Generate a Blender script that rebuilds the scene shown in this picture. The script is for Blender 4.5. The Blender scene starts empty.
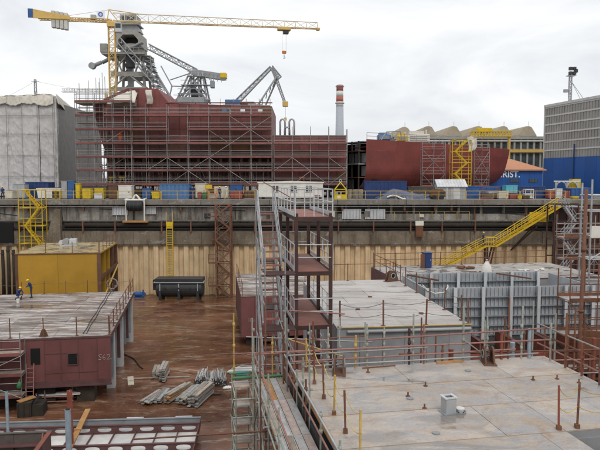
import bpy, bmesh, math, random
from mathutils import Vector, Matrix, noise as mnoise
R = math.radians
rnd = random.Random(7)
scene = bpy.context.scene
COL = scene.collection

# ------------------------------------------------------------------ camera
F = 620.0                       # focal length in px of a 600 px wide frame
PITCH = math.atan(47 / F)
CAM = Vector((0, 0, 15.5))
cd = bpy.data.cameras.new('camera'); cam = bpy.data.objects.new('camera', cd); COL.objects.link(cam)
cam.location = CAM; cam.rotation_euler = (math.pi / 2 - PITCH, 0, 0)
cd.sensor_width = 36; cd.lens = 36 * F / 600; cd.clip_start = 0.1; cd.clip_end = 5000
scene.camera = cam

# ------------------------------------------------------------------ overcast sky and soft sun
SUN_EL, SUN_AZ = R(50), R(163)
world = bpy.data.worlds.new('World'); scene.world = world; world.use_nodes = True
wn, wl = world.node_tree.nodes, world.node_tree.links
wn.clear()
wo = wn.new('ShaderNodeOutputWorld'); wb = wn.new('ShaderNodeBackground')
sky = wn.new('ShaderNodeTexSky'); sky.sky_type = 'NISHITA'; sky.sun_disc = False
sky.sun_elevation = SUN_EL; sky.sun_rotation = SUN_AZ; sky.air_density = 1.0; sky.dust_density = 3.0
tc = wn.new('ShaderNodeTexCoord'); mp = wn.new('ShaderNodeMapping'); mp.inputs['Scale'].default_value = (1.0, 1.0, 3.2)
nz = wn.new('ShaderNodeTexNoise'); nz.inputs['Scale'].default_value = 2.3; nz.inputs['Detail'].default_value = 7; nz.inputs['Roughness'].default_value = .55
nz.inputs['Distortion'].default_value = .6
cr = wn.new('ShaderNodeValToRGB')
cr.color_ramp.elements[0].position = .32; cr.color_ramp.elements[0].color = (7.0, 7.3, 7.65, 1)
cr.color_ramp.elements[1].position = .62; cr.color_ramp.elements[1].color = (9.75, 9.8, 9.85, 1)
mx = wn.new('ShaderNodeMix'); mx.data_type = 'RGBA'; mx.inputs[0].default_value = .93
wl.new(tc.outputs['Generated'], mp.inputs['Vector']); wl.new(mp.outputs[0], nz.inputs['Vector'])
wl.new(nz.outputs['Fac'], cr.inputs[0]); wl.new(sky.outputs[0], mx.inputs[6]); wl.new(cr.outputs[0], mx.inputs[7])
wl.new(mx.outputs[2], wb.inputs['Color']); wb.inputs['Strength'].default_value = .1
wl.new(wb.outputs[0], wo.inputs['Surface'])
sd = bpy.data.lights.new('sun', 'SUN'); sd.energy = 1.0; sd.angle = R(18); sd.color = (1, .96, .9)
sun = bpy.data.objects.new('sun', sd); COL.objects.link(sun)
sun.rotation_euler = (math.pi / 2 - SUN_EL, 0, R(180) - SUN_AZ); sun.location = (0, 0, 90)
scene.view_settings.view_transform = 'Standard'; scene.view_settings.look = 'None'
scene.view_settings.exposure = 0.16; scene.view_settings.gamma = 1.0
scene.view_settings.use_curve_mapping = False

# ------------------------------------------------------------------ pixel helpers (source frame 600 x 450)
FW = Vector((0, math.cos(PITCH), -math.sin(PITCH))); UP = Vector((0, math.sin(PITCH), math.cos(PITCH)))
def ray(px, py): return FW + Vector(((px - 300) / F, 0, 0)) + UP * (-(py - 225) / F)
def at_z(px, py, z):
    d = ray(px, py); return CAM + d * ((z - CAM.z) / d.z)
def at_y(px, py, y):
    d = ray(px, py); return CAM + d * (y / d.y)

# ------------------------------------------------------------------ materials
MATS = {}
def nmix(nt, fac, a, b, blend='MIX'):
    m = nt.nodes.new('ShaderNodeMix'); m.data_type = 'RGBA'; m.blend_type = blend
    for s, v in ((0, fac), (6, a), (7, b)):
        if hasattr(v, 'is_output'): nt.links.new(v, m.inputs[s])
        elif isinstance(v, (int, float)): m.inputs[s].default_value = v if s == 0 else (v, v, v, 1)
        else: m.inputs[s].default_value = (*v[:3], 1)
    return m.outputs[2]
def nnoise(nt, vec, scale, detail=6, rough=.6, dist=0):
    n = nt.nodes.new('ShaderNodeTexNoise'); n.inputs['Scale'].default_value = scale
    n.inputs['Detail'].default_value = detail; n.inputs['Roughness'].default_value = rough; n.inputs['Distortion'].default_value = dist
    nt.links.new(vec, n.inputs['Vector']); return n.outputs['Fac']
def nrange(nt, v, a, b, c, d):
    m = nt.nodes.new('ShaderNodeMapRange'); nt.links.new(v, m.inputs[0])
    for i, x in enumerate((a, b, c, d)): m.inputs[1 + i].default_value = x
    return m.outputs[0]
def nscale(nt, vec, s):
    m = nt.nodes.new('ShaderNodeVectorMath'); m.operation = 'MULTIPLY'; nt.links.new(vec, m.inputs[0]); m.inputs[1].default_value = s
    return m.outputs[0]
def newmat(name):
    m = bpy.data.materials.new(name); m.use_nodes = True; nt = m.node_tree; nt.nodes.clear()
    o = nt.nodes.new('ShaderNodeOutputMaterial'); p = nt.nodes.new('ShaderNodeBsdfPrincipled')
    nt.links.new(p.outputs[0], o.inputs[0]); g = nt.nodes.new('ShaderNodeNewGeometry')
    MATS[name] = m
    return m, nt, p, g.outputs['Position']
def bump(nt, p, h, s=.3, d=.02):
    b = nt.nodes.new('ShaderNodeBump'); b.inputs['Strength'].default_value = s; b.inputs['Distance'].default_value = d
    nt.links.new(h, b.inputs['Height']); nt.links.new(b.outputs[0], p.inputs['Normal'])
def mat(name, col, rough=.6, metal=0, var=.28, scale=1.2, rust=0, rcol=(.11, .045, .02), streak=0, scol=(.06, .045, .035), rand=.14, bmp=0, spec=.4):
    if name in MATS: return MATS[name]
    m, nt, p, pos = newmat(name)
    n1 = nnoise(nt, pos, scale, 7, .66)
    c = nmix(nt, 1.0, col, nrange(nt, n1, .28, .72, 1 - var, 1 + var), 'MULTIPLY')
    oi = nt.nodes.new('ShaderNodeObjectInfo')
    c = nmix(nt, 1.0, c, nrange(nt, oi.outputs['Random'], 0, 1, 1 - rand, 1 + rand), 'MULTIPLY')
    if streak:
        s = nnoise(nt, nscale(nt, pos, (2.2, 2.2, .16)), 1.3, 6, .7)
        s = nrange(nt, s, .62 - streak * .3, .80 - streak * .25, 0, min(1, .35 + streak))
        c = nmix(nt, s, c, scol)
    if rust:
        r = nnoise(nt, pos, scale * 1.9 + .4, 9, .72, .4)
        r = nrange(nt, r, .70 - rust * .34, .76 - rust * .24, 0, .92)
        rc = nmix(nt, nnoise(nt, pos, 9, 4, .6), rcol, tuple(min(1, x * 2.3) for x in rcol))
        c = nmix(nt, r, c, rc)
    nt.links.new(c, p.inputs['Base Color'])
    nt.links.new(nrange(nt, n1, .2, .8, max(.05, rough - .14), min(1, rough + .14)), p.inputs['Roughness'])
    p.inputs['Metallic'].default_value = metal; p.inputs['Specular IOR Level'].default_value = spec
    if bmp: bump(nt, p, nnoise(nt, pos, scale * 14, 5, .7), bmp, .02)
    return m

def deck_mat(name, c1, c2, c3, stain, wet=.5, scale=.55, wetlo=.12, stretch=(1, 1, 1), stain_amt=.5, pale=0, rand=.1):
    """weathered primer on steel plate: blotches, stains, water lying in the hollows"""
    m, nt, p, pos = newmat(name)
    v = nscale(nt, pos, stretch)
    oi = nt.nodes.new('ShaderNodeObjectInfo')
    a = nnoise(nt, v, scale, 10, .7, .8); b = nnoise(nt, v, scale * 2.7, 10, .74, .5); f = nnoise(nt, pos, 16, 6, .75)
    c = nmix(nt, nrange(nt, a, .38, .62, 0, 1), c1, c2)
    c = nmix(nt, nrange(nt, b, .515 - pale, .585 - pale, 0, .85), c, c3)
    st = nnoise(nt, nscale(nt, pos, (.9, .9, .9)), scale * 1.6, 10, .74, 1.4)
    c = nmix(nt, nrange(nt, st, .60 - .06 * stain_amt, .72, 0, .85), c, stain)
    c = nmix(nt, 1.0, c, nrange(nt, f, .25, .75, .80, 1.16), 'MULTIPLY')
    c = nmix(nt, 1.0, c, nrange(nt, oi.outputs['Random'], 0, 1, 1 - rand, 1 + rand * .8), 'MULTIPLY')
    w = nnoise(nt, v, scale * .9, 6, .6, 1.2)
    w = nrange(nt, w, .57 - .1 * wet, .63 - .1 * wet, 0, 1)
    c = nmix(nt, w, c, nmix(nt, 1.0, c, .62, 'MULTIPLY'))
    nt.links.new(c, p.inputs['Base Color'])
    nt.links.new(nrange(nt, w, 0, 1, .62, wetlo), p.inputs['Roughness'])
    bb = nmix(nt, w, f, .5)
    bump(nt, p, bb, .22, .02)
    return m

# floor of the dock: wet rust-brown concrete
def floor_mat():
    m, nt, p, pos = newmat('floor_wet_rust')
    v = nscale(nt, pos, (.55, 1, 1))
    a = nnoise(nt, v, .2, 9, .62, .9); b = nnoise(nt, pos, .7, 9, .7, .6); f = nnoise(nt, pos, 7, 6, .75)
    c = nmix(nt, nrange(nt, a, .36, .64, 0, 1), (.105, .042, .022), (.25, .105, .055))
    c = nmix(nt, nrange(nt, b, .52, .72, 0, .7), c, (.34, .21, .12))
    s = nnoise(nt, nscale(nt, pos, (.35, 1.5, 1)), .7, 10, .75, 1.2)
    c = nmix(nt, nrange(nt, s, .545, .64, 0, .8), c, (.50, .40, .30))
    d = nnoise(nt, pos, .35, 8, .7, 1.5)
    c = nmix(nt, nrange(nt, d, .60, .70, 0, .8), c, (.050, .026, .016))
    c = nmix(nt, 1.0, c, nrange(nt, f, .25, .75, .7, 1.25), 'MULTIPLY')
    w = nrange(nt, nnoise(nt, v, .24, 7, .62, 1.0), .38, .52, 0, 1)
    c = nmix(nt, w, c, nmix(nt, 1.0, c, .66, 'MULTIPLY'))
    nt.links.new(c, p.inputs['Base Color']); nt.links.new(nrange(nt, w, 0, 1, .6, .2), p.inputs['Roughness'])
    bump(nt, p, nmix(nt, w, f, .5), .2, .02)
    return m
floor_mat()
deck_mat('deck_pale', (.38, .315, .255), (.47, .42, .37), (.335, .325, .33), (.30, .175, .085), wet=.16, scale=.6, stretch=(.62, 1.45, 1), wetlo=.10, stain_amt=1.3, pale=.035, rand=.14)
deck_mat('deck_mid', (.42, .385, .36), (.50, .475, .45), (.35, .32, .30), (.28, .20, .14), wet=.15, scale=.5, stretch=(.35, 1.6, 1), wetlo=.22)
deck_mat('deck_wet', (.15, .10, .08), (.30, .25, .22), (.56, .53, .51), (.10, .055, .035), wet=.35, scale=.5, wetlo=.10, stretch=(.26, 1.5, 1), pale=.025, rand=.2)
deck_mat('deck_yellow', (.36, .25, .09), (.42, .33, .17), (.30, .26, .2), (.20, .10, .04), wet=.6, scale=.6)
deck_mat('deck_far', (.36, .33, .30), (.42, .40, .38), (.30, .26, .23), (.20, .12, .08), wet=.5, scale=.6)
def concrete(name, c1, c2, stain, amt=.6, scale=.35, rusty=.3):
    m, nt, p, pos = newmat(name)
    a = nnoise(nt, pos, scale, 9, .66, .5); f = nnoise(nt, pos, 6, 6, .7)
    c = nmix(nt, nrange(nt, a, .36, .66, 0, 1), c1, c2)
    s = nnoise(nt, nscale(nt, pos, (1.6, 1.6, .22)), .8, 8, .72, .3)
    c = nmix(nt, nrange(nt, s, .60 - .2 * amt, .75 - .1 * amt, 0, .9), c, stain)
    r = nnoise(nt, nscale(nt, pos, (1.1, 1.1, .4)), .7, 9, .74, .6)
    c = nmix(nt, nrange(nt, r, .68 - .15 * rusty, .78 - .12 * rusty, 0, .8), c, (.17, .085, .04))
    w = nnoise(nt, nscale(nt, pos, (1, 1, 1.5)), .55, 7, .7, 1)
    c = nmix(nt, nrange(nt, w, .58, .66, 0, .6), c, (.40, .39, .37))
    c = nmix(nt, 1.0, c, nrange(nt, f, .25, .75, .75, 1.2), 'MULTIPLY')
    nt.links.new(c, p.inputs['Base Color']); p.inputs['Roughness'].default_value = .85; p.inputs['Specular IOR Level'].default_value = .25
    bump(nt, p, f, .5, .04)
    return m
concrete('concrete_wall', (.20, .18, .15), (.40, .38, .34), (.045, .037, .03), .8, rusty=.55)
concrete('concrete_band', (.15, .125, .09), (.24, .20, .15), (.07, .045, .03), .6, rusty=.8)
concrete('concrete_cope', (.17, .155, .13), (.25, .23, .2), (.08, .06, .045), .4, rusty=.3)
concrete('concrete_ground', (.16, .15, .135), (.23, .22, .2), (.09, .08, .07), .3, scale=.08)
mat('pile_yellow', (.64, .48, .29), .7, var=.2, scale=.5, rust=.10, rcol=(.16, .09, .045), streak=.34, scol=(.20, .12, .055), rand=.09)
mat('red_primer', (.165, .062, .058), .62, var=.2, scale=.5, streak=.12, scol=(.07, .025, .02), rust=.05, rand=.07)
mat('red_hull', (.185, .042, .034), .55, var=.2, scale=.5, streak=.25, scol=(.12, .03, .024), rand=.1)
mat('ship_red', (.19, .058, .052), .6, var=.3, scale=.6, streak=.42, scol=(.095, .038, .03), rust=.14, rcol=(.10, .04, .025), rand=.2)
mat('ship_rust', (.15, .062, .030), .75, var=.3, scale=.7, streak=.3, rand=.1)
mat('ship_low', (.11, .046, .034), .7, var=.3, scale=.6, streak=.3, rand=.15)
mat('ship_dark', (.04, .028, .024), .8, var=.3)
mat('scaf_tube', (.30, .28, .27), .5, metal=.4, var=.3, rust=.25, rand=.25)
mat('scaf_red', (.22, .075, .065), .65, var=.3, rust=.1, rand=.25)
mat('scaf_green', (.33, .35, .30), .55, metal=.15, var=.25, rust=.4, scale=5, rand=.15)
mat('scaf_rust', (.17, .075, .045), .75, var=.35, rust=.3, scale=4, rand=.2)
mat('scaf_redtube', (.31, .16, .135), .6, var=.35, rust=.45, scale=4, rand=.2)
mat('scaf_yellow', (.52, .35, .09), .6, var=.25, rust=.3, scale=4, rand=.12)
mat('box_dark', (.10, .085, .075), .7, var=.35, rust=.2, streak=.2)
mat('board_grey', (.25, .24, .22), .8, var=.45, scale=5, rust=.25, rand=.4)
mat('plank', (.33, .27, .22), .8, var=.35, scale=3, streak=.1, rand=.25)
mat('plank_warm', (.42, .22, .08), .75, var=.25, scale=3, rand=.1)
mat('plank_grey', (.35, .34, .33), .7, var=.3, scale=4, rust=.16, rand=.18)
mat('plank_pink', (.36, .29, .26), .7, var=.3, scale=4, rust=.16, rand=.12)
mat('yellow', (.62, .42, .02), .5, var=.16, scale=2, rust=.08, rand=.08)
mat('yellow_bright', (.62, .44, .02), .5, var=.18, scale=2, rust=.10, streak=.12, rand=.05)
mat('yellow_block', (.42, .235, .025), .5, var=.12, scale=.6, streak=.10, scol=(.28, .15, .02), rust=.03, rand=.05)
mat('crane_yellow', (.60, .40, .12), .5, var=.12, rand=.04)
mat('crane_cream', (.66, .58, .42), .55, var=.12, rand=.06)
mat('crane_grey', (.30, .31, .32), .55, var=.22, rust=.1, rand=.12)
mat('crane_stone', (.31, .30, .275), .7, var=.25, rust=.12, rand=.1)
mat('crane_dark', (.035, .036, .04), .5, rand=.1)
mat('slab_grey', (.50, .49, .46), .8, var=.15, rand=.1)
mat('blue', (.028, .095, .27), .5, var=.22, streak=.2, rust=.05, scol=(.05, .06, .09), rand=.12)
mat('blue_pale', (.075, .17, .34), .5, var=.18, streak=.12, scol=(.10, .12, .15), rand=.1)
mat('blue_dark', (.018, .045, .15), .5, var=.2, streak=.1, rand=.12)
mat('blue_wall', (.014, .086, .32), .5, var=.12, scale=.5, streak=.14, scol=(.03, .06, .16), rand=.1)
mat('turquoise', (.10, .38, .46), .5, var=.15)
mat('white_paint', (.70, .68, .62), .5, var=.12, scale=1.5, streak=.12, scol=(.35, .3, .24), rand=.05)
mat('cream', (.58, .53, .42), .6, var=.16, streak=.2, scol=(.4, .33, .22), rand=.08)
mat('grey_paint', (.36, .37, .38), .5, var=.18, rust=.06, rand=.14)
mat('grey_light', (.55, .56, .57), .5, var=.15, rust=.05, rand=.1)
mat('alu', (.42, .43, .44), .45, metal=.5, var=.2, rand=.12)
mat('green', (.04, .16, .07), .5, var=.2)
mat('orange', (.55, .17, .04), .55, var=.2, rand=.12)
mat('red_box', (.27, .07, .06), .55, var=.22, rust=.1, rand=.15)
mat('brown', (.13, .065, .04), .7, var=.3, rust=.2, rand=.2)
mat('tower_brown', (.062, .030, .026), .6, var=.3, rust=.15, scale=3, rand=.1)
mat('tower_deck', (.26, .115, .09), .7, var=.28, scale=2.5, streak=0, rust=.1, rand=.1)
mat('grey_block', (.27, .275, .285), .6, var=.18, scale=.9, streak=.18, scol=(.16, .15, .14), rust=.05, rand=.05)
mat('grey_primer', (.37, .39, .41), .55, var=.16, scale=.9, streak=.1, scol=(.2, .2, .2), rust=.03, rand=.07)
mat('grey_girder', (.25, .27, .29), .6, var=.2, rust=.06, rand=.12)
mat('black_rubber', (.018, .018, .02), .55, var=.3, rand=.1)
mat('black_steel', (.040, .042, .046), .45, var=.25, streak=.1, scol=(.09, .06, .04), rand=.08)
mat('dark_hole', (.008, .008, .008), .9, rand=0)
mat('dark_timber', (.035, .027, .02), .85, var=.4, scale=2, streak=.2, scol=(.09, .06, .035), rand=.25)
mat('tarp_grey', (.52, .505, .50), .55, var=.16, scale=.9, streak=.16, scol=(.33, .32, .32), rand=.08)
mat('tarp_white', (.66, .62, .54), .65, var=.1, scale=.6, streak=.05, scol=(.42, .38, .32), rand=.06)
mat('tarp_blue', (.075, .095, .15), .38, var=.3, scale=1.2, rand=.05)
mat('roof_orange', (.50, .24, .14), .75, var=.15, scale=2, rand=.05)
mat('hall_grey', (.33, .325, .305), .75, var=.18, scale=.4, streak=.25, scol=(.2, .19, .17), rand=.05)
mat('hall_trim', (.55, .54, .51), .7, var=.1, rand=.04)
mat('roof_tan', (.40, .34, .25), .8, var=.2, scale=.5, streak=.1, rand=.08)
mat('hall_brown', (.24, .215, .18), .8, var=.2, scale=.5, streak=.15, rand=.07)
mat('glass_dark', (.06, .075, .085), .15, var=.3, rand=.4)
mat('chim_red', (.38, .12, .10), .7, var=.15); mat('chim_white', (.62, .60, .57), .7, var=.1); mat('chim_grey', (.34, .36, .40), .75, var=.12)
mat('white_prim', (.58, .57, .55), .5, var=.16, scale=1.5, rust=.08, rand=.1)
mat('maroon', (.125, .060, .058), .6, var=.25, scale=1.2, rust=.06, rand=.1)
mat('beam_red', (.24, .07, .045), .6, var=.25, scale=2, rust=.15)
mat('pipe_blue', (.30, .37, .43), .45, metal=.2, var=.2, scale=2.5, rust=.04)
mat('skin', (.48, .28, .19), .55, var=.08, rand=.03); mat('cloth_navy', (.02, .045, .13), .85, var=.2, scale=9, rand=.1)
mat('cloth_dark', (.035, .04, .055), .9, var=.25, scale=9, rand=.1); mat('cloth_orange', (.75, .13, .02), .8, var=.15, scale=9)
mat('cloth_pale', (.5, .52, .55), .85, var=.15, scale=9); mat('boot', (.02, .017, .015), .6); mat('helmet_yellow', (.85, .58, .01), .35, var=.03)
mat('sign_white', (.78, .79, .8), .5, var=.04); mat('logo_blue', (.02, .12, .5), .5, var=.05)
mat('letter_white', (.78, .80, .82), .6, var=.05); mat('chalk', (.45, .40, .37), .9, var=.2, scale=20)
mat('bag_white', (.62, .60, .56), .8, var=.14, scale=5); mat('rope_yellow', (.50, .36, .10), .8, var=.2, scale=8)
mat('seam_brown', (.30, .21, .14), .75, var=.4, scale=3, rust=.3)
mat('chain', (.13, .11, .10), .6, metal=.4, rust=.3, scale=8)
# ------------------------------------------------------------------ mesh tools
MESH = {}
def link(name, data, parent=None):
    o = bpy.data.objects.new(name, data); COL.objects.link(o)
    if parent is not None: o.parent = parent
    return o
def thing(name, label, cat, loc=(0, 0, 0), rz=0, group=None):
    o = link(name, None); o.location = loc; o.rotation_euler = (0, 0, rz); o.empty_display_size = .2
    o['label'] = label; o['category'] = cat
    if group: o['group'] = group
    return o
def tag(o, label, cat, group=None):
    o['label'] = label; o['category'] = cat
    if group: o['group'] = group
    return o
def struct(o): o['kind'] = 'structure'; return o
def tomesh(name, v, f, m, smooth=False, fm=None):
    me = bpy.data.meshes.new(name); me.from_pydata([tuple(x) for x in v], [], f)
    ms = m if isinstance(m, (list, tuple)) else [m]
    for x in ms: me.materials.append(MATS[x])
    if fm: me.polygons.foreach_set('material_index', fm)
    if smooth: me.polygons.foreach_set('use_smooth', [True] * len(me.polygons))
    me.update(); return me
class MB:
    def __init__(s): s.v = []; s.f = []
    def box(s, c, d, rz=0):
        n = len(s.v); ca, sa = math.cos(rz), math.sin(rz)
        for z in (-.5, .5):
            for x, y in ((-.5, -.5), (.5, -.5), (.5, .5), (-.5, .5)):
                X, Y = x * d[0], y * d[1]
                s.v.append((c[0] + X * ca - Y * sa, c[1] + X * sa + Y * ca, c[2] + z * d[2]))
        s.f += [tuple(n + i for i in q) for q in ((3, 2, 1, 0), (4, 5, 6, 7), (0, 1, 5, 4), (1, 2, 6, 5), (2, 3, 7, 6), (3, 0, 4, 7))]
        return s
    def b2(s, a, b): return s.box([(a[i] + b[i]) / 2 for i in range(3)], [abs(b[i] - a[i]) for i in range(3)])
    def tube(s, p, q, r, n=8, r2=None, cap=True): return s.path([p, q], [r, r if r2 is None else r2], n, cap)
    def path(s, pts, r, n=8, cap=True):
        pts = [Vector(p) for p in pts]; b = len(s.v); k = len(pts)
        rs = r if isinstance(r, (list, tuple)) else [r] * k
        prev = None
        for i, p in enumerate(pts):
            d = (pts[min(i + 1, k - 1)] - pts[max(i - 1, 0)]).normalized()
            a = prev if prev is not None else (Vector((0, 0, 1)) if abs(d.z) < .9 else Vector((1, 0, 0)))
            u = (a - d * a.dot(d)).normalized(); w = d.cross(u); prev = u
            for j in range(n):
                t = 2 * math.pi * (j + .5) / n
                s.v.append(tuple(p + (u * math.cos(t) + w * math.sin(t)) * rs[i]))
        for i in range(k - 1):
            for j in range(n):
                j2 = (j + 1) % n
                s.f.append((b + i * n + j, b + i * n + j2, b + (i + 1) * n + j2, b + (i + 1) * n + j))
        if cap:
            s.f.append(tuple(b + j for j in reversed(range(n)))); s.f.append(tuple(b + (k - 1) * n + j for j in range(n)))
        return s
    def prism(s, poly, y0, y1, axis='y'):
        """poly of (a, b): extruded along axis between y0 and y1; axis y: (x,z); axis x: (y,z); axis z: (x,y)"""
        n = len(s.v); k = len(poly)
        for t in (y0, y1):
            for a, b in poly:
                s.v.append((a, t, b) if axis == 'y' else (t, a, b) if axis == 'x' else (a, b, t))
        s.f.append(tuple(n + i for i in range(k))); s.f.append(tuple(n + k + i for i in reversed(range(k))))
        for i in range(k):
            j = (i + 1) % k; s.f.append((n + j, n + i, n + k + i, n + k + j))
        return s
    def grid(s, fn, nu, nv):
        n = len(s.v)
        for i in range(nu + 1):
            for j in range(nv + 1): s.v.append(tuple(fn(i / nu, j / nv)))
        for i in range(nu):
            for j in range(nv):
                a = n + i * (nv + 1) + j; s.f.append((a, a + 1, a + nv + 2, a + nv + 1))
        return s
    def build(s, name, m, parent=None, smooth=False, bevel=0, fix=True):
        me = tomesh(name, s.v, s.f, m, smooth)
        if fix or bevel:
            bm = bmesh.new(); bm.from_mesh(me)
            if fix: bmesh.ops.recalc_face_normals(bm, faces=bm.faces)
            if bevel: bmesh.ops.bevel(bm, geom=[e for e in bm.edges if e.calc_face_angle(0) > .6], offset=bevel, segments=1, affect='EDGES')
            bm.to_mesh(me); bm.free()
        return link(name, me, parent)
def unit(kind, m):
    k = (kind, m)
    if k not in MESH:
        b = MB()
        if kind == 'box': b.box((0, 0, 0), (1, 1, 1))
        elif kind == 'tube': b.tube((0, 0, -.5), (0, 0, .5), 1, 8)
        elif kind == 'tube16': b.tube((0, 0, -.5), (0, 0, .5), 1, 16)
        me = tomesh(kind + '_' + m, b.v, b.f, m)
        bm = bmesh.new(); bm.from_mesh(me); bmesh.ops.recalc_face_normals(bm, faces=bm.faces)
        if kind != 'box':
            for f in bm.faces: f.smooth = len(f.verts) == 4
        bm.to_mesh(me); bm.free(); MESH[k] = me
    return MESH[k]
def B(name, c, d, m, parent=None, rz=0, rx=0, ry=0):
    o = link(name, unit('box', m), parent); o.location = c; o.scale = d; o.rotation_euler = (rx, ry, rz); return o
def B2(name, a, b, m, parent=None): return B(name, [(a[i] + b[i]) / 2 for i in range(3)], [max(abs(b[i] - a[i]), .001) for i in range(3)], m, parent)
def T(name, p, q, r, m, parent=None, kind='tube'):
    p, q = Vector(p), Vector(q); d = q - p
    o = link(name, unit(kind, m), parent); o.location = (p + q) / 2
    o.rotation_mode = 'QUATERNION'; o.rotation_quaternion = Vector((0, 0, 1)).rotation_difference(d.normalized() if d.length else Vector((0, 0, 1)))
    o.scale = (r, r, d.length); return o
def BAR(name, p, q, w, h, m, parent=None):
    """rectangular bar between two points: w sideways, h in the vertical plane"""
    p, q = Vector(p), Vector(q); d = q - p; x = d.normalized()
    side = Vector((0, 0, 1)).cross(x)
    side = side.normalized() if side.length > 1e-4 else Vector((0, 1, 0))
    z = x.cross(side); o = link(name, unit('box', m), parent)
    mt = Matrix((x, side, z)).transposed().to_4x4(); o.rotation_mode = 'QUATERNION'
    o.location = (p + q) / 2; o.rotation_quaternion = mt.to_quaternion(); o.scale = (d.length, w, h); return o
def L(root, p):
    """world point -> local of a thing that only has location and rotz"""
    d = Vector(p) - Vector(root.location); c, s = math.cos(-root.rotation_euler.z), math.sin(-root.rotation_euler.z)
    return Vector((d.x * c - d.y * s, d.x * s + d.y * c, d.z))
def copy_tree(o, loc=None, rz=None, label=None, parent=None):
    c = o.copy(); COL.objects.link(c); c.parent = parent
    if loc is not None: c.location = loc
    if rz is not None: c.rotation_euler = (0, 0, rz)
    if label: c['label'] = label
    for ch in list(KIDS.get(o.name, ())) or [x for x in o.children]: copy_tree(ch, parent=c)
    return c
KIDS = {}
def lattice(mb, p, q, w, h, n, r, rd=None, tri=False, n_side=6, taper=1.0):
    """square (or triangular, apex up) lattice girder between two points"""
    p, q = Vector(p), Vector(q); d = q - p; x = d.normalized(); rd = rd or r * .6
    ref = Vector((0, 0, 1)) if abs(x.z) < .9 else Vector((0, 1, 0))
    u = ref.cross(x).normalized(); v = x.cross(u)
    cs = [(-w / 2, 0), (w / 2, 0), (0, h)] if tri else [(-w / 2, -h / 2), (w / 2, -h / 2), (w / 2, h / 2), (-w / 2, h / 2)]
    def pt(k, t):
        f = 1 + (taper - 1) * t; return p + d * t + u * cs[k][0] * f + v * cs[k][1] * f
    K = len(cs)
    for k in range(K): mb.tube(pt(k, 0), pt(k, 1), r, n_side)
    for i in range(n):
        t0, t1 = i / n, (i + 1) / n
        for k in range(K):
            k2 = (k + 1) % K
            a, b = (k, k2) if i % 2 else (k2, k)
            mb.tube(pt(a, t0), pt(b, t1), rd, 4, cap=False)
            mb.tube(pt(k, t1), pt(k2, t1), rd, 4, cap=False)
    return mb
def text_mesh(name, s, size, m, parent, loc, rot, extrude=.02):
    cu = bpy.data.curves.new(name, 'FONT'); cu.body = s; cu.size = size; cu.extrude = extrude; cu.offset = .028
    t = bpy.data.objects.new('tmp', cu); COL.objects.link(t)
    me = bpy.data.meshes.new_from_object(t.evaluated_get(bpy.context.evaluated_depsgraph_get())); bpy.data.objects.remove(t)
    me.materials.clear(); me.materials.append(MATS[m])
    o = link(name, me, parent); o.location = loc; o.rotation_euler = rot; return o
def sag(p, q, drop, n=8):
    p, q = Vector(p), Vector(q); return [p.lerp(q, i / n) - Vector((0, 0, drop * 4 * (i / n) * (1 - i / n))) for i in range(n + 1)]

def railing(label, pts, post_m, rail_m, h=1.1, step=2.0, r=.03, rails=(1.0, .55), name='guard_railing', cat='railing', group=None, chain=None, lean=0, rr=None):
    """posts along a world polyline with straight rails or sagging chains"""
    pts = [Vector(p) for p in pts]; t = thing(name, label, cat, pts[0], 0, group)
    posts = []
    for a, b in zip(pts, pts[1:]):
        n = max(1, round((b - a).length / step))
        for i in range(n + (1 if b == pts[-1] else 0)): posts.append(a.lerp(b, i / n) - pts[0])
    for p in posts:
        j = Vector((rnd.uniform(-lean, lean), rnd.uniform(-lean, lean), 0)); hh = h * rnd.uniform(1 - lean, 1 + lean)
        T('post', p, p + j + Vector((0, 0, hh)), r, post_m, t)
        if lean: B('post_foot', p + Vector((0, 0, .02)), (r * 5, r * 5, .04), post_m, t)
    if chain:
        for k in rails:
            for a, b in zip(posts, posts[1:]):
                MB().path(sag(a + Vector((0, 0, h * k * .95)), b + Vector((0, 0, h * k * .95)), .16 * rnd.uniform(.5, 1.4)), .012, 5).build('chain', chain, t)
    else:
        for k in rails:
            if len(pts) == 2: T('rail', (0, 0, h * k), pts[1] - pts[0] + Vector((0, 0, h * k)), rr or r * .8, rail_m, t)
            else:
                for a, b in zip(pts, pts[1:]): T('rail', a - pts[0] + Vector((0, 0, h * k)), b - pts[0] + Vector((0, 0, h * k)), rr or r * .8, rail_m, t)
    return t

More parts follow.
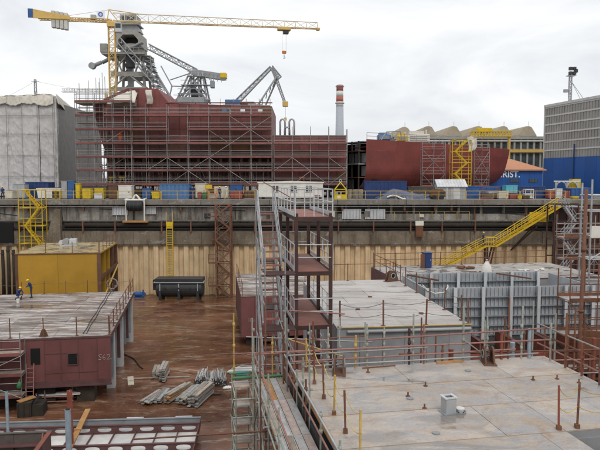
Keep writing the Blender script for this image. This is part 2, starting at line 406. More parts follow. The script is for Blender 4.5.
def scaffold(label, loc, rz, nx, bay, dep, levels, top, tube='scaf_tube', toe='scaf_red', plank='plank', r=.03, brace=.35, group=None, rails=True, ny=1, skip=0, dep2=None, inner=False, name='scaffold', toes=True):
    """levels: heights of the decks above the root, top: height of the standards"""
    t = thing(name, label, 'scaffold', loc, rz, group); dep = dep2 or dep
    for i in range(nx + 1):
        for j in range(ny + 1):
            T('standard', (i * bay, j * dep, 0), (i * bay, j * dep, top + rnd.uniform(-.3, .5)), r, tube, t)
            B('base_plate', (i * bay, j * dep, .02), (.16, .16, .04), tube, t)
    for li, z in enumerate(levels):
        for i in range(nx):
            x0, x1 = i * bay, (i + 1) * bay
            if rnd.random() < skip: continue
            for j in range(ny + 1): T('ledger', (x0, j * dep, z), (x1, j * dep, z), r * .85, tube, t)
            if rails:
                for k in (.5, 1.0): T('guard_rail', (x0, 0, z + k), (x1, 0, z + k), r * .8, tube, t)
            B('deck_board', ((x0 + x1) / 2, ny * dep / 2, z + .06), (bay - .05, ny * dep - .1, .05), plank, t)
            if inner:
                for k in (.32, .78, 1.3): T('inner_rail', (x0, dep * ny, z + k), (x1, dep * ny, z + k), r * .7, tube, t)
                B('inner_board', ((x0 + x1) / 2, dep * ny - .05, z + .16), (bay - .02, .04, .22), toe, t)
            if toes: B('toe_board', ((x0 + x1) / 2, -.05, z + .12), (bay - .02, .035, .2), toe, t)
            if rnd.random() < brace and li + 1 < len(levels):
                z2 = levels[li + 1]
                a, b = (x0, x1) if (i + li) % 2 else (x1, x0)
                T('brace', (a, -.07, z), (b, -.07, z2), r * .85, tube, t)
        for i in range(nx + 1): T('transom', (i * bay, 0, z - .04), (i * bay, ny * dep, z - .04), r * .85, tube, t)
    return t

def stair(t, a, b, w, n, tread_m, str_m, rail_m=None, side=None, h=1.0, td=.24, balusters=3, r=.022):
    """flight between local points a (foot) and b (head); w to the right of travel"""
    a, b = Vector(a), Vector(b); d = b - a; u = Vector((d.x, d.y, 0)).normalized(); s = Vector((u.y, -u.x, 0))
    ang = math.atan2(u.y, u.x)
    for k in (0, 1):
        BAR('stringer', a + s * w * k, b + s * w * k, .05, .2, str_m, t)
    for i in range(n):
        p = a + d * ((i + .7) / n) + s * w / 2
        B('tread', p, (td, abs(w) - .06, .04), tread_m, t, rz=ang)
    if rail_m:
        for k in (side if side is not None else (0, 1)):
            o = s * w * k
            for hh in (h, h * .5): T('handrail', a + o + Vector((0, 0, hh)), b + o + Vector((0, 0, hh)), r, rail_m, t)
            for i in range(balusters):
                p = a + o + d * (i / (balusters - 1)); T('baluster', p, p + Vector((0, 0, h)), r, rail_m, t)
# ================================================================== SETTING
QZ, WY = 12.6, 82.0             # quay level, plane of the dock's end wall
XL, XR = -58.0, 50.0            # side walls of the dock
fl = struct(MB().grid(lambda u, v: (XL + u * (XR - XL), -9 + v * 93, 0), 1, 1).build('dock_floor', 'floor_wet_rust', fix=False))
fl.data.flip_normals() if fl.data.polygons[0].normal.z < 0 else None
g = MB()
for x0, x1, y0, y1 in ((-2500, XL, -600, 83.4), (XR, 2500, -600, 83.4), (-2500, 2500, 83.4, 3500), (XL, XR, -600, -9)):
    n = len(g.v); g.v += [(x0, y0, QZ), (x1, y0, QZ), (x1, y1, QZ), (x0, y1, QZ)]; g.f.append((n, n + 1, n + 2, n + 3))
struct(g.build('quay_ground', 'concrete_ground', fix=False))
for nm, x0, x1 in (('dock_wall_left', XL - 1.5, XL), ('dock_wall_right', XR, XR + 1.5)):
    struct(MB().b2((x0, -9, -.5), (x1, 84.5, QZ - .02)).build(nm, 'concrete_wall'))
struct(MB().b2((XL, -10.5, -.5), (XR, -9, QZ - .02)).build('dock_wall_near', 'concrete_wall'))

# ---- end wall of the dock: cap beam, sheet piles, recess with fender, upper wall, coping
wall = struct(MB().b2((XL, 81.55, 6.6), (XR, 83.2, 8.5)).build('dock_wall_far', 'concrete_band'))
MB().b2((XL, 83.7, 8.5), (XR, 84.4, 12.0)).build('recess_wall', 'concrete_wall', wall)
MB().b2((XL, 82.15, 9.75), (XR, 83.7, 9.95)).build('gallery_floor', 'concrete_cope', wall)
nseg = 12
for i in range(nseg):           # upper wall in bays with open joints
    x0 = XL + (XR - XL) * i / nseg; x1 = XL + (XR - XL) * (i + 1) / nseg - .05
    B2('wall_panel', (x0, 82.35, 9.95), (x1, 82.9, 11.85 if x1 < 6 else 10.75), 'concrete_wall', wall)
    B2('lower_panel', (x0, 82.9, 8.5), (x1, 83.7, 9.75), 'concrete_wall', wall)
    if x1 >= 6:
        B2('gallery_back', (x0, 83.4, 9.95), (x1, 83.7, 11.99), 'black_steel', wall)  # near-black colour stands in for the shade under the coping
        for k in range(3): B2('gallery_post', (x0 + 1 + k * 3, 82.5, 10.75), (x0 + 1.3 + k * 3, 82.8, 12.0), 'concrete_wall', wall)
    B2('coping_stone', (x0, 81.5, 12.0), (x1, 84.2, 12.63), 'concrete_cope', wall)
    B2('band_panel', (x0 + .02, 81.48, 6.75), (x1, 81.56, 8.42), 'concrete_band', wall)
T('fender_pipe', (-31, 81.55, 9.3), (XR, 81.55, 9.3), .3, 'dark_timber', wall, 'tube16')
T('fender_pipe', (XL, 81.75, 8.8), (XR, 81.75, 8.8), .22, 'black_rubber', wall, 'tube16')
T('service_pipe', (-52, 81.9, 11.75), (45, 81.9, 11.75), .06, 'grey_light', wall)
# sheet piles: one trough = one pile
pw = 1.34; n = int((XR - XL) / pw)
pm = MB()
prof = [(0, 0), (.30, 0), (.44, .38), (.90, .38), (1.04, 0), (1.335, 0)]
for k in range(2):
    for x, y in prof: pm.v.append((x, y, 0 if k == 0 else 6.6))
pm.f = [(i, i + 1, i + 7, i + 6) for i in range(5)]
pile_me = tomesh('sheet_pile', pm.v, pm.f, 'pile_yellow')
for i in range(n):
    o = link('sheet_pile', pile_me, wall); o.location = (XL + i * pw, 81.75 + rnd.uniform(-.01, .01), 0)
MB().b2((XL, 82.2, -.5), (XR, 83.0, 6.6)).build('backing', 'ship_dark', wall)
# sloping buttress at the left and dark culvert mouth
x0 = at_y(43, 240, 81).x; x1 = at_y(61, 240, 81).x
MB().prism([(x0, 6.2), (x1, 6.2), (x1, 11.4), (x1 - .7, 11.4)], 80.9, 81.54).build('buttress', 'concrete_band', wall)
x2 = at_y(556, 240, 81).x
B2('steel_sheeting', (x2, 81.2, 0), (XR - .1, 81.45, 11.9), 'tower_brown', wall)
for k in range(14): B2('sheeting_post', (x2 + k * 1.4, 80.95, 0), (x2 + k * 1.4 + .25, 81.2, 11.8), 'scaf_rust', wall)
for z in (3.2, 6.4, 9.4): B2('sheeting_waler', (x2, 80.85, z), (XR - .1, 80.949, z + .35), 'scaf_rust', wall)
B2('culvert_mouth', (at_y(-12, 240, 81).x, 81.3, 7.0), (at_y(12.5, 240, 81).x, 81.5, 9.6), 'dark_hole', wall)
# grey cable trays / junction panels on the gallery wall
for (a, b, c, d) in ((342, 361, 209, 219), (365, 385, 209, 219), (113, 128, 206, 215), (146, 156, 206, 214)):
    p, q = at_y(a, d, 82.3), at_y(b, c, 82.3)
    lab = {342: 'ribbed grey panel on quay wall, left of the two beside each other', 365: 'ribbed grey panel on quay wall, right of the two beside each other', 113: 'grey panel on the wall left of the hanging black drum', 146: 'grey panel on the wall right of the hanging black drum'}[a]
    t = thing('junction_box', lab, 'junction box', (p.x, 82.35, p.z), 0, 'grey panels on the quay wall')
    w, h = q.x - p.x, q.z - p.z
    B2('back_plate', (0, -.25, 0), (w, 0, h), 'grey_light', t)
    for k in range(6): B('rib', (w * (k + .5) / 6, -.28, h / 2), (.08, .06, h * .9), 'grey_paint', t)

# pipes, conduits and brackets fixed on the upper wall
r3 = random.Random(21)
for k in range(34):
    x = -41 + k * 2.35 + r3.uniform(-.8, .8); kind = r3.randrange(4)
    if kind == 0: T('down_pipe', (x, 82.25, 9.95), (x, 82.25, 11.9), r3.uniform(.04, .09), ('scaf_rust', 'grey_paint', 'black_steel')[k % 3], wall)
    elif kind == 1: B2('bracket', (x, 82.0, 11.2), (x + .25, 82.35, 11.95), 'scaf_rust', wall)
    elif kind == 2:
        w = r3.uniform(.5, 1.3); B2('wall_box', (x, 82.1, 10.3), (x + w, 82.35, 10.3 + r3.uniform(.4, 1.1)), ('grey_paint', 'hall_brown', 'black_steel', 'green', 'cream')[k % 5], wall)
    else: T('conduit', (x, 82.3, 10.6 + r3.uniform(-.3, .8)), (x + r3.uniform(2, 6), 82.3, 10.6 + r3.uniform(-.3, .8)), .04, 'black_rubber', wall)
for k in range(16):
    x = -38 + k * 4.7 + r3.uniform(-1, 1); B2('tie_bracket', (x, 81.2, 8.45), (x + .18, 81.5, 9.75), 'scaf_rust', wall)

# quay edge rail: low tan posts, section by section
for i, (a, b) in enumerate(((46, 104), (104, 162), (162, 210), (210, 256), (350, 412), (412, 466), (466, 520), (520, 566))):
    p, q = at_y(a, 200, 82.2), at_y(b, 200, 82.2)
    where = ['by the blue toilet cabin', 'behind the hanging black drum', 'before the pale blue container', 'before the orange frames', 'before the tarpaulin-covered heap', 'before the small grey shed', 'before the long low blue container', 'beside the head of the yellow gangway'][i]
    railing('dull yellow tube railing on quay edge ' + where, [(p.x, 82.0, 12.63), (q.x - .15, 82.0, 12.63)], 'scaf_yellow', 'scaf_yellow', 1.15, 2.0, .038, group='quay edge railings')
a, b = at_y(332, 220, 81.9), at_y(470, 220, 81.9)
railing('yellow railing along the ledge half way up the quay wall', [(a.x, 82.2, 9.95), (b.x, 82.2, 9.95)], 'scaf_yellow', 'scaf_yellow', 1.1, 1.6, .035, rails=(.98,))

# ================================================================== FAR BACKGROUND
# chimney
Y = 300.0
def chimney():
    c = at_y(339.4, 178, Y); t = thing('factory_chimney', 'tall grey chimney with red and white bands at its top', 'chimney', (c.x, Y, QZ))
    zs = [QZ] + [at_y(339, p, Y).z for p in (106.6, 101.7, 96.5, 91, 85)]
    ms = ['chim_grey', 'chim_white', 'chim_red', 'chim_white', 'chim_red']; H = zs[-1] - QZ
    rr = lambda z: 2.45 - .85 * (z - QZ) / H
    for i, m in enumerate(ms):
        MB().tube((0, 0, zs[i] - QZ), (0, 0, zs[i + 1] - QZ - .05), rr(zs[i]), 20, rr(zs[i + 1])).build('band' if i else 'shaft', m, t, smooth=True)
    for z in (zs[2], zs[5]): MB().tube((0, 0, z - QZ - .9), (0, 0, z - QZ - .5), rr(z) + .45, 20).build('walkway_ring', 'chim_grey', t)
chimney()

# factory hall with a row of pitched roof lights
def hall():
    Y = 150.0; x0, x1 = at_y(395, 178, Y).x, at_y(552, 178, Y).x
    t = thing('factory_hall', 'long grey concrete hall with pointed roof lights behind the red hull', 'building', (x0, Y, QZ))
    W = x1 - x0; zz = lambda p: at_y(450, p, Y).z - QZ
    ze, zb = zz(136.5), zz(150)
    MB().b2((0, .4, 0), (W, 26, ze)).build('wall', 'hall_brown', t)
    for i in range(24):
        B2('pilaster', (W * i / 24, 0, 0), (W * i / 24 + .45, .4, ze - .6), 'hall_grey', t)
    B2('cornice', (-.3, -.35, ze - .6), (W + .3, .4, ze), 'hall_grey', t)
    B2('ledge', (0, -.25, zz(141.5)), (W, .4, zz(140)), 'hall_trim', t)
    B2('crane_beam', (0, -.5, zz(152.5)), (W, -.02, zz(149.5)), 'crane_yellow', t)
    for i in range(24):
        w = B2('window', (W * i / 24 + .55, .25, zz(166)), (W * (i + 1) / 24 - .1, .42, zz(154)), 'glass_dark', t)
        B2('upper_opening', (W * i / 24 + .6, .3, zz(148)), (W * (i + 1) / 24 - .15, .42, zz(142.5)), 'glass_dark', t)
    for i, px in enumerate((404, 428, 453, 478, 503, 527.5)):
        cx = at_y(px, 130, Y).x - x0; zp = zz(126.2 if i != 0 else 127)
        hw = 2.2
        rl = MB().prism([(cx - hw, ze - .01), (cx + hw, ze - .01), (cx + hw * .93, ze + .4), (cx + .9, zp - .25), (cx + .35, zp), (cx - .35, zp), (cx - .9, zp - .25), (cx - hw * .93, ze + .4)], -.2, 24).build('roof_light', 'roof_tan', t)
        B2('gable_frame', (cx - hw + .3, -.27, ze + .1), (cx + hw - .3, -.205, ze + .3), 'hall_grey', t)
        T('lightning_rod', (cx + .2, 0, zp - .1), (cx + .2, 0, zp + 1.1), .05, 'grey_light', t)
hall()
# pale and yellow plant on the hall roof line (near the red hull)
def plant(label, a, b, c, d, Y, m, extra=0):
    p, q = at_y(a, d, Y), at_y(b, c, Y)
    t = thing('roof_plant', label, 'machinery', (p.x, Y, p.z), 0)
    w, h = q.x - p.x, q.z - p.z
    MB().b2((0, 0, 0), (w, 1.8, h * .72)).build('housing', m, t, bevel=.08)
    B2('hood', (w * .1, .2, h * .72), (w * .75, 1.5, h), m, t)
    for k in range(3): B2('louvre', (w * .12, -.06, h * (.15 + .17 * k)), (w * .88, -.001, h * (.22 + .17 * k)), 'grey_paint', t)
    T('stack_pipe', (w * .88, .9, h * .7), (w * .88, .9, h * 1.15), .15, 'grey_light', t)
plant('yellow plant housing on top of the red hull, by its open end', 398, 407, 133, 141, 103, 'yellow')
plant('pale grey plant housing beside the yellow one on the red hull', 407.5, 430, 131, 142, 104.5, 'tarp_white')
plant('small grey housing with blue trim at the hull open end', 378, 391, 132.5, 140, 101, 'blue_pale')

# yellow overhead crane at the hall roof
def gantry():
    Y = 146.5; a, b = at_y(470, 135, Y), at_y(511, 135, Y)
    t = thing('gantry_beam', 'yellow lattice gantry beam along the hall roof', 'crane', (a.x, Y, QZ))
    w = b.x - a.x; z0 = at_y(480, 137, Y).z - QZ; z1 = at_y(480, 131, Y).z - QZ
    lattice(MB(), (0, 0, (z0 + z1) / 2), (w, 0, (z0 + z1) / 2), 1.2, (z1 - z0) * .8, 14, .11, .07).build('girder', 'yellow', t)
    MB().b2((1.5, -.7, z1 - .3), (5, .7, z1 + .7)).build('trolley', 'yellow', t, bevel=.1)
    for x in (.4, w - .4): B2('column', (x - .25, -.3, 0), (x + .25, .3, z0), 'crane_yellow', t)
gantry()

# grey panelled hall on the right with a blue lower storey
def big_hall():
    A = at_y(543.5, 178, 130); Bp = at_y(607, 178, 112)
    d = (Bp - A); d.z = 0; Ln = d.length + 26; rz = math.atan2(d.y, d.x)
    t = thing('panelled_hall', 'big grey panelled hall with white bands above a blue lower storey', 'building', (A.x, A.y, QZ), rz)
    z = lambda p: at_y(543.5, p, 130).z - QZ
    zt, zb = z(107.5), z(158.5)
    # local x runs along the wall towards the camera, local y is into the building
    MB().b2((0, .3, 0), (Ln, 40, zt - .4)).build('core', 'hall_grey', t)
    rows = 6; nc = 14; pwid = Ln / nc; ph = (zt - zb) / rows
    for r in range(rows):
        for c in range(nc):
            o = MB(); nn = 8
            for k in range(nn):
                xa = c * pwid + pwid * k / nn; xb = c * pwid + pwid * (k + 1) / nn - .02
                o.b2((xa, .14 if k % 2 else .05, zb + r * ph + .02), (xb, .3, zb + (r + 1) * ph - .30))
            o.build('panel', 'hall_grey', t, fix=False)
        B2('white_band', (-.05, -.02, zb + (r + 1) * ph - .30), (Ln, .3, zb + (r + 1) * ph), 'hall_trim', t)
    B2('corner_trim', (-.3, -.1, 0), (0, .6, zt + .3), 'hall_trim', t)
    B2('parapet', (-.35, -.15, zt), (Ln, 40, zt + .5), 'grey_light', t)
    for c in range(nc): B2('blue_panel', (c * pwid, -.12, 0), ((c + 1) * pwid - .03, .3, zb), 'blue_wall', t)
    B2('downpipe', (9.5, -.3, 0), (9.7, -.13, zb + 2.5), 'blue_dark', t)
    # roof boxes, floodlight mast
    for x in (15.0, 17.2): MB().b2((x, 1, zt + .5), (x + 1.6, 2.4, zt + 2.9)).build('roof_unit', 'grey_light', t, bevel=.06)
    m = thing('floodlight_mast', 'lattice floodlight mast standing on the grey hall roof', 'mast', (0, 0, 0))
    P = at_y(566.5, 178, 124); zr = zt + .5 + QZ; zt2 = at_y(566, 68, 124).z
    m.location = (P.x + .6, P.y + 1, zr); H = zt2 - zr
    lattice(MB(), (0, 0, 0), (0, 0, H - 1.4), .45, .45, 9, .06, .035).build('pole', 'crane_grey', m)
    T('stay', (3.2, 0, 0), (.2, 0, H - 2.5), .05, 'crane_grey', m); T('stay', (2.4, 0, 0), (.2, 0, H * .62), .04, 'crane_grey', m)
    B2('platform', (-.7, -.6, H - 1.4), (.9, .6, H - 1.3), 'crane_grey', m)
    for k, (x, zz) in enumerate(((-.45, -.9), (.3, -.9), (-.45, 0), (.3, 0), (.62, -.45))): MB().b2((x, -.5, H + zz - .3), (x + .62, .1, H + zz + .35)).build('floodlight', 'crane_dark', m, bevel=.05)
    B2('camera_box', (-1.3, -.2, H - 4.6), (-.5, .2, H - 4.0), 'crane_grey', m)
    T('bracket', (-.9, 0, H - 4.3), (0, 0, H - 4.3), .05, 'crane_grey', m)
big_hall()

# blue office with orange roof and white lettering
def blue_office():
    Y = 116.0; a, b = at_y(489, 178, Y), at_y(543, 178, Y); t = thing('blue_office', 'blue shed with orange hipped roof and big white lettering', 'building', (a.x, Y, QZ))
    W = b.x - a.x; z = lambda p: at_y(520, p, Y).z - QZ
    ze, zr = z(169.5), z(161.5)
    for i in range(int(W / .5)): B2('cladding_panel', (i * .5, 0 if i % 2 else .03, 0), (i * .5 + .5, .15, ze), 'blue_wall', t)
    B2('core', (.01, .14, 0), (W - .01, 9, ze - .02), 'blue_wall', t)
    r = MB(); o = .45
    r.v = [(-o, -o, ze), (W + o, -o, ze), (W + o, 9 + o, ze), (-o, 9 + o, ze), (1.5, 4.5, zr + .6), (W - 4.6, 4.5, zr + .6)]
    r.f = [(0, 1, 5, 4), (1, 2, 5), (2, 3, 4, 5), (3, 0, 4), (3, 2, 1, 0)]
    rf = r.build('roof', 'roof_orange', t)
    B2('fascia', (-o, -o - .02, ze - .22), (W + o, -o + .1, ze - .003), 'roof_orange', rf)
    for a_, b_ in ((510, 518.5), (529, 537.5)):
        p, q = at_y(a_, 182.5, Y), at_y(b_, 178.8, Y)
        w = B2('window', (p.x - a.x, -.06, p.z - QZ), (q.x - a.x, -.01, q.z - QZ), 'glass_dark', t)
        for k in range(4):
            xx = p.x - a.x + (q.x - p.x) * k / 3; B2('window_bar', (xx - .03, -.09, p.z - QZ), (xx + .03, -.062, q.z - QZ), 'crane_dark', t)
    tx = text_mesh('lettering', 'CRIST.', 1.55, 'letter_white', t, (0, 0, 0), (math.pi / 2, 0, 0))
    wdt = max(v.co.x for v in tx.data.vertices); hgt = max(v.co.y for v in tx.data.vertices)
    p = at_y(519.7, 177.2, Y); hh = at_y(519, 171, Y).z - p.z; s = hh / hgt
    tx.scale = (s * .95, s, 1); tx.location = (p.x - a.x - wdt * s * .95, -.05, p.z - QZ)
    # big lean-to boards at left of the letters
blue_office()

# slim distant masts and a far crane jib at the left
def far_jib():
    Y = 210.0; a, b = at_y(62, 95, Y), at_y(112, 92, Y)
    t = thing('distant_crane', 'pale distant crane with level lattice jib beyond the scaffolded ship', 'crane', (b.x, Y, QZ))
    h = b.z - QZ; w = b.x - a.x
    lattice(MB(), (-w, 0, h), (w * .12, 0, h), .9, 1.1, 22, .08, .05, tri=True).build('jib', 'slab_grey', t)
    lattice(MB(), (0, 0, 0), (0, 0, h), 1.2, 1.2, 22, .09, .05).build('mast', 'slab_grey', t)
    B2('hook_block', (-2.4, -.4, h - 1.9), (-1.5, .4, h - .6), 'crane_yellow', t); T('cable', (-2, 0, h - .6), (-2, 0, h), .04, 'crane_dark', t)
far_jib()
def pylon():
    Y = 190.0; c = at_y(35.5, 90, Y); t = thing('cable_pylon', 'small lattice pylon with cables above the shrouded hall', 'mast', (c.x, Y, QZ))
    h = at_y(35, 79.5, Y).z - QZ
    lattice(MB(), (0, 0, 0), (0, 0, h), 1.4, 1.4, 14, .08, .05, taper=.35).build('tower', 'crane_grey', t)
    T('cross_arm', (-1.2, 0, h - .6), (1.2, 0, h - .6), .07, 'crane_grey', t)
    for e in ((-20, 2, -9), (26, 6, -3.5)): MB().path(sag((0, 0, h - .5), (e[0], e[1], h + e[2]), .6), .035, 4).build('cable', 'crane_grey', t)
pylon()
# ================================================================== CRANES
def tower_crane():
    base = at_y(115, 178, 138); t = thing('tower_crane', 'yellow flat-top tower crane with long lattice jib over the ship', 'crane', (base.x, 138, QZ), R(8.9))
    H = 49.6 - QZ
    lattice(MB(), (0, 0, 0), (0, 0, H - 1), 1.35, 1.35, 26, .11, .07).build('mast', 'crane_yellow', t)
    MB().b2((-.9, -.9, H - 1.4), (.9, .9, H - .2)).build('slewing_ring', 'crane_yellow', t, bevel=.1)
    jl = 45.6
    j = lattice(MB(), (.3, 0, H), (jl, 0, H), 1.2, 1.75, 18, .10, .055, tri=True, taper=.8).build('jib', 'crane_cream', t)
    MB().tube((.3, -.6, H - .02), (jl, -.48, H - .02), .11, 6).tube((.3, .6, H - .02), (jl, .48, H - .02), .11, 6).build('bottom_chord', 'crane_yellow', j)
    B2('jib_tip', (jl - .2, -.6, H - .35), (jl + .5, .6, H + .1), 'crane_yellow', t)
    lattice(MB(), (-15, 0, H), (0, 0, H), 1.2, .5, 12, .1, .05).build('counter_jib', 'crane_yellow', t)
    MB().prism([(-16, H - .2), (-8.5, H - .1), (-8.5, H + .5), (-12.3, H + 1.1), (-16, H + 1.7)], -.85, -.65).build('counter_jib_board', 'crane_yellow', t)
    B2('end_board', (-17.0, -.9, H - .1), (-16, -.6, H + 1.75), 'blue', t)
    for k in range(4):
        MB().b2((-12.4 + k * .86, -.62, H - 1.9 - .12 * k), (-11.62 + k * .86, .62, H + 1.6 - .12 * k)).build('counterweight', 'slab_grey', t, bevel=.06)
    c = B2('sign_board', (-2.9, -1.15, H + .35), (-1.25, -1.0, H + 1.75), 'sign_white', t)
    ring = MB(); pts = [(-2.08 + .42 * math.cos(2 * math.pi * i / 20), -1.18, H + 1.05 + .42 * math.sin(2 * math.pi * i / 20)) for i in range(21)]
    ring.path(pts, .09, 5).build('emblem', 'logo_blue', t)
    for dx in (-.13, .13): B2('emblem', (-2.08 + dx - .05, -1.2, H + .82), (-2.08 + dx + .05, -1.16, H + 1.28), 'logo_blue', t)
    MB().b2((.8, -1.2, H - 2.6), (2.2, .1, H - .5)).build('cab', 'grey_light', t, bevel=.12)
    B2('cab_glass', (.95, -1.25, H - 1.7), (2.05, -1.201, H - .75), 'glass_dark', t)
    B2('winch_box', (-4.3, -.5, H + .3), (-3.2, .5, H + 1.1), 'grey_paint', t)
    # head frame
    for p, q in (((-.9, 0, H), (-.5, 0, H + 2.4)), ((1.4, 0, H), (-.5, 0, H + 2.4)), ((-.5, 0, H + 2.4), (6, 0, H + 1.7)), ((-.5, 0, H + 2.35), (-11, 0, H + .4))):
        T('head_frame', p, q, .09 if q[0] != -11 else .04, 'crane_yellow', t)
    # trolley and hook
    xt = 37.9
    MB().b2((xt - 1.5, -.8, H - .7), (xt + 1.5, .8, H - .12)).build('trolley', 'crane_yellow', t, bevel=.08)
    B2('trolley_cage', (xt - .2, -.6, H - 1.4), (xt + 1.0, .6, H - .72), 'crane_dark', t)
    zh = H - 5.5
    for dx in (-.45, .45): T('hoist_rope', (xt + dx, 0, zh + .4), (xt + dx, 0, H - .7), .03, 'slab_grey', t)
    MB().b2((xt - .5, -.25, zh - .35), (xt + .5, .25, zh + .3)).build('hook_block', 'orange', t, bevel=.12)
    MB().path([(xt, 0, zh - .5), (xt, 0, zh - 1), (xt + .25, 0, zh - 1.3), (xt + .05, 0, zh - 1.5), (xt - .2, 0, zh - 1.3)], .07, 6).build('hook', 'crane_dark', t)
tower_crane()

def grey_crane():
    """old portal crane: splayed lattice tower, round house, domed head"""
    Y = 150.0; base = at_y(131, 178, Y); t = thing('portal_crane', 'old grey portal crane with domed head behind the yellow mast', 'crane', (base.x, Y, QZ))
    P = lambda px, py, dy=0: Vector((at_y(px, py, Y).x - base.x, dy, at_y(px, py, Y).z - QZ))
    # four splayed legs
    for (a, b) in (((113.5, 103), (121, 55)), ((154.5, 103), (145, 55))):
        for s in (-3.2, 3.2):
            p, q = P(*a, s * 1.3), P(*b, s * .8); p.z = 0; T('leg', p, q, .34, 'crane_stone', t)
    for y in (-4.2, -2.7):
        pass
    for py, w in ((76.5, .5), (57, .45), (91, .4)):
        a, b = P(115.5, py), P(150.5, py)
        for s in (-3.5, 3.5): B2('cross_beam', (a.x, s - .3, a.z - w), (b.x, s + .3, a.z + w), 'crane_stone', t)
    for (a, b) in (((117, 76), (131, 58)), ((148, 76), (133, 58)), ((115, 92), (131, 78)), ((151, 92), (134, 78)), ((120, 58), (127, 76)), ((145, 58), (139, 76))):
        T('brace', P(*a, -3.6), P(*b, -3.6), .2, 'crane_stone', t); T('brace', P(*a, 3.2), P(*b, 3.2), .2, 'crane_stone', t)
    # inner ladder column and dark cab
    a, b = P(129, 92), P(137, 57); B2('lift_shaft', (a.x, -1, 0), (a.x + 1.1, .6, b.z), 'crane_grey', t)
    a, b = P(130.5, 70), P(137.5, 58); MB().b2((a.x, -3.9, a.z), (b.x, -1.8, b.z)).build('operator_cab', 'crane_dark', t, bevel=.1)
    # gallery
    a, b = P(107.5, 57), P(149, 55); B2('gallery', (a.x, -4.6, a.z - .2), (b.x, 4.6, a.z + .15), 'crane_stone', t)
    for k in range(9):
        x = a.x + (b.x - a.x) * k / 8; T('gallery_post', (x, -4.5, a.z), (x, -4.5, a.z + 1.3), .05, 'crane_grey', t)
    T('gallery_rail', (a.x, -4.5, a.z + 1.3), (b.x, -4.5, a.z + 1.3), .06, 'crane_grey', t)
    MB().b2((a.x - .3, -4.6, a.z + .2), (a.x + 1.4, -3, a.z + 2.2)).build('switch_cabin', 'crane_stone', t, bevel=.05)
    # round machinery house
    c = P(132.5, 50); z0, z1 = P(132, 56).z, P(132, 46.5).z
    MB().path([(c.x, 0, z0), (c.x, 0, z1 - .8), (c.x, 0, z1 + .3)], [2.7, 2.6, 2.0], 20).build('machinery_house', 'crane_stone', t, smooth=False)
    # arch head: two cheeks and a roof with a dark opening between
    zA, zB, zC = P(132, 45).z, P(132, 37.3).z, P(132, 33.5).z
    xl, xr = P(118.5, 40).x, P(144.5, 40).x
    pl = [(xl, zA - 1.0), (xl + .6, zA - 1.0), (xl + .8, zA + .6), (xl + 1.9, zB), (xr - 1.8, zB), (xr - .8, zA + .6), (xr - .6, zA - 1.0), (xr, zA - 1.0), (xr - .2, zB + .2), (xr - 1.4, zC), (xl + 1.6, zC), (xl + .2, zB + .2)]
    MB().prism(pl, -3, 3).build('arched_head', 'crane_stone', t)
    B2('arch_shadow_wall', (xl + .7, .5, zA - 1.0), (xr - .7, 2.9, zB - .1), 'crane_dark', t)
    # neck and top box
    a, b, c2, d = P(124.5, 33.5), P(142, 33.5), P(138.5, 26), P(123, 26)
    MB().prism([(a.x, a.z), (b.x, b.z), (c2.x, c2.z), (d.x, d.z)], -1.8, 1.8).build('neck', 'crane_grey', t)
    a, b = P(122.5, 26), P(138.5, 16.5); MB().b2((a.x, -2.2, a.z), (b.x, 2.2, b.z)).build('top_house', 'crane_stone', t, bevel=.1)
    for px in (126.5, 131, 135): q = P(px, 20.5); B2('top_window', (q.x - .4, -2.26, q.z - .4), (q.x + .4, -2.205, q.z + .4), 'glass_dark', t)
    B2('top_ledge', (a.x - .3, -2.5, a.z - .2), (b.x + .6, 2.5, a.z), 'crane_grey', t)
    # counterweight arm to the lower left
    a, b = P(146, 45, -3.4), P(106, 65, -3.4); m = P(98, 68.5, -3.4)
    for s in (0, .9): T('arm', a + Vector((0, s, 0)), b + Vector((0, s, 0)), .3, 'crane_grey', t)
    T('arm_end', b, m, .45, 'crane_grey', t); MB().tube(m + Vector((-.2, -.6, 0)), m + Vector((-.2, .6, 0)), .75, 14).build('pulley', 'crane_grey', t)
    # long stay truss to the lower right
    a, b = P(124, 44, -4.2), P(176, 104, -4.2)
    lattice(MB(), a, b, .9, 1.2, 11, .13, .07).build('stay_truss', 'crane_grey', t)
    a, b = P(148, 60, -2), P(178, 103, -2)
    T('rear_leg', P(147, 60, 2), P(171, 100, 2), .3, 'crane_grey', t)
    for k in range(5):
        q = P(148 + k * 5, 64 + k * 7, 0); T('rear_tie', q + Vector((0, -3, 0)), q + Vector((0, 2.2, -.4)), .12, 'crane_grey', t)
    # stair tower on the right flank
    a, b = P(146.5, 58), P(157, 92)
    for k in range(7):
        za = a.z + (b.z - a.z) * k / 7; xx = a.x + (b.x - a.x) * k / 7
        B2('stair_landing', (xx - .6, -3.0, za - .06), (xx + 1.6, .5, za + .04), 'crane_grey', t)
        T('stair_flight', (xx, -3.1, za), (xx + 2.4, -3.1, za + (b.z - a.z) / 7), .12, 'crane_grey', t)
    T('stair_post', (a.x + 1.6, -3.1, a.z), (b.x + 1.8, -3.1, 0), .12, 'crane_grey', t)
grey_crane()

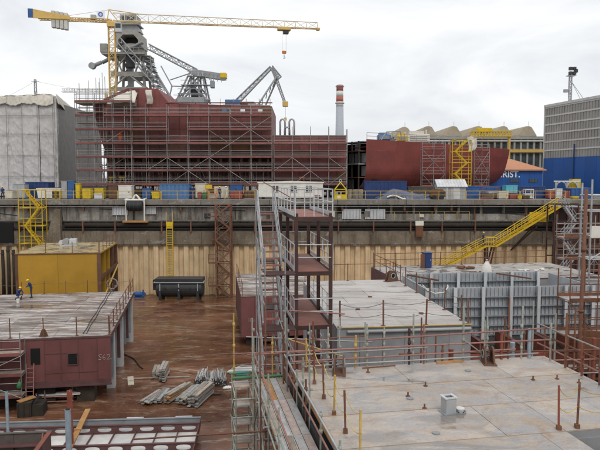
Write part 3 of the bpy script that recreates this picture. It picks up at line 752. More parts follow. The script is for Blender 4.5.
def boom_crane():
    """slewing crane with a long boom to the right, on an A-frame trestle"""
    Y = 142.0; base = at_y(193, 178, Y); t = thing('boom_crane', 'grey slewing crane with long boom sloping down to a yellow tip', 'crane', (base.x, Y, QZ))
    P = lambda px, py, dy=0: Vector((at_y(px, py, Y).x - base.x, dy, at_y(px, py, Y).z - QZ))
    lattice(MB(), P(148, 46.5), P(196, 71.5), 1.1, 1.1, 13, .14, .07).build('rear_boom', 'crane_grey', t)
    MB().prism([(P(193, 70).x, P(193, 69.5).z), (P(226, 78).x, P(226, 74.5).z), (P(226, 78).x, P(226, 80).z), (P(222, 80).x, P(222, 80.2).z), (P(193, 75).x, P(193, 75.5).z)], -.8, .8).build('front_boom', 'crane_grey', t)
    for k in range(7):
        q = P(198 + k * 4, 74.4 + k * .75); T('boom_rib', q + Vector((0, -.86, -.9)), q + Vector((0, -.86, .6)), .07, 'crane_stone', t)
    q = P(224.5, 75.5); MB().b2((q.x - .9, -1.0, q.z - .7), (q.x + .5, 1.0, q.z + .5)).build('boom_tip', 'yellow', t, bevel=.1)
    # trestle
    for a, b in (((178, 103), (191, 73)), ((209, 103), (203, 73)), ((191, 100), (193, 73)), ((201, 100), (199, 73)), ((186, 92), (202, 76)), ((204, 92), (190, 76)), ((178, 101), (196, 85)), ((208, 101), (192, 85))):
        for s in (-2.4, 2.0):
            p, r2 = P(*a, s), P(*b, s * .6); T('trestle_leg', p, r2, .2, 'crane_grey', t)
    for py, x0, x1 in ((78, 189, 206), (86.5, 183, 209), (95, 180, 210), (101, 176, 212)):
        a, b = P(x0, py), P(x1, py)
        B2('platform', (a.x, -2.7, a.z - .05), (b.x, -1.6, a.z + .06), 'crane_grey', t)
        T('platform_rail', (a.x, -2.65, a.z + 1), (b.x, -2.65, a.z + 1), .06, 'crane_grey', t)
    a, b = P(192, 98), P(201, 90); MB().b2((a.x, -1.4, a.z), (b.x, 1.4, b.z)).build('machinery_house', 'crane_dark', t, bevel=.1)
    a, b = P(211, 88.5), P(215, 81.5); MB().b2((a.x, -1.5, a.z), (b.x, 0, b.z)).build('operator_cab', 'crane_grey', t, bevel=.08)
    T('cab_bracket', P(204, 86, -.8), P(212, 86, -.8), .2, 'crane_grey', t); T('cab_hanger', P(211, 77, -.8), P(212, 83, -.8), .12, 'crane_grey', t)
    T('stay', P(170, 80), P(191, 73), .12, 'crane_grey', t); T('stay', P(171, 86), P(186, 86.5), .12, 'crane_grey', t); T('stay', P(161, 66), P(172, 86), .14, 'crane_grey', t)
    T('stay', P(172, 86), P(168, 103), .16, 'crane_grey', t)
    p0 = P(193, 100)
    B2('portal', (p0.x - 3, -3, 0), (p0.x + 3, 3, p0.z + .3), 'crane_grey', t)
boom_crane()

def luffing_crane():
    Y = 180.0; base = at_y(240, 178, Y); t = thing('luffing_crane', 'grey double-link crane with folded jib and yellow hook end', 'crane', (base.x, Y, QZ))
    P = lambda px, py, dy=0: Vector((at_y(px, py, Y).x - base.x, dy, at_y(px, py, Y).z - QZ))
    lattice(MB(), P(234, 105), P(271, 67.5), 1.1, 1.3, 18, .17, .1, taper=.6).build('boom', 'crane_grey', t)
    lattice(MB(), P(271, 67), P(280, 78), .9, 1.0, 6, .16, .09).build('jib_upper', 'crane_grey', t)
    lattice(MB(), P(272, 67), P(285, 103), .8, .9, 12, .16, .09, taper=.7).build('jib_front', 'crane_grey', t)
    for s in (-1, 1): T('rear_strut', P(277 + s * .5, 77.5, s), P(262 + s * 3, 105, s * 2), .26, 'crane_grey', t)
    for k in range(4): q0, q1 = P(275 - k * 4, 82 + k * 6, -1), P(272.5 - k * 3.4, 86 + k * 6, 1); T('strut_tie', q0, q1, .12, 'crane_grey', t)
    q = P(285.3, 103.5); MB().b2((q.x - .8, -.6, q.z - .9), (q.x + .8, .6, q.z + .6)).build('jib_tip', 'crane_yellow', t, bevel=.15)
    T('hoist_rope', q, q - Vector((0, 0, 4)), .05, 'crane_dark', t)
    B2('hook_block', (q.x - .4, -.3, q.z - 4.8), (q.x + .4, .3, q.z - 4), 'crane_yellow', t)
    a, b = P(226, 106), P(241, 100.5); MB().b2((a.x, -2.5, a.z), (b.x, 2.5, b.z)).build('machinery_house', 'blue_pale', t, bevel=.1)
    a, b = P(241.5, 106), P(255, 102.5); MB().b2((a.x, -2, a.z), (b.x, 2, b.z)).build('counterweight', 'brown', t, bevel=.1)
    a = P(233, 106); lattice(MB(), (a.x, 0, 0), (a.x, 0, a.z), 5, 5, 8, .3, .16).build('portal_tower', 'crane_grey', t)
    a, b = P(226, 106), P(270, 106); B2('turntable', (a.x, -2.6, a.z - .6), (b.x, 2.6, a.z), 'crane_grey', t)
luffing_crane()

# ================================================================== SHROUDED HALL (left)
def cloth(name, fn, nu, nv, m, parent, thick=.03):
    o = MB().grid(fn, nu, nv).build(name, m, parent, smooth=True, fix=True)
    s = o.modifiers.new('thickness', 'SOLIDIFY'); s.thickness = thick; return o
def nz3(x, y, z, s=1.0): return mnoise.noise(Vector((x * s, y * s, z * s)))
def fold(x, z, k):          # hanging folds, stronger low down
    r1 = 1 - abs(nz3(x, z * .22 + .6 * nz3(x, z, k, .3), k, .9)) * 2.4; r2 = 1 - abs(nz3(x + .5 * z, z * .5, k + 5, .6)) * 2.6
    r3 = 1 - abs(nz3(x * 2.6, z * .16, k + 3, .8)) * 2.6
    r4 = 1 - abs(nz3(x * 1.2 + z * .9, z * .9 - x * .5, k + 8, .9)) * 3.4
    return .07 * max(0, r1) ** 2 + .09 * max(0, r2) ** 5 + .10 * max(0, r3) ** 3 + .07 * max(0, r4) ** 4 + .07 * nz3(x, z * .35, k, .3)
def shrouded():
    C = at_y(56, 178, 96); t = thing('shrouded_hall', 'scaffold hall shrouded in grey and white tarpaulins', 'shelter', (C.x, 96, QZ), 0)
    H = at_y(56, 96.5, 96).z - QZ; Wd = 26.0; D = at_y(78.5, 178, 121)
    dx, dy = D.x - C.x, 25.0
    B2('inner_frame', (-Wd, .6, 0), (-.5, 24, H - .6), 'scaf_tube', t)
    n = 11; w = Wd / n
    for i in range(n):          # front sheets overlap
        xa = -Wd + i * w - .15 + (.35 if i == n - 1 else 0); k = i * 7.3
        cloth('front_sheet', lambda u, v: (xa + u * (w + .3), -.25 - .07 * (i % 2) - fold(xa + u * w, v * H, k) * (1.15 - .5 * v), .15 + v * (H - .1)), 44, 90, 'tarp_grey', t)
    m = 6
    for i in range(m):
        a, b = i / m, (i + 1) / m + .02; k = 60 + i * 5.1
        def f(u, v):
            s = a + (b - a) * u; q = fold(s * 25, v * H, k); hh = H * (1 - .02 * s)
            return (dx * s + .12 + .05 * (i % 2) + abs(q) * .8, dy * s - .55 * (1 - s), .15 + v * (hh - .1) * (.97 if i in (1, 3) else 1))
        cloth('side_sheet', f, 50, 80, 'tarp_grey', t)
    # roof of white sheets draped over bumpy bows
    for i in range(n):
        xa = -Wd + i * w - .2; k = 100 + i
        def f(u, v):
            x = xa + u * (w + .4) + .0; yy = v * 25
            bowz = .22 * math.sin(u * math.pi) ** .6 * (.8 + .5 * nz3(i, 3.1, 0)) + .25 - .11 * (n - 1 - i)
            return (x + dx * v, -.75 + yy + .3 * nz3(u * 3, v * 4, k), H - .1 + bowz * (1 - .25 * v) + .16 * nz3(u * 2.5, v * 5, k + 4))
        cloth('roof_sheet', f, 22, 24, 'tarp_white', t)
        drop = [1.2, 1.5, 1.1, 1.4, 1.2, 1.5, 2.9, 1.3, 1.4][i % 9]
        def e(u, v):
            x = xa + u * (w + .4); bowz = .22 * math.sin(u * math.pi) ** .6 * (.8 + .5 * nz3(i, 3.1, 0)) + .25 - .11 * (n - 1 - i)
            top = H - .1 + bowz + .16 * nz3(u * 2.5, 0, k + 4); lo = H - drop * (.75 + .25 * math.sin(u * math.pi)) - .25 * abs(nz3(u * 4, 2, k))
            return (x, -.62 - .04 * math.sin(v * 2.6) - .9 * abs(fold(x * 1.6, v * 3, k)), top + (lo - top) * v)
        cloth('eaves_sheet', e, 22, 10, 'tarp_white', t)
    for zz in (3.2, 6.4, 9.6, 12.4):
        T('lashing_tube', (-Wd, -.62, zz), (.1, -.62, zz), .035, 'scaf_tube', t)
    for i in range(n + 1): T('lashing_pole', (-Wd + i * w, -.58, 0), (-Wd + i * w, -.58, H - .8), .03, 'scaf_tube', t)
    def g(u, v):
        s = u; return (dx * s + .6 + .35 * v + .25 * fold(s * 20, v * 3, 44), -.7 + dy * s, H + .35 * (1 - s) - v * (1.6 + .7 * nz3(s * 6, 1, 2)))
    cloth('eaves_sheet', g, 40, 8, 'tarp_white', t)
shrouded()
# ================================================================== SHIP UNDER SCAFFOLDING
def ship():
    Y = 93.4; base = at_y(180, 178, Y); t = thing('ship_under_construction', 'rust red ship hull standing on the quay behind scaffolding', 'ship', (base.x, Y, QZ))
    P = lambda px, py: (at_y(px, py, Y).x - base.x, at_y(px, py, Y).z - QZ)
    D = 15.0
    def plates(poly_top, x0, x1, zb, nx, nz, nm='hull_plate', m='ship_red', y0=0.0):
        """side shell plates between zb and the outline poly_top(x)"""
        for i in range(nx):
            xa = x0 + (x1 - x0) * i / nx; xb = x0 + (x1 - x0) * (i + 1) / nx - .03
            for k in range(nz):
                za0 = zb + (poly_top(xa) - zb) * k / nz; za1 = zb + (poly_top(xa) - zb) * (k + 1) / nz - .03
                zb0 = zb + (poly_top(xb) - zb) * k / nz; zb1 = zb + (poly_top(xb) - zb) * (k + 1) / nz - .03
                yy = y0 + rnd.uniform(-.03, .03)
                MB().prism([(xa, za0), (xb, zb0), (xb, zb1), (xa, za1)], yy - .03, yy + .05).build(nm, m if rnd.random() < .93 else 'ship_rust', t)
    xm, zm = P(166, 103); x1, zt1 = P(272, 106); x0, _ = P(128, 88); _, zb = P(200, 158); xs, zs = P(157.5, 88)
    def top(x):
        if x <= xs: return zs
        if x <= xm: return zs + (zm - zs) * (x - xs) / (xm - xs)
        return zm + (zt1 - zm) * (x - xm) / (x1 - xm)
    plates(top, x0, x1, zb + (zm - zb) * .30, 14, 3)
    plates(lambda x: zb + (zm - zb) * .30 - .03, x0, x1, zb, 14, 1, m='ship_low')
    MB().prism([(x0, zb), (x1, zb), (x1, zt1 - .05), (xm, zm - .05), (xs, zs - .05), (x0, zs - .05)], .06, D).build('hull_core', 'ship_red', t)
    # bow overhang stepping back to the left
    xb0, zb0 = P(88, 138); xb1, zb1 = P(112, 103)
    bow = MB()
    def bf(u, v):
        x = x0 + (xb0 - x0) * u * (.62 + .38 * v ** .6); return (x, .1 + 2.5 * u ** 2.2, zb + .3 + (zs - zb - .3 - 2.3 * u) * v)
    bow.grid(bf, 10, 10).build('bow_shell', 'ship_red', t, smooth=True)
    MB().prism([(xb1 - 1.8, zb), (x0, zb), (x0, zs - 1.0), (xb1, zb1)], .9, D - 2).build('bow_core', 'ship_dark', t)
    # lower, darker bottom set back under the turn of the side
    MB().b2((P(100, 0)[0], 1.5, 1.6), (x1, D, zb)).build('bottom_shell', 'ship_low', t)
    for i in range(17):
        x = P(104, 0)[0] + i * (x1 - P(104, 0)[0] - .4) / 16; B2('bilge_frame', (x, 1.1 + .2 * (i % 3 == 0), 1.6), (x + .16, 1.5, zb), 'ship_dark', t)
    for px in (106, 121, 140, 158, 176, 196, 219, 240, 259):      # cradles
        x = P(px, 0)[0]; c = B2('cradle_post', (x - .2, .3, 0), (x + .2, .8, zb), 'ship_low', t); B2('cradle_post', (x + 1.1, .3, 0), (x + 1.4, .8, zb), 'ship_low', t)
        B2('cradle_beam', (x - .6, .05, zb - 1.2), (x + 1.9, .75, zb - .8), 'ship_low', t); B2('cradle_block', (x - .6, .0, 0), (x + 1.9, 2.4, .5), 'dark_timber', t)
    # bulwark openings near the top edge
    for px in (222, 227, 240.5, 258):
        a = P(px, 112); b = P(px + 4.5, 109.2); o = B2('port_opening', (a[0], -.06, a[1]), (b[0], -.035, b[1]), {222: 'blue_pale', 227: 'glass_dark', 240.5: 'sign_white', 258: 'sign_white'}[px], t)
    # rust-coloured unpainted shell strip
    a, b = P(209, 151), P(256, 137); n = 6
    for i in range(n):
        xa = a[0] + (b[0] - a[0]) * i / n; B2('bare_plate', (xa, -.07, a[1]), (xa + (b[0] - a[0]) / n - .04, -.035, b[1]), 'ship_rust', t)
    B2('deck_edge', (xm, -.12, zm - .02), (x1 + .05, .3, zm + .1), 'red_primer', t)
    # lower aft part
    x2, zt2 = P(272.5, 136); x3, _ = P(346, 136); _, zb2 = P(300, 181)
    plates(lambda x: zt2, x2, x3, zb2, 8, 3)
    MB().b2((x2, .06, .8), (x3, D - 3, zt2 - .03)).build('aft_core', 'ship_dark', t)
    B2('aft_deck', (x2, -.1, zt2), (x3 + .1, D - 3, zt2 + .12), 'red_primer', t)
    for i in range(5): B2('aft_cradle', (x2 + 1 + i * 2.4, .3, 0), (x2 + 1.5 + i * 2.4, 3, .8), 'dark_timber', t)
    # deck clutter silhouettes
    for px, w, h in ((176, 5, 1.0), (246, 4, .7), (255, 3, .5)):
        a = P(px, 105); MB().b2((a[0], 3, a[1] - .4), (a[0] + w * .3, 5, a[1] + h)).build('deck_house', 'crane_grey', t, bevel=.05)
    for px in (170, 182, 195, 207, 220, 233, 246, 259, 270):
        a = P(px, 104.5); T('deck_post', (a[0], .4, a[1] - .5), (a[0], .4, a[1] + .9), .04, 'scaf_tube', t)
ship()
def trestles():
    for i, (px, Y, m) in enumerate(((112, 92.2, 'yellow'), (122, 92.6, 'yellow'), (302, 92.4, 'orange'))):
        p = at_y(px, 178, Y); t = thing('trestle', ['yellow trestle under the bow, left one', 'yellow trestle under the bow, right one', 'orange trestle under the aft part of the ship'][i], 'trestle', (p.x, Y, QZ)); h = 2.9
        for y in (0, .5):
            for s in (-1, 1): T('leg', (s * .8, y, 0), (s * .2, y, h), .07, m, t)
            T('cross_bar', (-.55, y, h * .4), (.55, y, h * .4), .05, m, t)
        B2('top_beam', (-.45, -.1, h), (.45, .6, h + .18), m, t); T('tie', (-.5, 0, h * .5), (-.5, .5, h * .5), .05, m, t)
trestles()
def shoring():
    p0 = at_y(180, 178, 92.6); t = thing('shoring_tubes', 'tangle of grey props and tubes under the ship side', 'scaffold', (p0.x, 92.6, QZ)); r2 = random.Random(4)
    for i in range(46):
        x = at_y(98 + i * 3.75 + r2.uniform(-1.5, 1.5), 178, 92.6).x - p0.x; y = r2.uniform(0, .7); h = r2.uniform(3.5, 5.4); m = ('scaf_tube', 'scaf_rust', 'scaf_tube', 'scaf_red')[i % 4]
        T('prop', (x, y, 0), (x + r2.uniform(-.5, .5), y, h), .05, m, t)
        if i % 3 == 0: T('diagonal', (x, y, r2.uniform(.3, 1)), (x + r2.uniform(-2.5, 2.5), y, h), .04, m, t)
    a, b = at_y(97, 178, 92.6).x - p0.x, at_y(270, 178, 92.6).x - p0.x
    for z in (1.0, 1.9, 2.9, 3.9, 4.8): T('waling', (a, .35, z), (b, .35, z), .045, 'scaf_tube', t)
    for k in range(8): x = a + (b - a) * (k + .3) / 8; B2('plank_deck', (x, .0, 2.0 + (k % 2) * 1.9), (x + 2.2, .8, 2.08 + (k % 2) * 1.9), 'plank', t)
shoring()
def vents():
    for i, (px, ptop) in enumerate(((282.7, 119), (287.2, 127), (291.8, 119))):
        Y = 96.5; b = at_y(px, 137, Y); tp = at_y(px, ptop, Y).z; z0 = at_y(300, 136, 93.4).z + .12
        t = thing('vent_pipe', ['tall silver vent hoop on aft deck, left one', 'short silver vent hoop between the two tall ones', 'tall silver vent hoop on aft deck, right one'][i], 'vent', (b.x, Y, z0), 0, 'silver vent hoops')
        h = tp - z0; w = .38
        MB().path([(-w, 0, 0), (-w, 0, h - .45), (-w * .7, 0, h - .14), (0, 0, h), (w * .7, 0, h - .14), (w, 0, h - .45), (w, 0, 0)], .15, 8).build('hoop', 'alu', t, smooth=True)
        for s in (-w, w): MB().tube((s, 0, 0), (s, 0, .1), .26, 10).build('flange', 'alu', t)
vents()
# tarpaulin on the bow
def bow_tarp():
    Y = 92.6; a = at_y(108, 104, Y); t0 = at_y(128, 92, Y)
    t = thing('bow_tarpaulin', 'cream tarpaulin draped over the top of the ship bow', 'tarpaulin', (a.x, Y - .3, a.z))
    w = at_y(136, 92, Y).x - a.x; h = at_y(120, 87, Y).z - a.z
    def f(u, v):
        ridge = h * (.35 + .65 * min(1, u * 1.25)) * (1 if u < .93 else .85)
        return (u * w, -.4 + 4.5 * v - .25 * nz3(u * 5, v * 6, 2), ridge * min(1, .05 + 1.15 * math.sin(min(1, v * 1.5) * math.pi / 2)) + .22 * nz3(u * 4, v * 5, 7))
    cloth('sheet', f, 24, 18, 'tarp_white', t)
    b = MB().b2((.1, .7, -.3), (w - .15, 4, h * .32)); b.build('packing', 'plank', t)
    t2 = thing('hanging_tarpaulin', 'cream cloth strip hanging from the bow edge by the red plating', 'tarpaulin', tuple(at_y(146, 104, 92.4)))
    hh = at_y(146, 90, 92.4).z - at_y(146, 104, 92.4).z
    cloth('sheet', lambda u, v: (u * .9 + .25 * math.sin(v * 4) * (1 - v), .25 - .5 * math.sin(v * 2.2) + .12 * nz3(u * 6, v * 4, 1), v * hh), 8, 16, 'tarp_white', t2)
bow_tarp()

# ---- scaffolds in front of it
lv = [at_y(100, y, 91).z - QZ for y in (185, 171, 157.6, 144, 130, 116, 102.3)]
S = at_y(105, 178, 91)
bay = (at_y(272, 178, 91).x - S.x) / 8
scaffold('tall scaffold with red toe boards before the middle of the ship', (S.x, 90.9, QZ), 0, 8, bay, 1.1, lv[:6], lv[5] + 1.3, brace=.28, r=.045, skip=.02, dep2=1.4, inner=True)
S2 = at_y(78, 178, 91)
scaffold('narrow stepped scaffold wrapped round the ship bow', (S2.x, 90.4, QZ), 0, 3, (at_y(133, 178, 91).x - S2.x) / 3, 1.3, lv[:4] + [lv[4], lv[5], lv[6]], lv[6] + 1.6, brace=.1, r=.042, skip=.08, dep2=.75, inner=True)
S3 = at_y(273, 178, 91)
bay3 = (at_y(346, 178, 91).x - S3.x) / 4
scaffold('lower scaffold before the aft part of the ship', (S3.x + .15, 90.95, QZ), 0, 4, bay3, 1.1, lv[:4] , lv[4] + .2, brace=.5, r=.045, dep2=1.4, inner=True)
# bare standards poking above the bow
def poles():
    t = thing('scaffold_poles', 'cluster of bare scaffold poles rising above the bow', 'scaffold', (at_y(92, 178, 95).x, 95, QZ))
    for i in range(9):
        px = 80 + i * 3.3 + rnd.uniform(-.8, .8); x = at_y(px, 100, 95).x - t.location.x; z = at_y(px, rnd.uniform(70, 98), 95).z - QZ; y = rnd.uniform(-1, 2)
        T('standard', (x, y, 0), (x, y, z), .04, 'scaf_tube', t)
    a, b = at_y(79, 100, 95).x - t.location.x, at_y(110, 100, 95).x - t.location.x
    for py in (90, 99, 108, 118, 128): z = at_y(90, py, 95).z - QZ; T('ledger', (a, -.5, z), (b, -.5, z), .035, 'scaf_tube', t)
    for py in (104, 113, 124, 140): z = at_y(90, py, 95).z - QZ; B2('deck_board', (a - .5 + .5 * rnd.random(), -1.2, z), (a + 4.4, 2.5, z + .1), 'plank', t)
poles()

# ================================================================== RED HULL SECTION (right)
def bow_section():
    A = at_y(366, 178, 96); rz = R(28); t = thing('hull_section', 'dark red rounded hull section open at its left end', 'ship section', (A.x, A.y, QZ), rz)
    Bp = at_y(514.5, 178, 112.5); Ln = L(t, Bp).x
    Ht = at_y(366, 139, 96).z - QZ; zb = .75; H = Ht - zb
    def S(s, q):       # s along, q 0 top .. 1 under the keel
        if q < .52: z = 1 - q / .52 * .55; y = 0.02 * q
        else:
            a = (q - .52) / .48 * math.pi / 2; z = .45 * (1 - math.sin(a)); y = 4.6 * (1 - math.cos(a)) + .01
        zz = zb + H * z * (1 - .10 * s)
        end = Ln * (1 - .06 * (1 - z) ** 1.4 - .01 * (1 - z))
        return Vector((s * end, y + 17 * max(0, s - .62) ** 2, zz + (1.2 * max(0, s - .7) ** 1.5 * (1 - z) * 3)))
    ns, nq = 6, 5
    for i in range(ns):
        for k in range(nq):
            s0, s1, q0, q1 = i / ns, (i + 1) / ns, k / nq, (k + 1) / nq
            o = MB().grid(lambda u, v: S(s0 + (s1 - s0) * u * .998, q0 + (q1 - q0) * v * .997), 8, 8).build('hull_plate', 'red_hull', t, smooth=True)
    # stem closing plate, inner decks and open end
    pts = [S(1, q / 14) for q in range(15)]
    m = MB(); n = len(pts)
    for p in pts: m.v.append(tuple(p)); m.v.append((p.x - 6, 11, p.z))
    m.f = [(2 * i, 2 * i + 1, 2 * i + 3, 2 * i + 2) for i in range(n - 1)]
    m.build('end_plate', 'red_hull', t)
    MB().prism([(.3, .1), (Ln * .62, .1), (Ln * .8, .7), (Ln * .97, 2.4), (Ln * .9, 9), (.3, 9)], Ht - 1.2, Ht - 1.1, 'z').build('deck', 'red_primer', t)
    MB().b2((2.5, 3.6, zb + 2.5), (Ln * .86, 9, Ht - 1.6)).build('inner_core', 'ship_dark', t)
    # open left end: stacked decks, pillars, white panels (runs back and to the left)
    ed = L(t, at_y(346, 178, 101)); wd = 8.2
    for k, z in enumerate((.9, 2.9, 5.0, 7.0, H + zb - .4)):
        B2('end_deck', (-1.2 if k < 4 else -.2, .4, z), (2.5, wd, z + .14), 'brown' if k % 2 else 'grey_paint', t)
    for y in (.5, 2.4, 4.3, 6.2, 8.0): B2('end_pillar', (-1.1, y, 0), (-.9, y + .18, H + zb - .3), 'ship_dark', t)
    for y, z, w_, h_ in ((.9, 5.3, 1.3, 1.5), (2.7, 5.2, 1.4, 1.6), (4.6, 5.3, 1.3, 1.5), (.9, 3.2, 1.3, 1.6), (4.6, 1.2, 1.4, 1.5), (2.7, 7.3, 1.4, .9)):
        B2('end_panel', (.6, y, z), (.75, y + w_, z + h_), 'grey_light', t)
    B2('end_void', (1.6, .5, .9), (2.45, wd - .1, H + zb - .5), 'dark_hole', t)
    for i in range(9): B2('keel_block', (1 + i * 3.2, 3.6, 0), (2 + i * 3.2, 6.5, zb + .1), 'dark_timber', t)
    for z in (Ht + .5, Ht + 1.0): T('deck_rail', (.3, .3, z), (Ln * .55, .3, z), .035, 'scaf_tube', t)
    for i in range(8): T('deck_post', (.3 + i * 2.4, .3, Ht - .1), (.3 + i * 2.4, .3, Ht + 1), .035, 'scaf_tube', t)
    MB().path([(3.5, 1, Ht), (4.5, 1, Ht + 1.3), (7.2, 1, Ht + 1.5), (7.6, 1, Ht)], .1, 6).build('deck_hose', 'crane_grey', t)
bow_section()
def hull_scaf(a, b, Y, label, lvls, top, tube, toe):
    p, q = at_y(a, 178, Y), at_y(b, 178, Y); nb = 2
    return scaffold(label, (p.x, Y, QZ), 0, nb, (q.x - p.x) / nb, 1.2, lvls, top, tube=tube, toe=toe, r=.045, brace=.9)
ll = [1.6, 3.5, 5.4, 7.3]
hull_scaf(422, 445, 97, 'red and grey scaffold tower against the hull section, left of the yellow one', ll, 8.7, 'scaf_tube', 'scaf_red')
hull_scaf(474, 489, 101, 'red and grey scaffold tower against the hull section, right of the yellow one', ll, 8.3, 'scaf_tube', 'scaf_red')
def yellow_stair_tower(label, a, b, Y, ztop, nfl, zbase=QZ, m='yellow', dep=1.6, wide=None):
    p, q = at_y(a, 178, Y), at_y(b, 178, Y); w = q.x - p.x; t = thing('stair_tower', label, 'stair tower', (p.x, Y, zbase))
    H = ztop - zbase
    for x in (0, w * .5, w):
        for y in (0, dep): T('standard', (x, y, 0), (x, y, H), .055, m, t)
    for k in range(nfl + 1):
        z = H * k / nfl
        for y in (0, dep): T('ledger', (0, y, max(z, .1)), (w, y, max(z, .1)), .045, m, t)
        for x in (0, w): T('transom', (x, 0, max(z, .1)), (x, dep, max(z, .1)), .045, m, t)
        if k < nfl:
            z2 = H * (k + 1) / nfl
            for hh in (.5, 1.0):
                if z + hh < H: T('guard_rail', (0, 0, z + hh), (w, 0, z + hh), .035, m, t)
            B2('landing', (w * .78 if k % 2 else 0, .1, z2 - .06), (w if k % 2 else w * .22, dep - .1, z2), m, t)
            a_, b_ = (w * .2, w * .8) if k % 2 == 0 else (w * .8, w * .2)
            stair(t, (a_, .35 if b_ > a_ else .35, z + .02), (b_, .35, z2), .7 if b_ < a_ else -.7, 8, m, m)
            T('brace', (a_ if a_ < w / 2 else w, dep, z), (w if a_ < w / 2 else 0, dep, z2), .035, m, t)
    return t
yellow_stair_tower('yellow scaffold stair tower against the dark red hull section', 452, 471, 97.5, at_y(460, 140, 97.5).z, 5)
def wrap():
    Y = 98.5; a = at_y(475, 152, Y); t = thing('hanging_sheet', 'white plastic sheet hung between the yellow and red scaffold towers', 'tarpaulin', (a.x - 1.1, Y, a.z))
    h = at_y(478, 136, Y).z - a.z
    cloth('sheet', lambda u, v: (u * 1.5 * (.75 + .25 * v) + .15 * math.sin(v * 5), .16 * math.sin(u * 9 + v) + .12 * nz3(u * 5, v * 4, 1), v * h * (1 - .12 * u) + .35 * u * (1 - v)), 18, 16, 'tarp_white', t)
    T('line', (-.6, 0, h), (2.2, 0, h * .9), .04, 'scaf_tube', t)
wrap()
# ================================================================== QUAY CLUTTER
def crate(name, label, cat, a, b, top, Y, m, dep=2.0, kind='box', m2=None, bot=None, group=None, rz=0):
    """steel box / container on the quay spanning px a..b with its top at px row top"""
    p, q = at_y(a, 178, Y), at_y(b, 178, Y); w = q.x - p.x; h = at_y(a, top, Y).z - QZ
    t = thing(name, label, cat, (p.x, Y, QZ + .005), rz, group)
    if kind == 'container':
        f = .09
        body = MB(); n = max(4, int(w / .28))
        B2('core', (f, .07, .16), (w - f, dep - .07, h - .08), m, t)
        for i in range(n):
            xa = f + (w - 2 * f) * i / n
            if i % 2 == 0: body.b2((xa, .035, .18), (xa + (w - 2 * f) / n * .95, .069, h - .12))
        ns = int(dep / .28)
        for i in range(ns):
            if i % 2 == 0:
                ya = f + (dep - 2 * f) * i / ns
                body.b2((.035, ya, .18), (.069 + .02, ya + .25, h - .12)); body.b2((w - .09, ya, .18), (w - .035, ya + .25, h - .12))
        body.build('corrugated_side', m, t, fix=False)
        for x in (0, w - .12):
            for y in (0, dep - .12): B2('corner_post', (x, y, 0), (x + .12, y + .12, h), m, t)
        for y in (0, dep - .1):
            B2('bottom_rail', (.12, y, .02), (w - .12, y + .1, .16), m, t); B2('top_rail', (.12, y, h - .12), (w - .12, y + .1, h), m, t)
        B2('roof', (.05, .1, h - .06), (w - .05, dep - .1, h - .01), m2 or m, t)
    elif kind == 'cabinet':
        MB().b2((0, 0, .1), (w, dep, h)).build('body', m, t, bevel=.03)
        B2('door', (w * .08, -.025, .2), (w * .92, -.001, h * .94), m2 or m, t); B2('handle', (w * .78, -.06, h * .5), (w * .84, -.026, h * .58), 'crane_dark', t)
        B2('plinth', (.03, .03, 0), (w - .03, dep - .03, .1), 'crane_dark', t); B2('cap', (-.04, -.05, h), (w + .04, dep + .04, h + .07), m, t)
    elif kind == 'skip':
        MB().prism([(w * .06, .12), (w * .94, .12), (w, h), (0, h)], 0, dep).build('body', m, t)
        B2('rim', (-.04, -.04, h - .1), (w + .04, dep + .04, h + .02), m, t)
        for k in range(3): x = w * (.2 + .3 * k); B2('rib', (x - .04, -.05, .2), (x + .04, -.001, h - .1), m2 or m, t)
        for x in (w * .15, w * .75): B2('skid', (x, .1, 0), (x + w * .1, dep - .1, .12), 'crane_dark', t)
        B2('load', (w * .1, .1, h - .1), (w * .9, dep - .1, h + .04 + .1 * rnd.random()), 'brown', t)
    elif kind == 'pallet':
        for k in range(3): B2('pallet_runner', (0, dep * k / 2 - (.1 if k == 2 else .05 if k else 0), 0), (w, dep * k / 2 + (.1 if k == 0 else .05 if k == 1 else 0), .1), 'plank', t)
        MB().b2((.02, .02, .1), (w - .02, dep - .02, h)).build('load', m, t, bevel=.06)
        for x in (w * .3, w * .7): B2('strap', (x - .03, -.0, .1), (x + .03, dep, h + .012), 'crane_dark', t)
    elif kind == 'rack':
        for x in (0, w):
            for y in (0, dep): T('post', (x, y, 0), (x, y, h), .05, m, t)
        for z in (.15, h * .5, h - .05):
            for y in (0, dep): T('bar', (0, y, z), (w, y, z), .04, m, t)
            for x in (0, w): T('side_bar', (x, 0, z), (x, dep, z), .04, m, t)
        B2('load', (.1, .1, .17), (w - .1, dep - .1, h * .45), m2 or m, t)
    else:
        MB().b2((0, 0, .08), (w, dep, h)).build('body', m, t, bevel=.04)
        for x in (.1, w - .25): B2('runner', (x, .02, 0), (x + .15, dep - .02, .08), 'crane_dark', t)
        B2('lid', (-.03, -.03, h), (w + .03, dep + .03, h + .06), m2 or m, t)
        for k in range(1, 3): B2('rib', (w * k / 3 - .03, -.04, .12), (w * k / 3 + .03, -.001, h - .04), m, t)
    return t
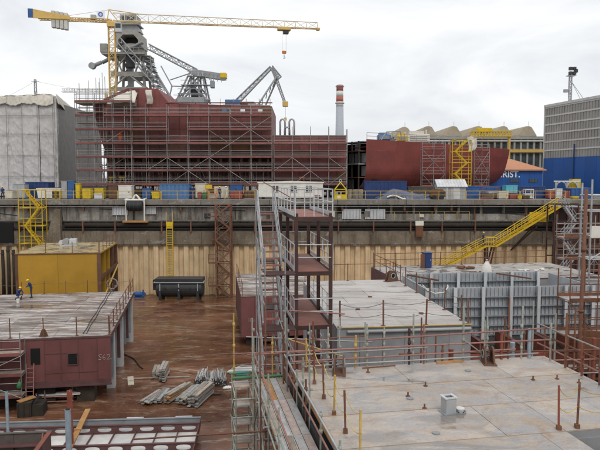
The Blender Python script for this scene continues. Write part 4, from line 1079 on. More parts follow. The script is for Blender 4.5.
Q = [
 ('storage_bin', 'low cream bin at far left of the quay', 'bin', 4, 12, 191, 84.5, 'cream', 1.4, 'skip', None),
 ('storage_box', 'grey steel box left of the long flat blue container', 'box', 13, 24, 184.5, 87.5, 'grey_paint', 2.2, 'box', None),
 ('flat_container', 'flat blue container below the shrouded hall', 'container', 25, 48, 182, 89, 'blue_dark', 2.4, 'container', 'grey_paint'),
 ('long_trough', 'long white trough lying in front of the flat blue container', 'trough', 36, 60.5, 188.5, 86.3, 'white_paint', 1.0, 'skip', None),
 ('gas_bottle_cage', 'narrow yellow bin left of the grey cabinet, left one', 'bin', 51.5, 54.5, 191, 84.3, 'yellow', .6, 'cabinet', 'crane_dark'),
 ('gas_bottle_cage', 'narrow yellow bin left of the grey cabinet, right one', 'bin', 56, 59.5, 191, 84.3, 'yellow', .6, 'cabinet', 'crane_dark'),
 ('tool_cabinet', 'tall grey cabinet beside the blue toilet cabin', 'cabinet', 61, 66.5, 181.5, 84.8, 'grey_paint', 1.2, 'cabinet', None),
 ('toilet_cabin', 'blue portable toilet cabin on the quay', 'cabin', 67.5, 73.2, 181, 84.8, 'blue_pale', 1.2, 'cabinet', 'blue'),
 ('steel_locker', 'tall bright yellow locker right of the blue toilet cabin', 'locker', 75, 79.3, 184, 85, 'yellow_bright', .8, 'cabinet', None),
 ('yellow_bin', 'square bright yellow bin right of the tall yellow locker', 'bin', 81.7, 90, 189, 84.6, 'yellow_bright', 1.1, 'box', None),
 ('yellow_bin', 'half hidden bright yellow bin behind a small grey box', 'bin', 94, 103, 188.7, 86, 'yellow_bright', 1.1, 'box', None),
 ('grey_box', 'small grey box in front of the yellow bin', 'box', 93.5, 101.5, 194, 84.2, 'grey_light', .8, 'box', None),
 ('brown_crate', 'brown crate left of the white box', 'crate', 108, 117.2, 186, 85, 'brown', 1.4, 'box', None),
 ('white_box', 'square white box on the quay edge left of hanging drum', 'box', 118, 131.2, 186, 84.8, 'white_paint', 1.5, 'cabinet', None),
 ('blue_box', 'small bright blue box left of the yellow skip', 'box', 141.7, 150.2, 188.8, 85, 'blue', 1.2, 'box', None),
 ('yellow_skip', 'small yellow skip between blue box and blue container', 'skip', 151.2, 159, 192, 84.6, 'yellow_bright', 1.0, 'skip', None),
 ('shipping_container', 'pale blue container behind the yellow ladder', 'container', 159.3, 188.5, 184, 86, 'blue_pale', 2.4, 'container', None),
 ('blue_box', 'dull blue box right of the pale blue container', 'box', 189, 195, 188.8, 86.8, 'blue_dark', 1.5, 'box', None),
 ('cream_box', 'cream cabin box above the red and green bins', 'box', 195, 206, 184, 87, 'cream', 1.6, 'cabinet', None),
 ('waste_bin', 'small dark red bin beside the green bin', 'bin', 197, 201.4, 192.8, 84.3, 'red_box', .8, 'skip', None),
 ('waste_bin', 'small green bin beside the dark red bin', 'bin', 202, 206.2, 192.8, 84.3, 'green', .8, 'skip', None),
 ('orange_rack', 'orange steel rack right of the green bin', 'rack', 207.5, 216, 188.5, 84.8, 'orange', 1.2, 'rack', 'grey_paint'),
 ('cream_box', 'cream box behind the blue-clad workers', 'box', 214, 228, 186.5, 87.5, 'cream', 1.4, 'box', None),
 ('tool_container', 'small container, blue above and brown-red below', 'container', 230, 242, 191, 85.2, 'red_box', 1.8, 'box', 'blue'),
 ('brown_crate', 'low brown crate between small container and white site cabin', 'crate', 244, 255, 191, 86, 'brown', 1.5, 'pallet', None),
 ('concrete_barrier', 'tan concrete barrier between yellow cage and navy container', 'barrier', 348, 363.5, 189.5, 85.4, 'concrete_cope', .7, 'pallet', None),
 ('navy_container', 'dark navy container left of the tarpaulin heap', 'container', 364.5, 407, 181, 86.5, 'blue_dark', 2.4, 'container', None),
 ('low_container', 'long low blue container behind the clutter by the shed', 'container', 467, 507, 186.2, 88.5, 'blue', 2.4, 'container', 'blue_wall'),
 ('red_box', 'low red box at quay edge right of the shed', 'box', 481.5, 492.5, 198, 84, 'red_box', 1.0, 'skip', None),
 ('pale_box', 'pale box between red box and pink tank', 'box', 499.5, 509, 192, 84.6, 'cream', 1.1, 'cabinet', None),
 ('pale_box', 'grey-white box behind the low red box', 'box', 489, 498, 191.5, 86, 'grey_light', 1.1, 'box', None),
 ('turquoise_box', 'turquoise box right of the low blue container', 'box', 506.5, 518, 185.8, 86.6, 'turquoise', 1.8, 'box', None),
 ('pink_tank', 'dull red box below the turquoise one', 'box', 510.5, 517.5, 193.5, 84.4, 'red_box', 1.0, 'cabinet', None),
 ('navy_box', 'dark blue box below the lettered shed', 'container', 518.5, 546, 186.3, 88, 'blue_dark', 2.2, 'container', None),
 ('yellow_drum_rack', 'small yellow bin right of the dull red box', 'bin', 518.8, 522.6, 195.3, 84, 'yellow', .7, 'cabinet', None),
 ('brown_crate', 'brown crate right of the small yellow bin', 'crate', 523.4, 530.5, 196, 84.4, 'brown', 1.0, 'box', None),
 ('white_rack', 'white steel rack before the dark blue box', 'rack', 526, 534, 189.2, 86, 'white_paint', 1.0, 'rack', 'grey_light'),
 ('red_crate', 'red crate left of the white van-like cabin', 'crate', 549, 556, 190, 86.5, 'red_box', 1.2, 'box', 'white_paint'),
 ('grey_crate', 'grey crate between the red crates by the gangway head', 'crate', 557, 563, 189, 86, 'grey_light', 1.2, 'box', None),
 ('red_crate', 'pinkish red crate beside the blue box at far right', 'crate', 564, 571, 191, 86, 'red_box', 1.2, 'pallet', None),
 ('blue_container', 'blue container with pale roof at far right of the quay', 'container', 572, 594, 188, 87.5, 'blue', 2.2, 'container', 'grey_light'),
 ('timber_stack', 'dark timber stack behind the white box on the quay', 'timber stack', 120, 141, 189, 88.6, 'dark_timber', 1.2, 'pallet', None),
 ('grey_tank', 'dull grey box behind the yellow bins at left', 'box', 80, 106, 186.5, 88.8, 'box_dark', 1.2, 'box', None),
 ('brown_rack', 'rusty brown rack behind the small blue box', 'rack', 142, 158, 185, 88.4, 'scaf_rust', 1.2, 'rack', 'brown'),
 ('brown_rack', 'rusty brown rack left of the white site cabin', 'rack', 244, 257, 185.5, 88.2, 'scaf_rust', 1.2, 'rack', 'box_dark'),
 ('dark_skip', 'dark skip between the cream box and the small container', 'skip', 206, 231, 187.5, 89, 'box_dark', 1.4, 'skip', None),
 ('dark_skip', 'dark skip behind the tarpaulin heap and shed', 'skip', 408, 437, 187, 88.5, 'box_dark', 1.4, 'skip', None),
 ('steel_frame_rack', 'rusty rack beside the low blue container and pale box', 'rack', 483, 500, 187, 85.5, 'scaf_rust', 1.2, 'rack', 'box_dark'),
 ('yellow_locker', 'small yellow locker under the gangway head', 'locker', 573.5, 579.5, 197, 84.2, 'yellow_bright', .8, 'cabinet', None),
]
for (nm, lab, cat, a, b, top, Y, m, dep, kind, m2) in Q: crate(nm, lab, cat, a, b, top, Y, m, dep, kind, m2)
# blue upper half of the two-tone container
p, q = at_y(230, 178, 85.2), at_y(242, 178, 85.2); zt = at_y(230, 185, 85.2).z; zl = at_y(230, 191, 85.2).z + .07
t = thing('stacked_box', 'blue box standing on the brown-red box', 'box', (p.x, 85.2, zl)); MB().b2((0, 0, 0), (q.x - p.x, 1.8, zt - zl)).build('body', 'blue', t, bevel=.04)
B2('lid', (-.03, -.03, zt - zl), (q.x - p.x + .03, 1.83, zt - zl + .05), 'blue', t); B2('latch', ((q.x - p.x) * .45, -.04, .1), ((q.x - p.x) * .55, -.001, .3), 'crane_dark', t)

def site_cabin():
    Y = 84.2; a, b = at_y(258.5, 178, Y), at_y(323, 178, Y); w = b.x - a.x; h = at_y(290, 182.3, Y).z - QZ
    t = thing('site_cabin', 'long white site cabin with three windows behind the brown tower', 'cabin', (a.x, Y, QZ))
    n = 8
    for i in range(n): MB().b2((w * i / n, 0, .35), (w * (i + 1) / n - .015, .1, h - .1)).build('wall_panel', 'white_paint', t)
    B2('core', (.01, .09, .35), (w - .01, 2.4, h - .1), 'white_paint', t)
    MB().prism([(-.15, h - .1), (w + .15, h - .1), (w + .15, h + .02), (w * .5, h + .18), (-.15, h + .02)], -.12, 2.5).build('roof', 'white_paint', t)
    for px in (275, 293.5, 309):
        x = at_y(px, 0, Y).x - a.x; f = B2('window', (x - .42, -.05, h * .47), (x + .42, -.002, h * .80), 'glass_dark', t)
        for k in (-.45, 0, .45): B2('window_frame', (x + k - .04, -.075, h * .45), (x + k + .04, -.051, h * .82), 'white_paint', t)
        B2('window_sill', (x - .5, -.1, h * .43), (x + .5, -.002, h * .46), 'grey_light', t)
    for x in (.4, w * .33, w * .66, w - .6): B2('support', (x, .2, 0), (x + .3, 2.2, .35), 'dark_timber', t)
    B2('skirt_board', (0, -.02, .3), (w, .02 + .05, .38), 'grey_paint', t)
    x = at_y(318, 0, Y).x - a.x; B2('red_notice', (x - .5, -.03, h * .18), (x + .35, -.002, h * .25), 'red_box', t)
site_cabin()
def lifting_cage():
    Y = 83.6; a, b = at_y(335, 178, Y), at_y(346.5, 178, Y); w = b.x - a.x; h = at_y(340, 189.5, Y).z - QZ - .03; hp = at_y(340, 182.5, Y).z - QZ
    t = thing('lifting_cage', 'bright yellow personnel lifting cage with pointed frame', 'cage', (a.x, Y, QZ + .03))
    for x in (0, w):
        for y in (0, 1.2): T('post', (x, y, 0), (x, y, h), .06, 'yellow_bright', t); T('lifting_leg', (x, y, h), (w / 2, .6, hp), .06, 'yellow_bright', t)
    B2('floor_panel', (0, 0, 0), (w, 1.2, .08), 'yellow_bright', t)
    B2('side_panel', (.02, -.02, .08), (w - .02, .02, h * .5), 'yellow_bright', t)
    for z in (h * .75, h):
        for y in (0, 1.2): T('rail', (0, y, z), (w, y, z), .05, 'yellow_bright', t)
        for x in (0, w): T('rail', (x, 0, z), (x, 1.2, z), .05, 'yellow_bright', t)
    B2('notice', (w * .2, -.035, h * .1), (w * .5, -.021, h * .35), 'white_paint', t)
    MB().path([(w / 2 + .16 * math.cos(i * math.pi / 6), .6, hp + .18 + .18 * math.sin(i * math.pi / 6)) for i in range(13)], .04, 6).build('lifting_ring', 'grey_light', t)
lifting_cage()
def tarp_heap():
    Y = 83.4; a, b = at_y(377, 178, Y), at_y(437, 178, Y); w = b.x - a.x; h = at_y(400, 188.5, Y).z - QZ
    t = thing('covered_boat', 'slate blue tarpaulin over a long low heap at the quay edge', 'tarpaulin', (a.x, Y, QZ + .03))
    def f(u, v):
        prof = min(1, u * 3.2) ** .8 * (.72 + .28 * math.sin(u * 5 + .6)) * (1 if u < .9 else (1 - u) * 8 + .2)
        z = h * prof * math.sin(v * math.pi) ** .55 + .10 * nz3(u * 12, v * 6, 3) * math.sin(v * math.pi)
        return (u * w + .2 * nz3(u * 9, v * 7, 8), v * 3.6 - .25 * nz3(u * 14, v * 3, 5), max(0.0, z))
    o = MB().grid(f, 70, 26).build('sheet', 'tarp_blue', t, smooth=True)
    B2('timber', (.5, .8, 0), (w - .6, 2.8, h * .4), 'dark_timber', t)
    MB().path([(1.4 + i * .35, -.12, .3 + .25 * math.sin(i * .7)) for i in range(8)], .12, 6).build('white_edge', 'white_paint', t)
tarp_heap()
def shed():
    Y = 84.6; a, b = at_y(438, 178, Y), at_y(466.5, 178, Y); w = b.x - a.x; he = at_y(450, 186, Y).z - QZ; hr = at_y(450, 179.8, Y).z - QZ
    t = thing('small_shed', 'small pale grey shed with pitched metal roof', 'shed', (a.x, Y, QZ)); d = 2.6
    n = 9
    for i in range(n): B2('wall_board', (w * i / n, 0, 0), (w * (i + 1) / n - .02, .06, he), 'grey_paint', t)
    MB().prism([(.06, 0), (d, 0), (d, he), (d / 2, hr - .1), (.06, he)], .01, w - .01, 'x').build('core', 'grey_paint', t)
    r = MB()
    for i in range(10):
        x0 = -.15 + (w + .3) * i / 10; x1 = -.15 + (w + .3) * (i + 1) / 10 - .02
        MB().prism([(-.25, he - .12), (-.22, he - .02), (d / 2, hr + .06), (d / 2, hr - .02)], x0, x1, 'x').build('roof_sheet', 'grey_light', t)
        MB().prism([(d + .25, he - .12), (d + .22, he - .02), (d / 2, hr + .06), (d / 2, hr - .02)], x0, x1, 'x').build('roof_sheet', 'grey_light', t)
    B2('door', (w * .55, -.03, .05), (w * .78, -.001, he * .88), 'grey_light', t)
    B2('pipe', (w * .3, -.08, 0), (w * .34, -.002, he), 'grey_light', t)
shed()
def mini_excavator():
    Y = 83.2; a, b = at_y(431, 178, Y), at_y(446, 178, Y); w = b.x - a.x; t = thing('air_compressor', 'small rust-brown compressor on wheels before the grey shed', 'compressor', (a.x, Y, QZ + .03))
    MB().prism([(0, .35), (w, .35), (w, 1.0), (w * .8, 1.35), (w * .15, 1.35), (0, .9)], 0, .9).build('hood', 'ship_rust', t)
    B2('grille', (w * .5, -.02, .5), (w * .9, -.001, 1.0), 'crane_dark', t)
    for x in (w * .25, w * .75): MB().tube((x, -.08, .3), (x, .1, .3), .3, 14).build('wheel', 'black_rubber', t); MB().tube((x, .8, .3), (x, .98, .3), .3, 14).build('wheel', 'black_rubber', t)
    T('exhaust', (w * .3, .45, 1.3), (w * .3, .45, 1.7), .05, 'crane_dark', t); T('drawbar', (0, .45, .4), (-.8, .45, .3), .05, 'crane_dark', t)
mini_excavator()
def pipe_frame():
    Y = 90; a, b = at_y(556, 178, Y), at_y(578, 178, Y); w = b.x - a.x; h = at_y(560, 181.5, Y).z - QZ
    t = thing('pipe_gantry', 'silver pipe frame of arches before the blue hall', 'gantry', (a.x, Y, QZ))
    for i in range(3):
        x = w * i / 2; T('leg', (x, 0, 0), (x, 0, h), .12, 'alu', t)
        if i < 2: MB().path([(x + .05, 0, h * .55), (x + w * .08, 0, h * .9), (x + w * .25, 0, h), (x + w * .42, 0, h * .9), (x + w * .5 - .05, 0, h * .55)], .1, 8).build('arch', 'alu', t, smooth=True)
    T('top_pipe', (-.3, 0, h), (w + .3, 0, h), .12, 'alu', t)
    MB().b2((w * .8, .4, 0), (w * 1.2, 1.6, h * 1.15)).build('yellow_guard', 'yellow', t, bevel=.05)
pipe_frame()
def sign():
    Y = 85.5; a, b = at_y(205.3, 178, Y), at_y(212, 178, Y); z0, z1 = at_y(208, 188.5, Y).z - QZ, at_y(208, 184.8, Y).z - QZ
    t = thing('notice_sign', 'small yellow notice board on a post above the orange rack', 'sign', (a.x, Y, QZ)); w = b.x - a.x
    B2('board', (0, 0, z0), (w, .05, z1), 'yellow_bright', t); T('post', (w / 2, .1, 0), (w / 2, .1, z1), .035, 'grey_paint', t); B2('border', (-.03, .051, z0 - .03), (w + .03, .07, z1 + .03), 'crane_dark', t)
sign()

# ---- things on the dock end wall
def hanging_drum():
    a, b = at_y(124.5, 178, 81), at_y(145, 178, 81); w = b.x - a.x; t = thing('hanging_fender', 'black drum fender hung in a white frame on the quay wall', 'fender', (a.x, 80.9, 0))
    z = lambda p: at_y(135, p, 81).z
    for x in (.15, w - .15):
        T('frame_post', (x, 0, z(221)), (x, 0, z(198.5)), .11, 'white_paint', t); T('frame_arm', (x, 0, z(199)), (x, 1.2, z(199)), .1, 'white_paint', t)
    T('frame_top', (0, 0, z(200)), (w, 0, z(200)), .12, 'white_paint', t)
    MB().path([(.3, -.1, z(206)), (.45, -.1, z(206)), (w - .45, -.1, z(206)), (w - .3, -.1, z(206))], [.5, .66, .66, .5], 18).build('drum', 'black_rubber', t, smooth=False)
    for k in range(3): x = w * (.3 + .2 * k); MB().tube((x - .04, -.1, z(206)), (x + .04, -.1, z(206)), .69, 18).build('drum_band', 'black_steel', t)
    B2('foot_beam', (-.3, -.25, z(222.3)), (w + .3, .45, z(220.5)), 'plank_warm', t)
    MB().path([(w / 2 - .4, .5, z(200)), (w / 2 - .2, .5, z(196.5)), (w / 2, .5, z(195)), (w / 2 + .3, .5, z(197)), (w / 2 + .5, .5, z(200))], .14, 8).build('shackle', 'white_paint', t)
hanging_drum()
def ladder(label, px, w, z0, z1, Y, m, tread=.3, lean=0, r=.05, name='ladder'):
    a = at_y(px, 178, Y); t = thing(name, label, 'ladder', (a.x, Y, z0)); H = z1 - z0
    for x in (-w / 2, w / 2): T('side_rail', (x, 0, 0), (x, lean, H), r, m, t)
    n = int(H / tread)
    for i in range(1, n): T('rung', (-w / 2, lean * i / n, H * i / n), (w / 2, lean * i / n, H * i / n), r * .65, m, t)
    return t
tl = ladder('tall yellow ladder up the sheet pile wall behind the black tank', 168.7, .8, .02, at_y(168, 224, 81.2).z, 81.2, 'yellow')
zt = at_y(168, 212, 81.3).z - tl.location.z
for x in (-.4, .4): T('hand_post', (x, 0, tl.location.z * 0 + zt - 2.0), (x, .25, zt), .04, 'scaf_yellow', tl)
B2('top_plate', (-.45, .02, zt - 2.1), (.45, .3, zt - 1.3), 'yellow', tl)
def brown_tower():
    Y = 79.3; a, b = at_y(208, 178, Y), at_y(237, 178, Y); w = b.x - a.x
    t = thing('scaffold_stair', 'rusty brown scaffold stair tower against the sheet pile wall', 'stair tower', (a.x, Y, .02)); H = at_y(220, 205, Y).z
    for x in (.9, w - .9):
        for y in (0, 1.6): BAR('standard', (x, y, 0), (x, y, H), .16, .16, 'scaf_rust', t)
    n = 8
    for k in range(n + 1):
        z = max(.12, H * k / n)
        for y in (0, 1.6): T('ledger', (.9, y, z), (w - .9, y, z), .05, 'scaf_rust', t)
        for x in (.9, w - .9): T('transom', (x, 0, z), (x, 1.6, z), .05, 'scaf_rust', t)
        if k < n:
            z2 = H * (k + 1) / n
            x0, x1 = (.95, w - .95) if k % 2 else (w - .95, .95)
            stair(t, (x0, .3, z), (x1, .3, z2), .6 if x1 > x0 else -.6, 7, 'scaf_rust', 'scaf_rust')
            T('brace', (x1, 0, z), (x0, 0, z2), .04, 'scaf_rust', t)
            T('handrail', (x0, .25, z + 1), (x1, .25, z2 + 1), .035, 'plank', t)
    for k in range(0, n, 2):
        z = H * (k + 1) / n
        for hh in (0, .55, 1.1): T('landing_rail', (-.1, .1, z + hh), (.9, .1, z + hh), .035, 'scaf_rust', t)
        T('landing_post', (-.1, .1, z), (-.1, .1, z + 1.1), .035, 'scaf_rust', t); B2('landing', (-.1, .1, z - .05), (.9, 1.4, z), 'scaf_rust', t)
brown_tower()
yt = yellow_stair_tower('yellow scaffold stair tower against the quay wall at the left', 17.5, 41, 79.8, at_y(30, 190, 79.8).z, 6, .02, 'yellow', 1.4)
# timber fender piles at far left
for i, px in enumerate((-3, 3, 8.5, 14)):
    p = at_y(px, 270, 80.2); h = at_y(px, 247 + 3 * (i % 2), 80.2).z
    tp = thing('fender_pile', ['dark timber pile at the very left edge of the wall', 'second dark timber pile from the left edge of the wall', 'third dark timber pile from the left edge of the wall', 'dark timber pile nearest the yellow block'][i], 'pile', (p.x, 80.2, .02), 0, 'timber fender piles')
    MB().path([(0, 0, 0), (.05, 0, h * .5), (0, .03, h)], [.24, .22, .2], 10).build('trunk', 'dark_timber', tp, smooth=True); MB().tube((0, 0, h - .6), (0, 0, h - .4), .24, 10).build('hoop', 'black_steel', tp)
# brick-red box fixed to the cap beam
p, q = at_y(415.5, 237, 81.2), at_y(423, 221, 81.2)
t = thing('wall_cabinet', 'rust-red cabinet with white top fixed on the quay wall', 'cabinet', (p.x, 81.45, p.z)); w, h = q.x - p.x, q.z - p.z
B2('body', (0, -.45, 0), (w, 0, h * .72), 'ship_rust', t); B2('hood', (-.05, -.5, h * .72), (w + .05, 0, h), 'white_paint', t); B2('door', (w * .1, -.48, h * .08), (w * .9, -.451, h * .65), 'ship_rust', t)
# ================================================================== HULL BLOCKS IN THE DOCK
def plates(t, x0, x1, y0, y1, z, nx, ny, m, th=.03, gap=.014, stag=True, skip=None, name='deck_plate'):
    dy = (y1 - y0) / ny
    for j in range(ny):
        cuts = [x0 + (x1 - x0) * i / nx for i in range(nx + 1)]
        if stag and j % 2: cuts = [x0] + [c + (x1 - x0) / nx * .5 for c in cuts[:-1]] + [x1]
        for a, b in zip(cuts, cuts[1:]):
            if b - a < .05: continue
            ya, yb = y0 + dy * j, y0 + dy * (j + 1)
            if skip and skip((a + b) / 2, (ya + yb) / 2): continue
            B2(name, (a + gap / 2, ya + gap / 2, z - th), (b - gap / 2, yb - gap / 2, z + rnd.uniform(-.004, .006)), m, t)
def seams(t, x0, x1, y0, y1, z, ny, m, name='weld_seam'):
    for j in range(1, ny): B2(name, (x0, y0 + (y1 - y0) * j / ny - .02, z - .01), (x1, y0 + (y1 - y0) * j / ny + .02, z + .012), m, t)

# ---- block A: low maroon block at the left with wet deck
def block_a():
    zt = 4.7; C = at_z(110.5, 335, zt); t = thing('hull_block', 'wide low maroon hull block with wet deck at the left', 'hull block', (C.x, C.y, 0), R(9.5))
    D = L(t, at_z(133, 291, zt)).y; W = 19.0; zb = 1.25; yr = D
    plates(t, -W, 0, 0, D, zt, 5, 8, 'deck_wet', gap=.03)
    B2('under_deck', (-W + .02, .02, zt - .14), (-.02, D - .02, zt - .035), 'maroon', t)
    # front: plating in strips with flat-bar stiffeners, doorway and manhole
    man = L(t, at_y(74, 357, C.y)); dr = L(t, at_y(38.5, 350, C.y)); s = 1.05
    edges = [-W, -15.5, -13.4, -11.0, -9.0, -7.1, -5.75, -4.35, -3.3, -2.15, -.9, 0]
    for a, b in zip(edges, edges[1:]): B2('front_plate', (a + .012, -.02 + rnd.uniform(-.008, .008), zb), (b - .012, .05, zt - .15), 'red_primer', t)
    B2('deck_flange', (-W, -.06, zt - .15), (0.03, .06, zt - .035), 'maroon', t)
    B2('bottom_flange', (-W, -.16, zb), (0.03, -.03, zb + .1), 'maroon', t); B2('bottom_band', (-W, -.06, zb + .1), (0, -.03, zb + .42), 'maroon', t)
    for x in edges[1:-1]: B2('seam_strip', (x - .022, -.05, zb + .45), (x + .022, -.031, zt - .16), 'maroon', t)
    for z, a, b in ((3.55, -4.35, -2.15), (2.2, -4.3, -.9)): B2('seam_strip', (a, -.052, z), (b, -.033, z + .035), 'maroon', t)
    x = man.x; zc = man.z; mh = MB().b2((x - .27, -.08, zc - .36), (x + .27, -.03, zc + .36)).build('manhole', 'dark_hole', t, bevel=.02)
    for k in (-1, 1): B2('manhole_rim', (x + k * .31 - .03, -.1, zc - .4), (x + k * .31 + .03, -.03, zc + .4), 'maroon', t); B2('manhole_rim', (x - .28, -.098, zc + k * .4 - .03), (x + .28, -.03, zc + k * .4 + .03), 'maroon', t)
    B2('doorway', (dr.x - .3, -.075, dr.z - .75), (dr.x + .3, -.03, dr.z + .35), 'dark_hole', t)
    # right side: open web frames and pillars under the overhanging deck
    B2('side_flange', (-.3, .06, zt - .35), (-.01, D, zt - .141), 'maroon', t)
    for k in range(9):
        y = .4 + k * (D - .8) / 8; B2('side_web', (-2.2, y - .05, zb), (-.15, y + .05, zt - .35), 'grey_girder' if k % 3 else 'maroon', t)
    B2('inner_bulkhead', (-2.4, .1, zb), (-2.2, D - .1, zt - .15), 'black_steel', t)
    for y in (3.2, 8.5, D - .6): B2('support_column', (-.75, y - .35, 0), (-.15, y + .35, zt - .36), 'grey_light', t)
    B2('end_plate', (-W, D - .12, zb), (-.3, D - .02, zt - .15), 'red_primer', t)
    for i in range(7):
        for j in range(3): B2('keel_block', (-W + 1 + i * 2.6, .3 + j * (D - 1.8) / 2, 0), (-W + 2.2 + i * 2.6, 1.5 + j * (D - 1.8) / 2, zb), 'dark_timber', t)
    # chalk number, hand drawn
    def stroke(pts, x0, z0, sc): MB().path([(x0 + px * sc, -.05, z0 + pz * sc) for px, pz in pts], .016, 5).build('chalk_mark', 'chalk', t)
    q = L(t, at_y(98.5, 359, C.y)); sc = .33
    stroke([(.75, 1), (.4, 1.1), (.15, .9), (.35, .6), (.65, .4), (.55, .08), (.1, .0)], q.x, q.z, sc)
    stroke([(1.35, 1.05), (1.0, .6), (.95, .2), (1.25, .0), (1.5, .2), (1.35, .45), (1.05, .35)], q.x, q.z, sc)
    stroke([(1.8, .85), (2.05, 1.05), (2.35, .95), (2.3, .6), (1.75, .02), (2.7, .06)], q.x, q.z, sc)
    # clutter that belongs to the deck: lugs
    p = L(t, at_z(46, 334, zt)); MB().prism([(p.x - .3, zt), (p.x + .3, zt), (p.x + .1, zt + .5), (p.x - .1, zt + .5)], .3, .42).build('lifting_lug', 'brown', t)
    return t, zt, D, W
TA, zA, DA, WA = block_a()
def wp(t, x, y, z):
    c, s = math.cos(t.rotation_euler.z), math.sin(t.rotation_euler.z); l = t.location
    return Vector((l[0] + x * c - y * s, l[1] + x * s + y * c, l[2] + z))
railing('thin rusty rail posts along the front of the wet deck', [wp(TA, -13, .15, zA), wp(TA, -.1, .15, zA)], 'scaf_rust', 'scaf_rust', 1.35, 2.15, .035, chain='chain', rails=(.9,), lean=.03)
railing('thin rusty rail posts along the right edge of the wet deck', [wp(TA, -.12, .6, zA), wp(TA, -.12, DA - .1, zA)], 'scaf_rust', 'scaf_rust', 1.25, 2.1, .035, rails=(.95, .5), lean=.03)
railing('thin rail posts along the far edge before the yellow block', [wp(TA, -14, DA - .2, zA), wp(TA, -.4, DA - .2, zA)], 'scaf_rust', 'scaf_rust', 1.2, 1.9, .03, chain='chain', rails=(.9,), lean=.03)
def hoses():
    a, b = at_z(83, 334, zA), at_z(109, 291.5, zA)
    t = thing('welding_hose', 'pair of dark hoses lying across the wet deck to a coil', 'hose', (a.x, a.y, zA))
    n = 14
    for s in (0, .22): MB().path([(Vector((b.x - a.x, b.y - a.y, 0)) * (i / n)) + Vector((s + .03 * math.sin(i * 1.3 + s * 9), 0, .03)) for i in range(n + 1)], .026, 6).build('hose', 'black_rubber', t)
    c = Vector((b.x - a.x, b.y - a.y, 0)) + Vector((.2, .35, .0))
    MB().path([c + Vector((.5 * math.cos(i * .5), .06 * (i % 3), .68 + .5 * math.sin(i * .5))) for i in range(28)], .05, 6).build('coil', 'plank', t)
    T('coil_stand', c + Vector((0, .2, 0)), c + Vector((0, .2, .7)), .05, 'scaf_rust', t)
hoses()
# ---- yellow block
def block_b():
    zt = 8.1; C = at_z(100.5, 252.3, zt); t = thing('hull_block', 'bright yellow hull block standing behind the wet deck', 'hull block', (C.x, C.y, 0), R(7))
    D = L(t, at_z(118.5, 242, zt)).y; W = -L(t, at_z(17.5, 252.5, zt)).x; zb = 1.2
    plates(t, -W, 0, 0, D, zt, 3, 5, 'deck_yellow', gap=.03)
    B2('under_deck', (-W + .02, .03, zt - .16), (-.02, D - .02, zt - .035), 'yellow_block', t)
    n = 2
    for i in range(n): B2('front_plate', (-W + .25 + (W - .6) * i / n + .008, .0 + .004 * i, zb), (-W + .25 + (W - .6) * (i + 1) / n - .008, .1, zt - .16), 'yellow_block', t)
    for (a, b) in ((-W, -W + .25), (-.35, 0)): B2('edge_strip', (a, -.05, zb), (b, .12, zt - .16), 'brown', t)
    B2('deck_flange', (-W - .03, -.08, zt - .12), (.03, .1, zt - .036), 'brown', t)
    # open right side: frames, middle deck, dark inside
    B2('side_bulkhead', (-2.4, .12, zb), (-2.2, D - .1, zt - .2), 'brown', t)
    for k in range(5):
        y = .12 + k * (D - .35) / 4; B2('web_frame', (-2.2, y, zb), (-.02, y + .14, zt - .17), 'yellow_block' if k in (1, 2) else 'brown', t)
    for z in (3.0, 5.2): B2('inner_deck', (-2.2, .28, z), (-.06, D - .1, z + .12), 'grey_girder' if z < 4 else 'brown', t)
    B2('side_beam', (-.1, .26, 5.4), (.02, D, 5.75), 'brown', t); B2('side_beam', (-.1, .26, zb), (.02, D, zb + .3), 'grey_girder', t)
    T('side_brace', (.03, .5, 3.2), (.03, D - .4, 5.5), .1, 'scaf_yellow', t)
    for i in range(4):
        for j in range(3): B2('keel_block', (-W + .6 + i * (W - 2) / 3, .4 + j * (D - 1.6) / 2, 0), (-W + 1.6 + i * (W - 2) / 3, 1.4 + j * (D - 1.6) / 2, zb), 'dark_timber', t)
    return t, zt, D, W
TB, zB, DB, WB = block_b()
railing('thin posts along the front edge of the yellow block top', [wp(TB, -WB + .3, .2, zB), wp(TB, -.2, .2, zB)], 'scaf_rust', 'scaf_rust', 1.1, 2.2, .03, chain='chain', rails=(.9,), lean=.03)
railing('thin posts along the right edge of the yellow block top', [wp(TB, -.2, .6, zB), wp(TB, -.2, DB - .2, zB)], 'scaf_rust', 'scaf_rust', 1.1, 2.0, .03, rails=(.95,), lean=.03)
def winch():
    p = at_z(69, 245.3, zB); t = thing('deck_winch', 'grey winch machine standing on the yellow block', 'winch', (p.x, p.y, zB), R(7))
    B2('base_frame', (-.9, -.4, 0), (.9, .4, .12), 'grey_light', t); MB().tube((-.3, -.3, .45), (-.3, .3, .45), .34, 16).build('drum', 'grey_paint', t)
    MB().b2((.1, -.35, .12), (.85, .35, .75)).build('motor_box', 'grey_light', t, bevel=.06); MB().tube((-.8, -.25, .35), (-.8, .25, .35), .24, 14).build('wheel', 'grey_light', t)
    T('lever', (.45, 0, .75), (.3, -.2, 1.15), .03, 'crane_dark', t); T('tow_bar', (.9, 0, .1), (2.3, -.2, .06), .04, 'grey_light', t)
winch()

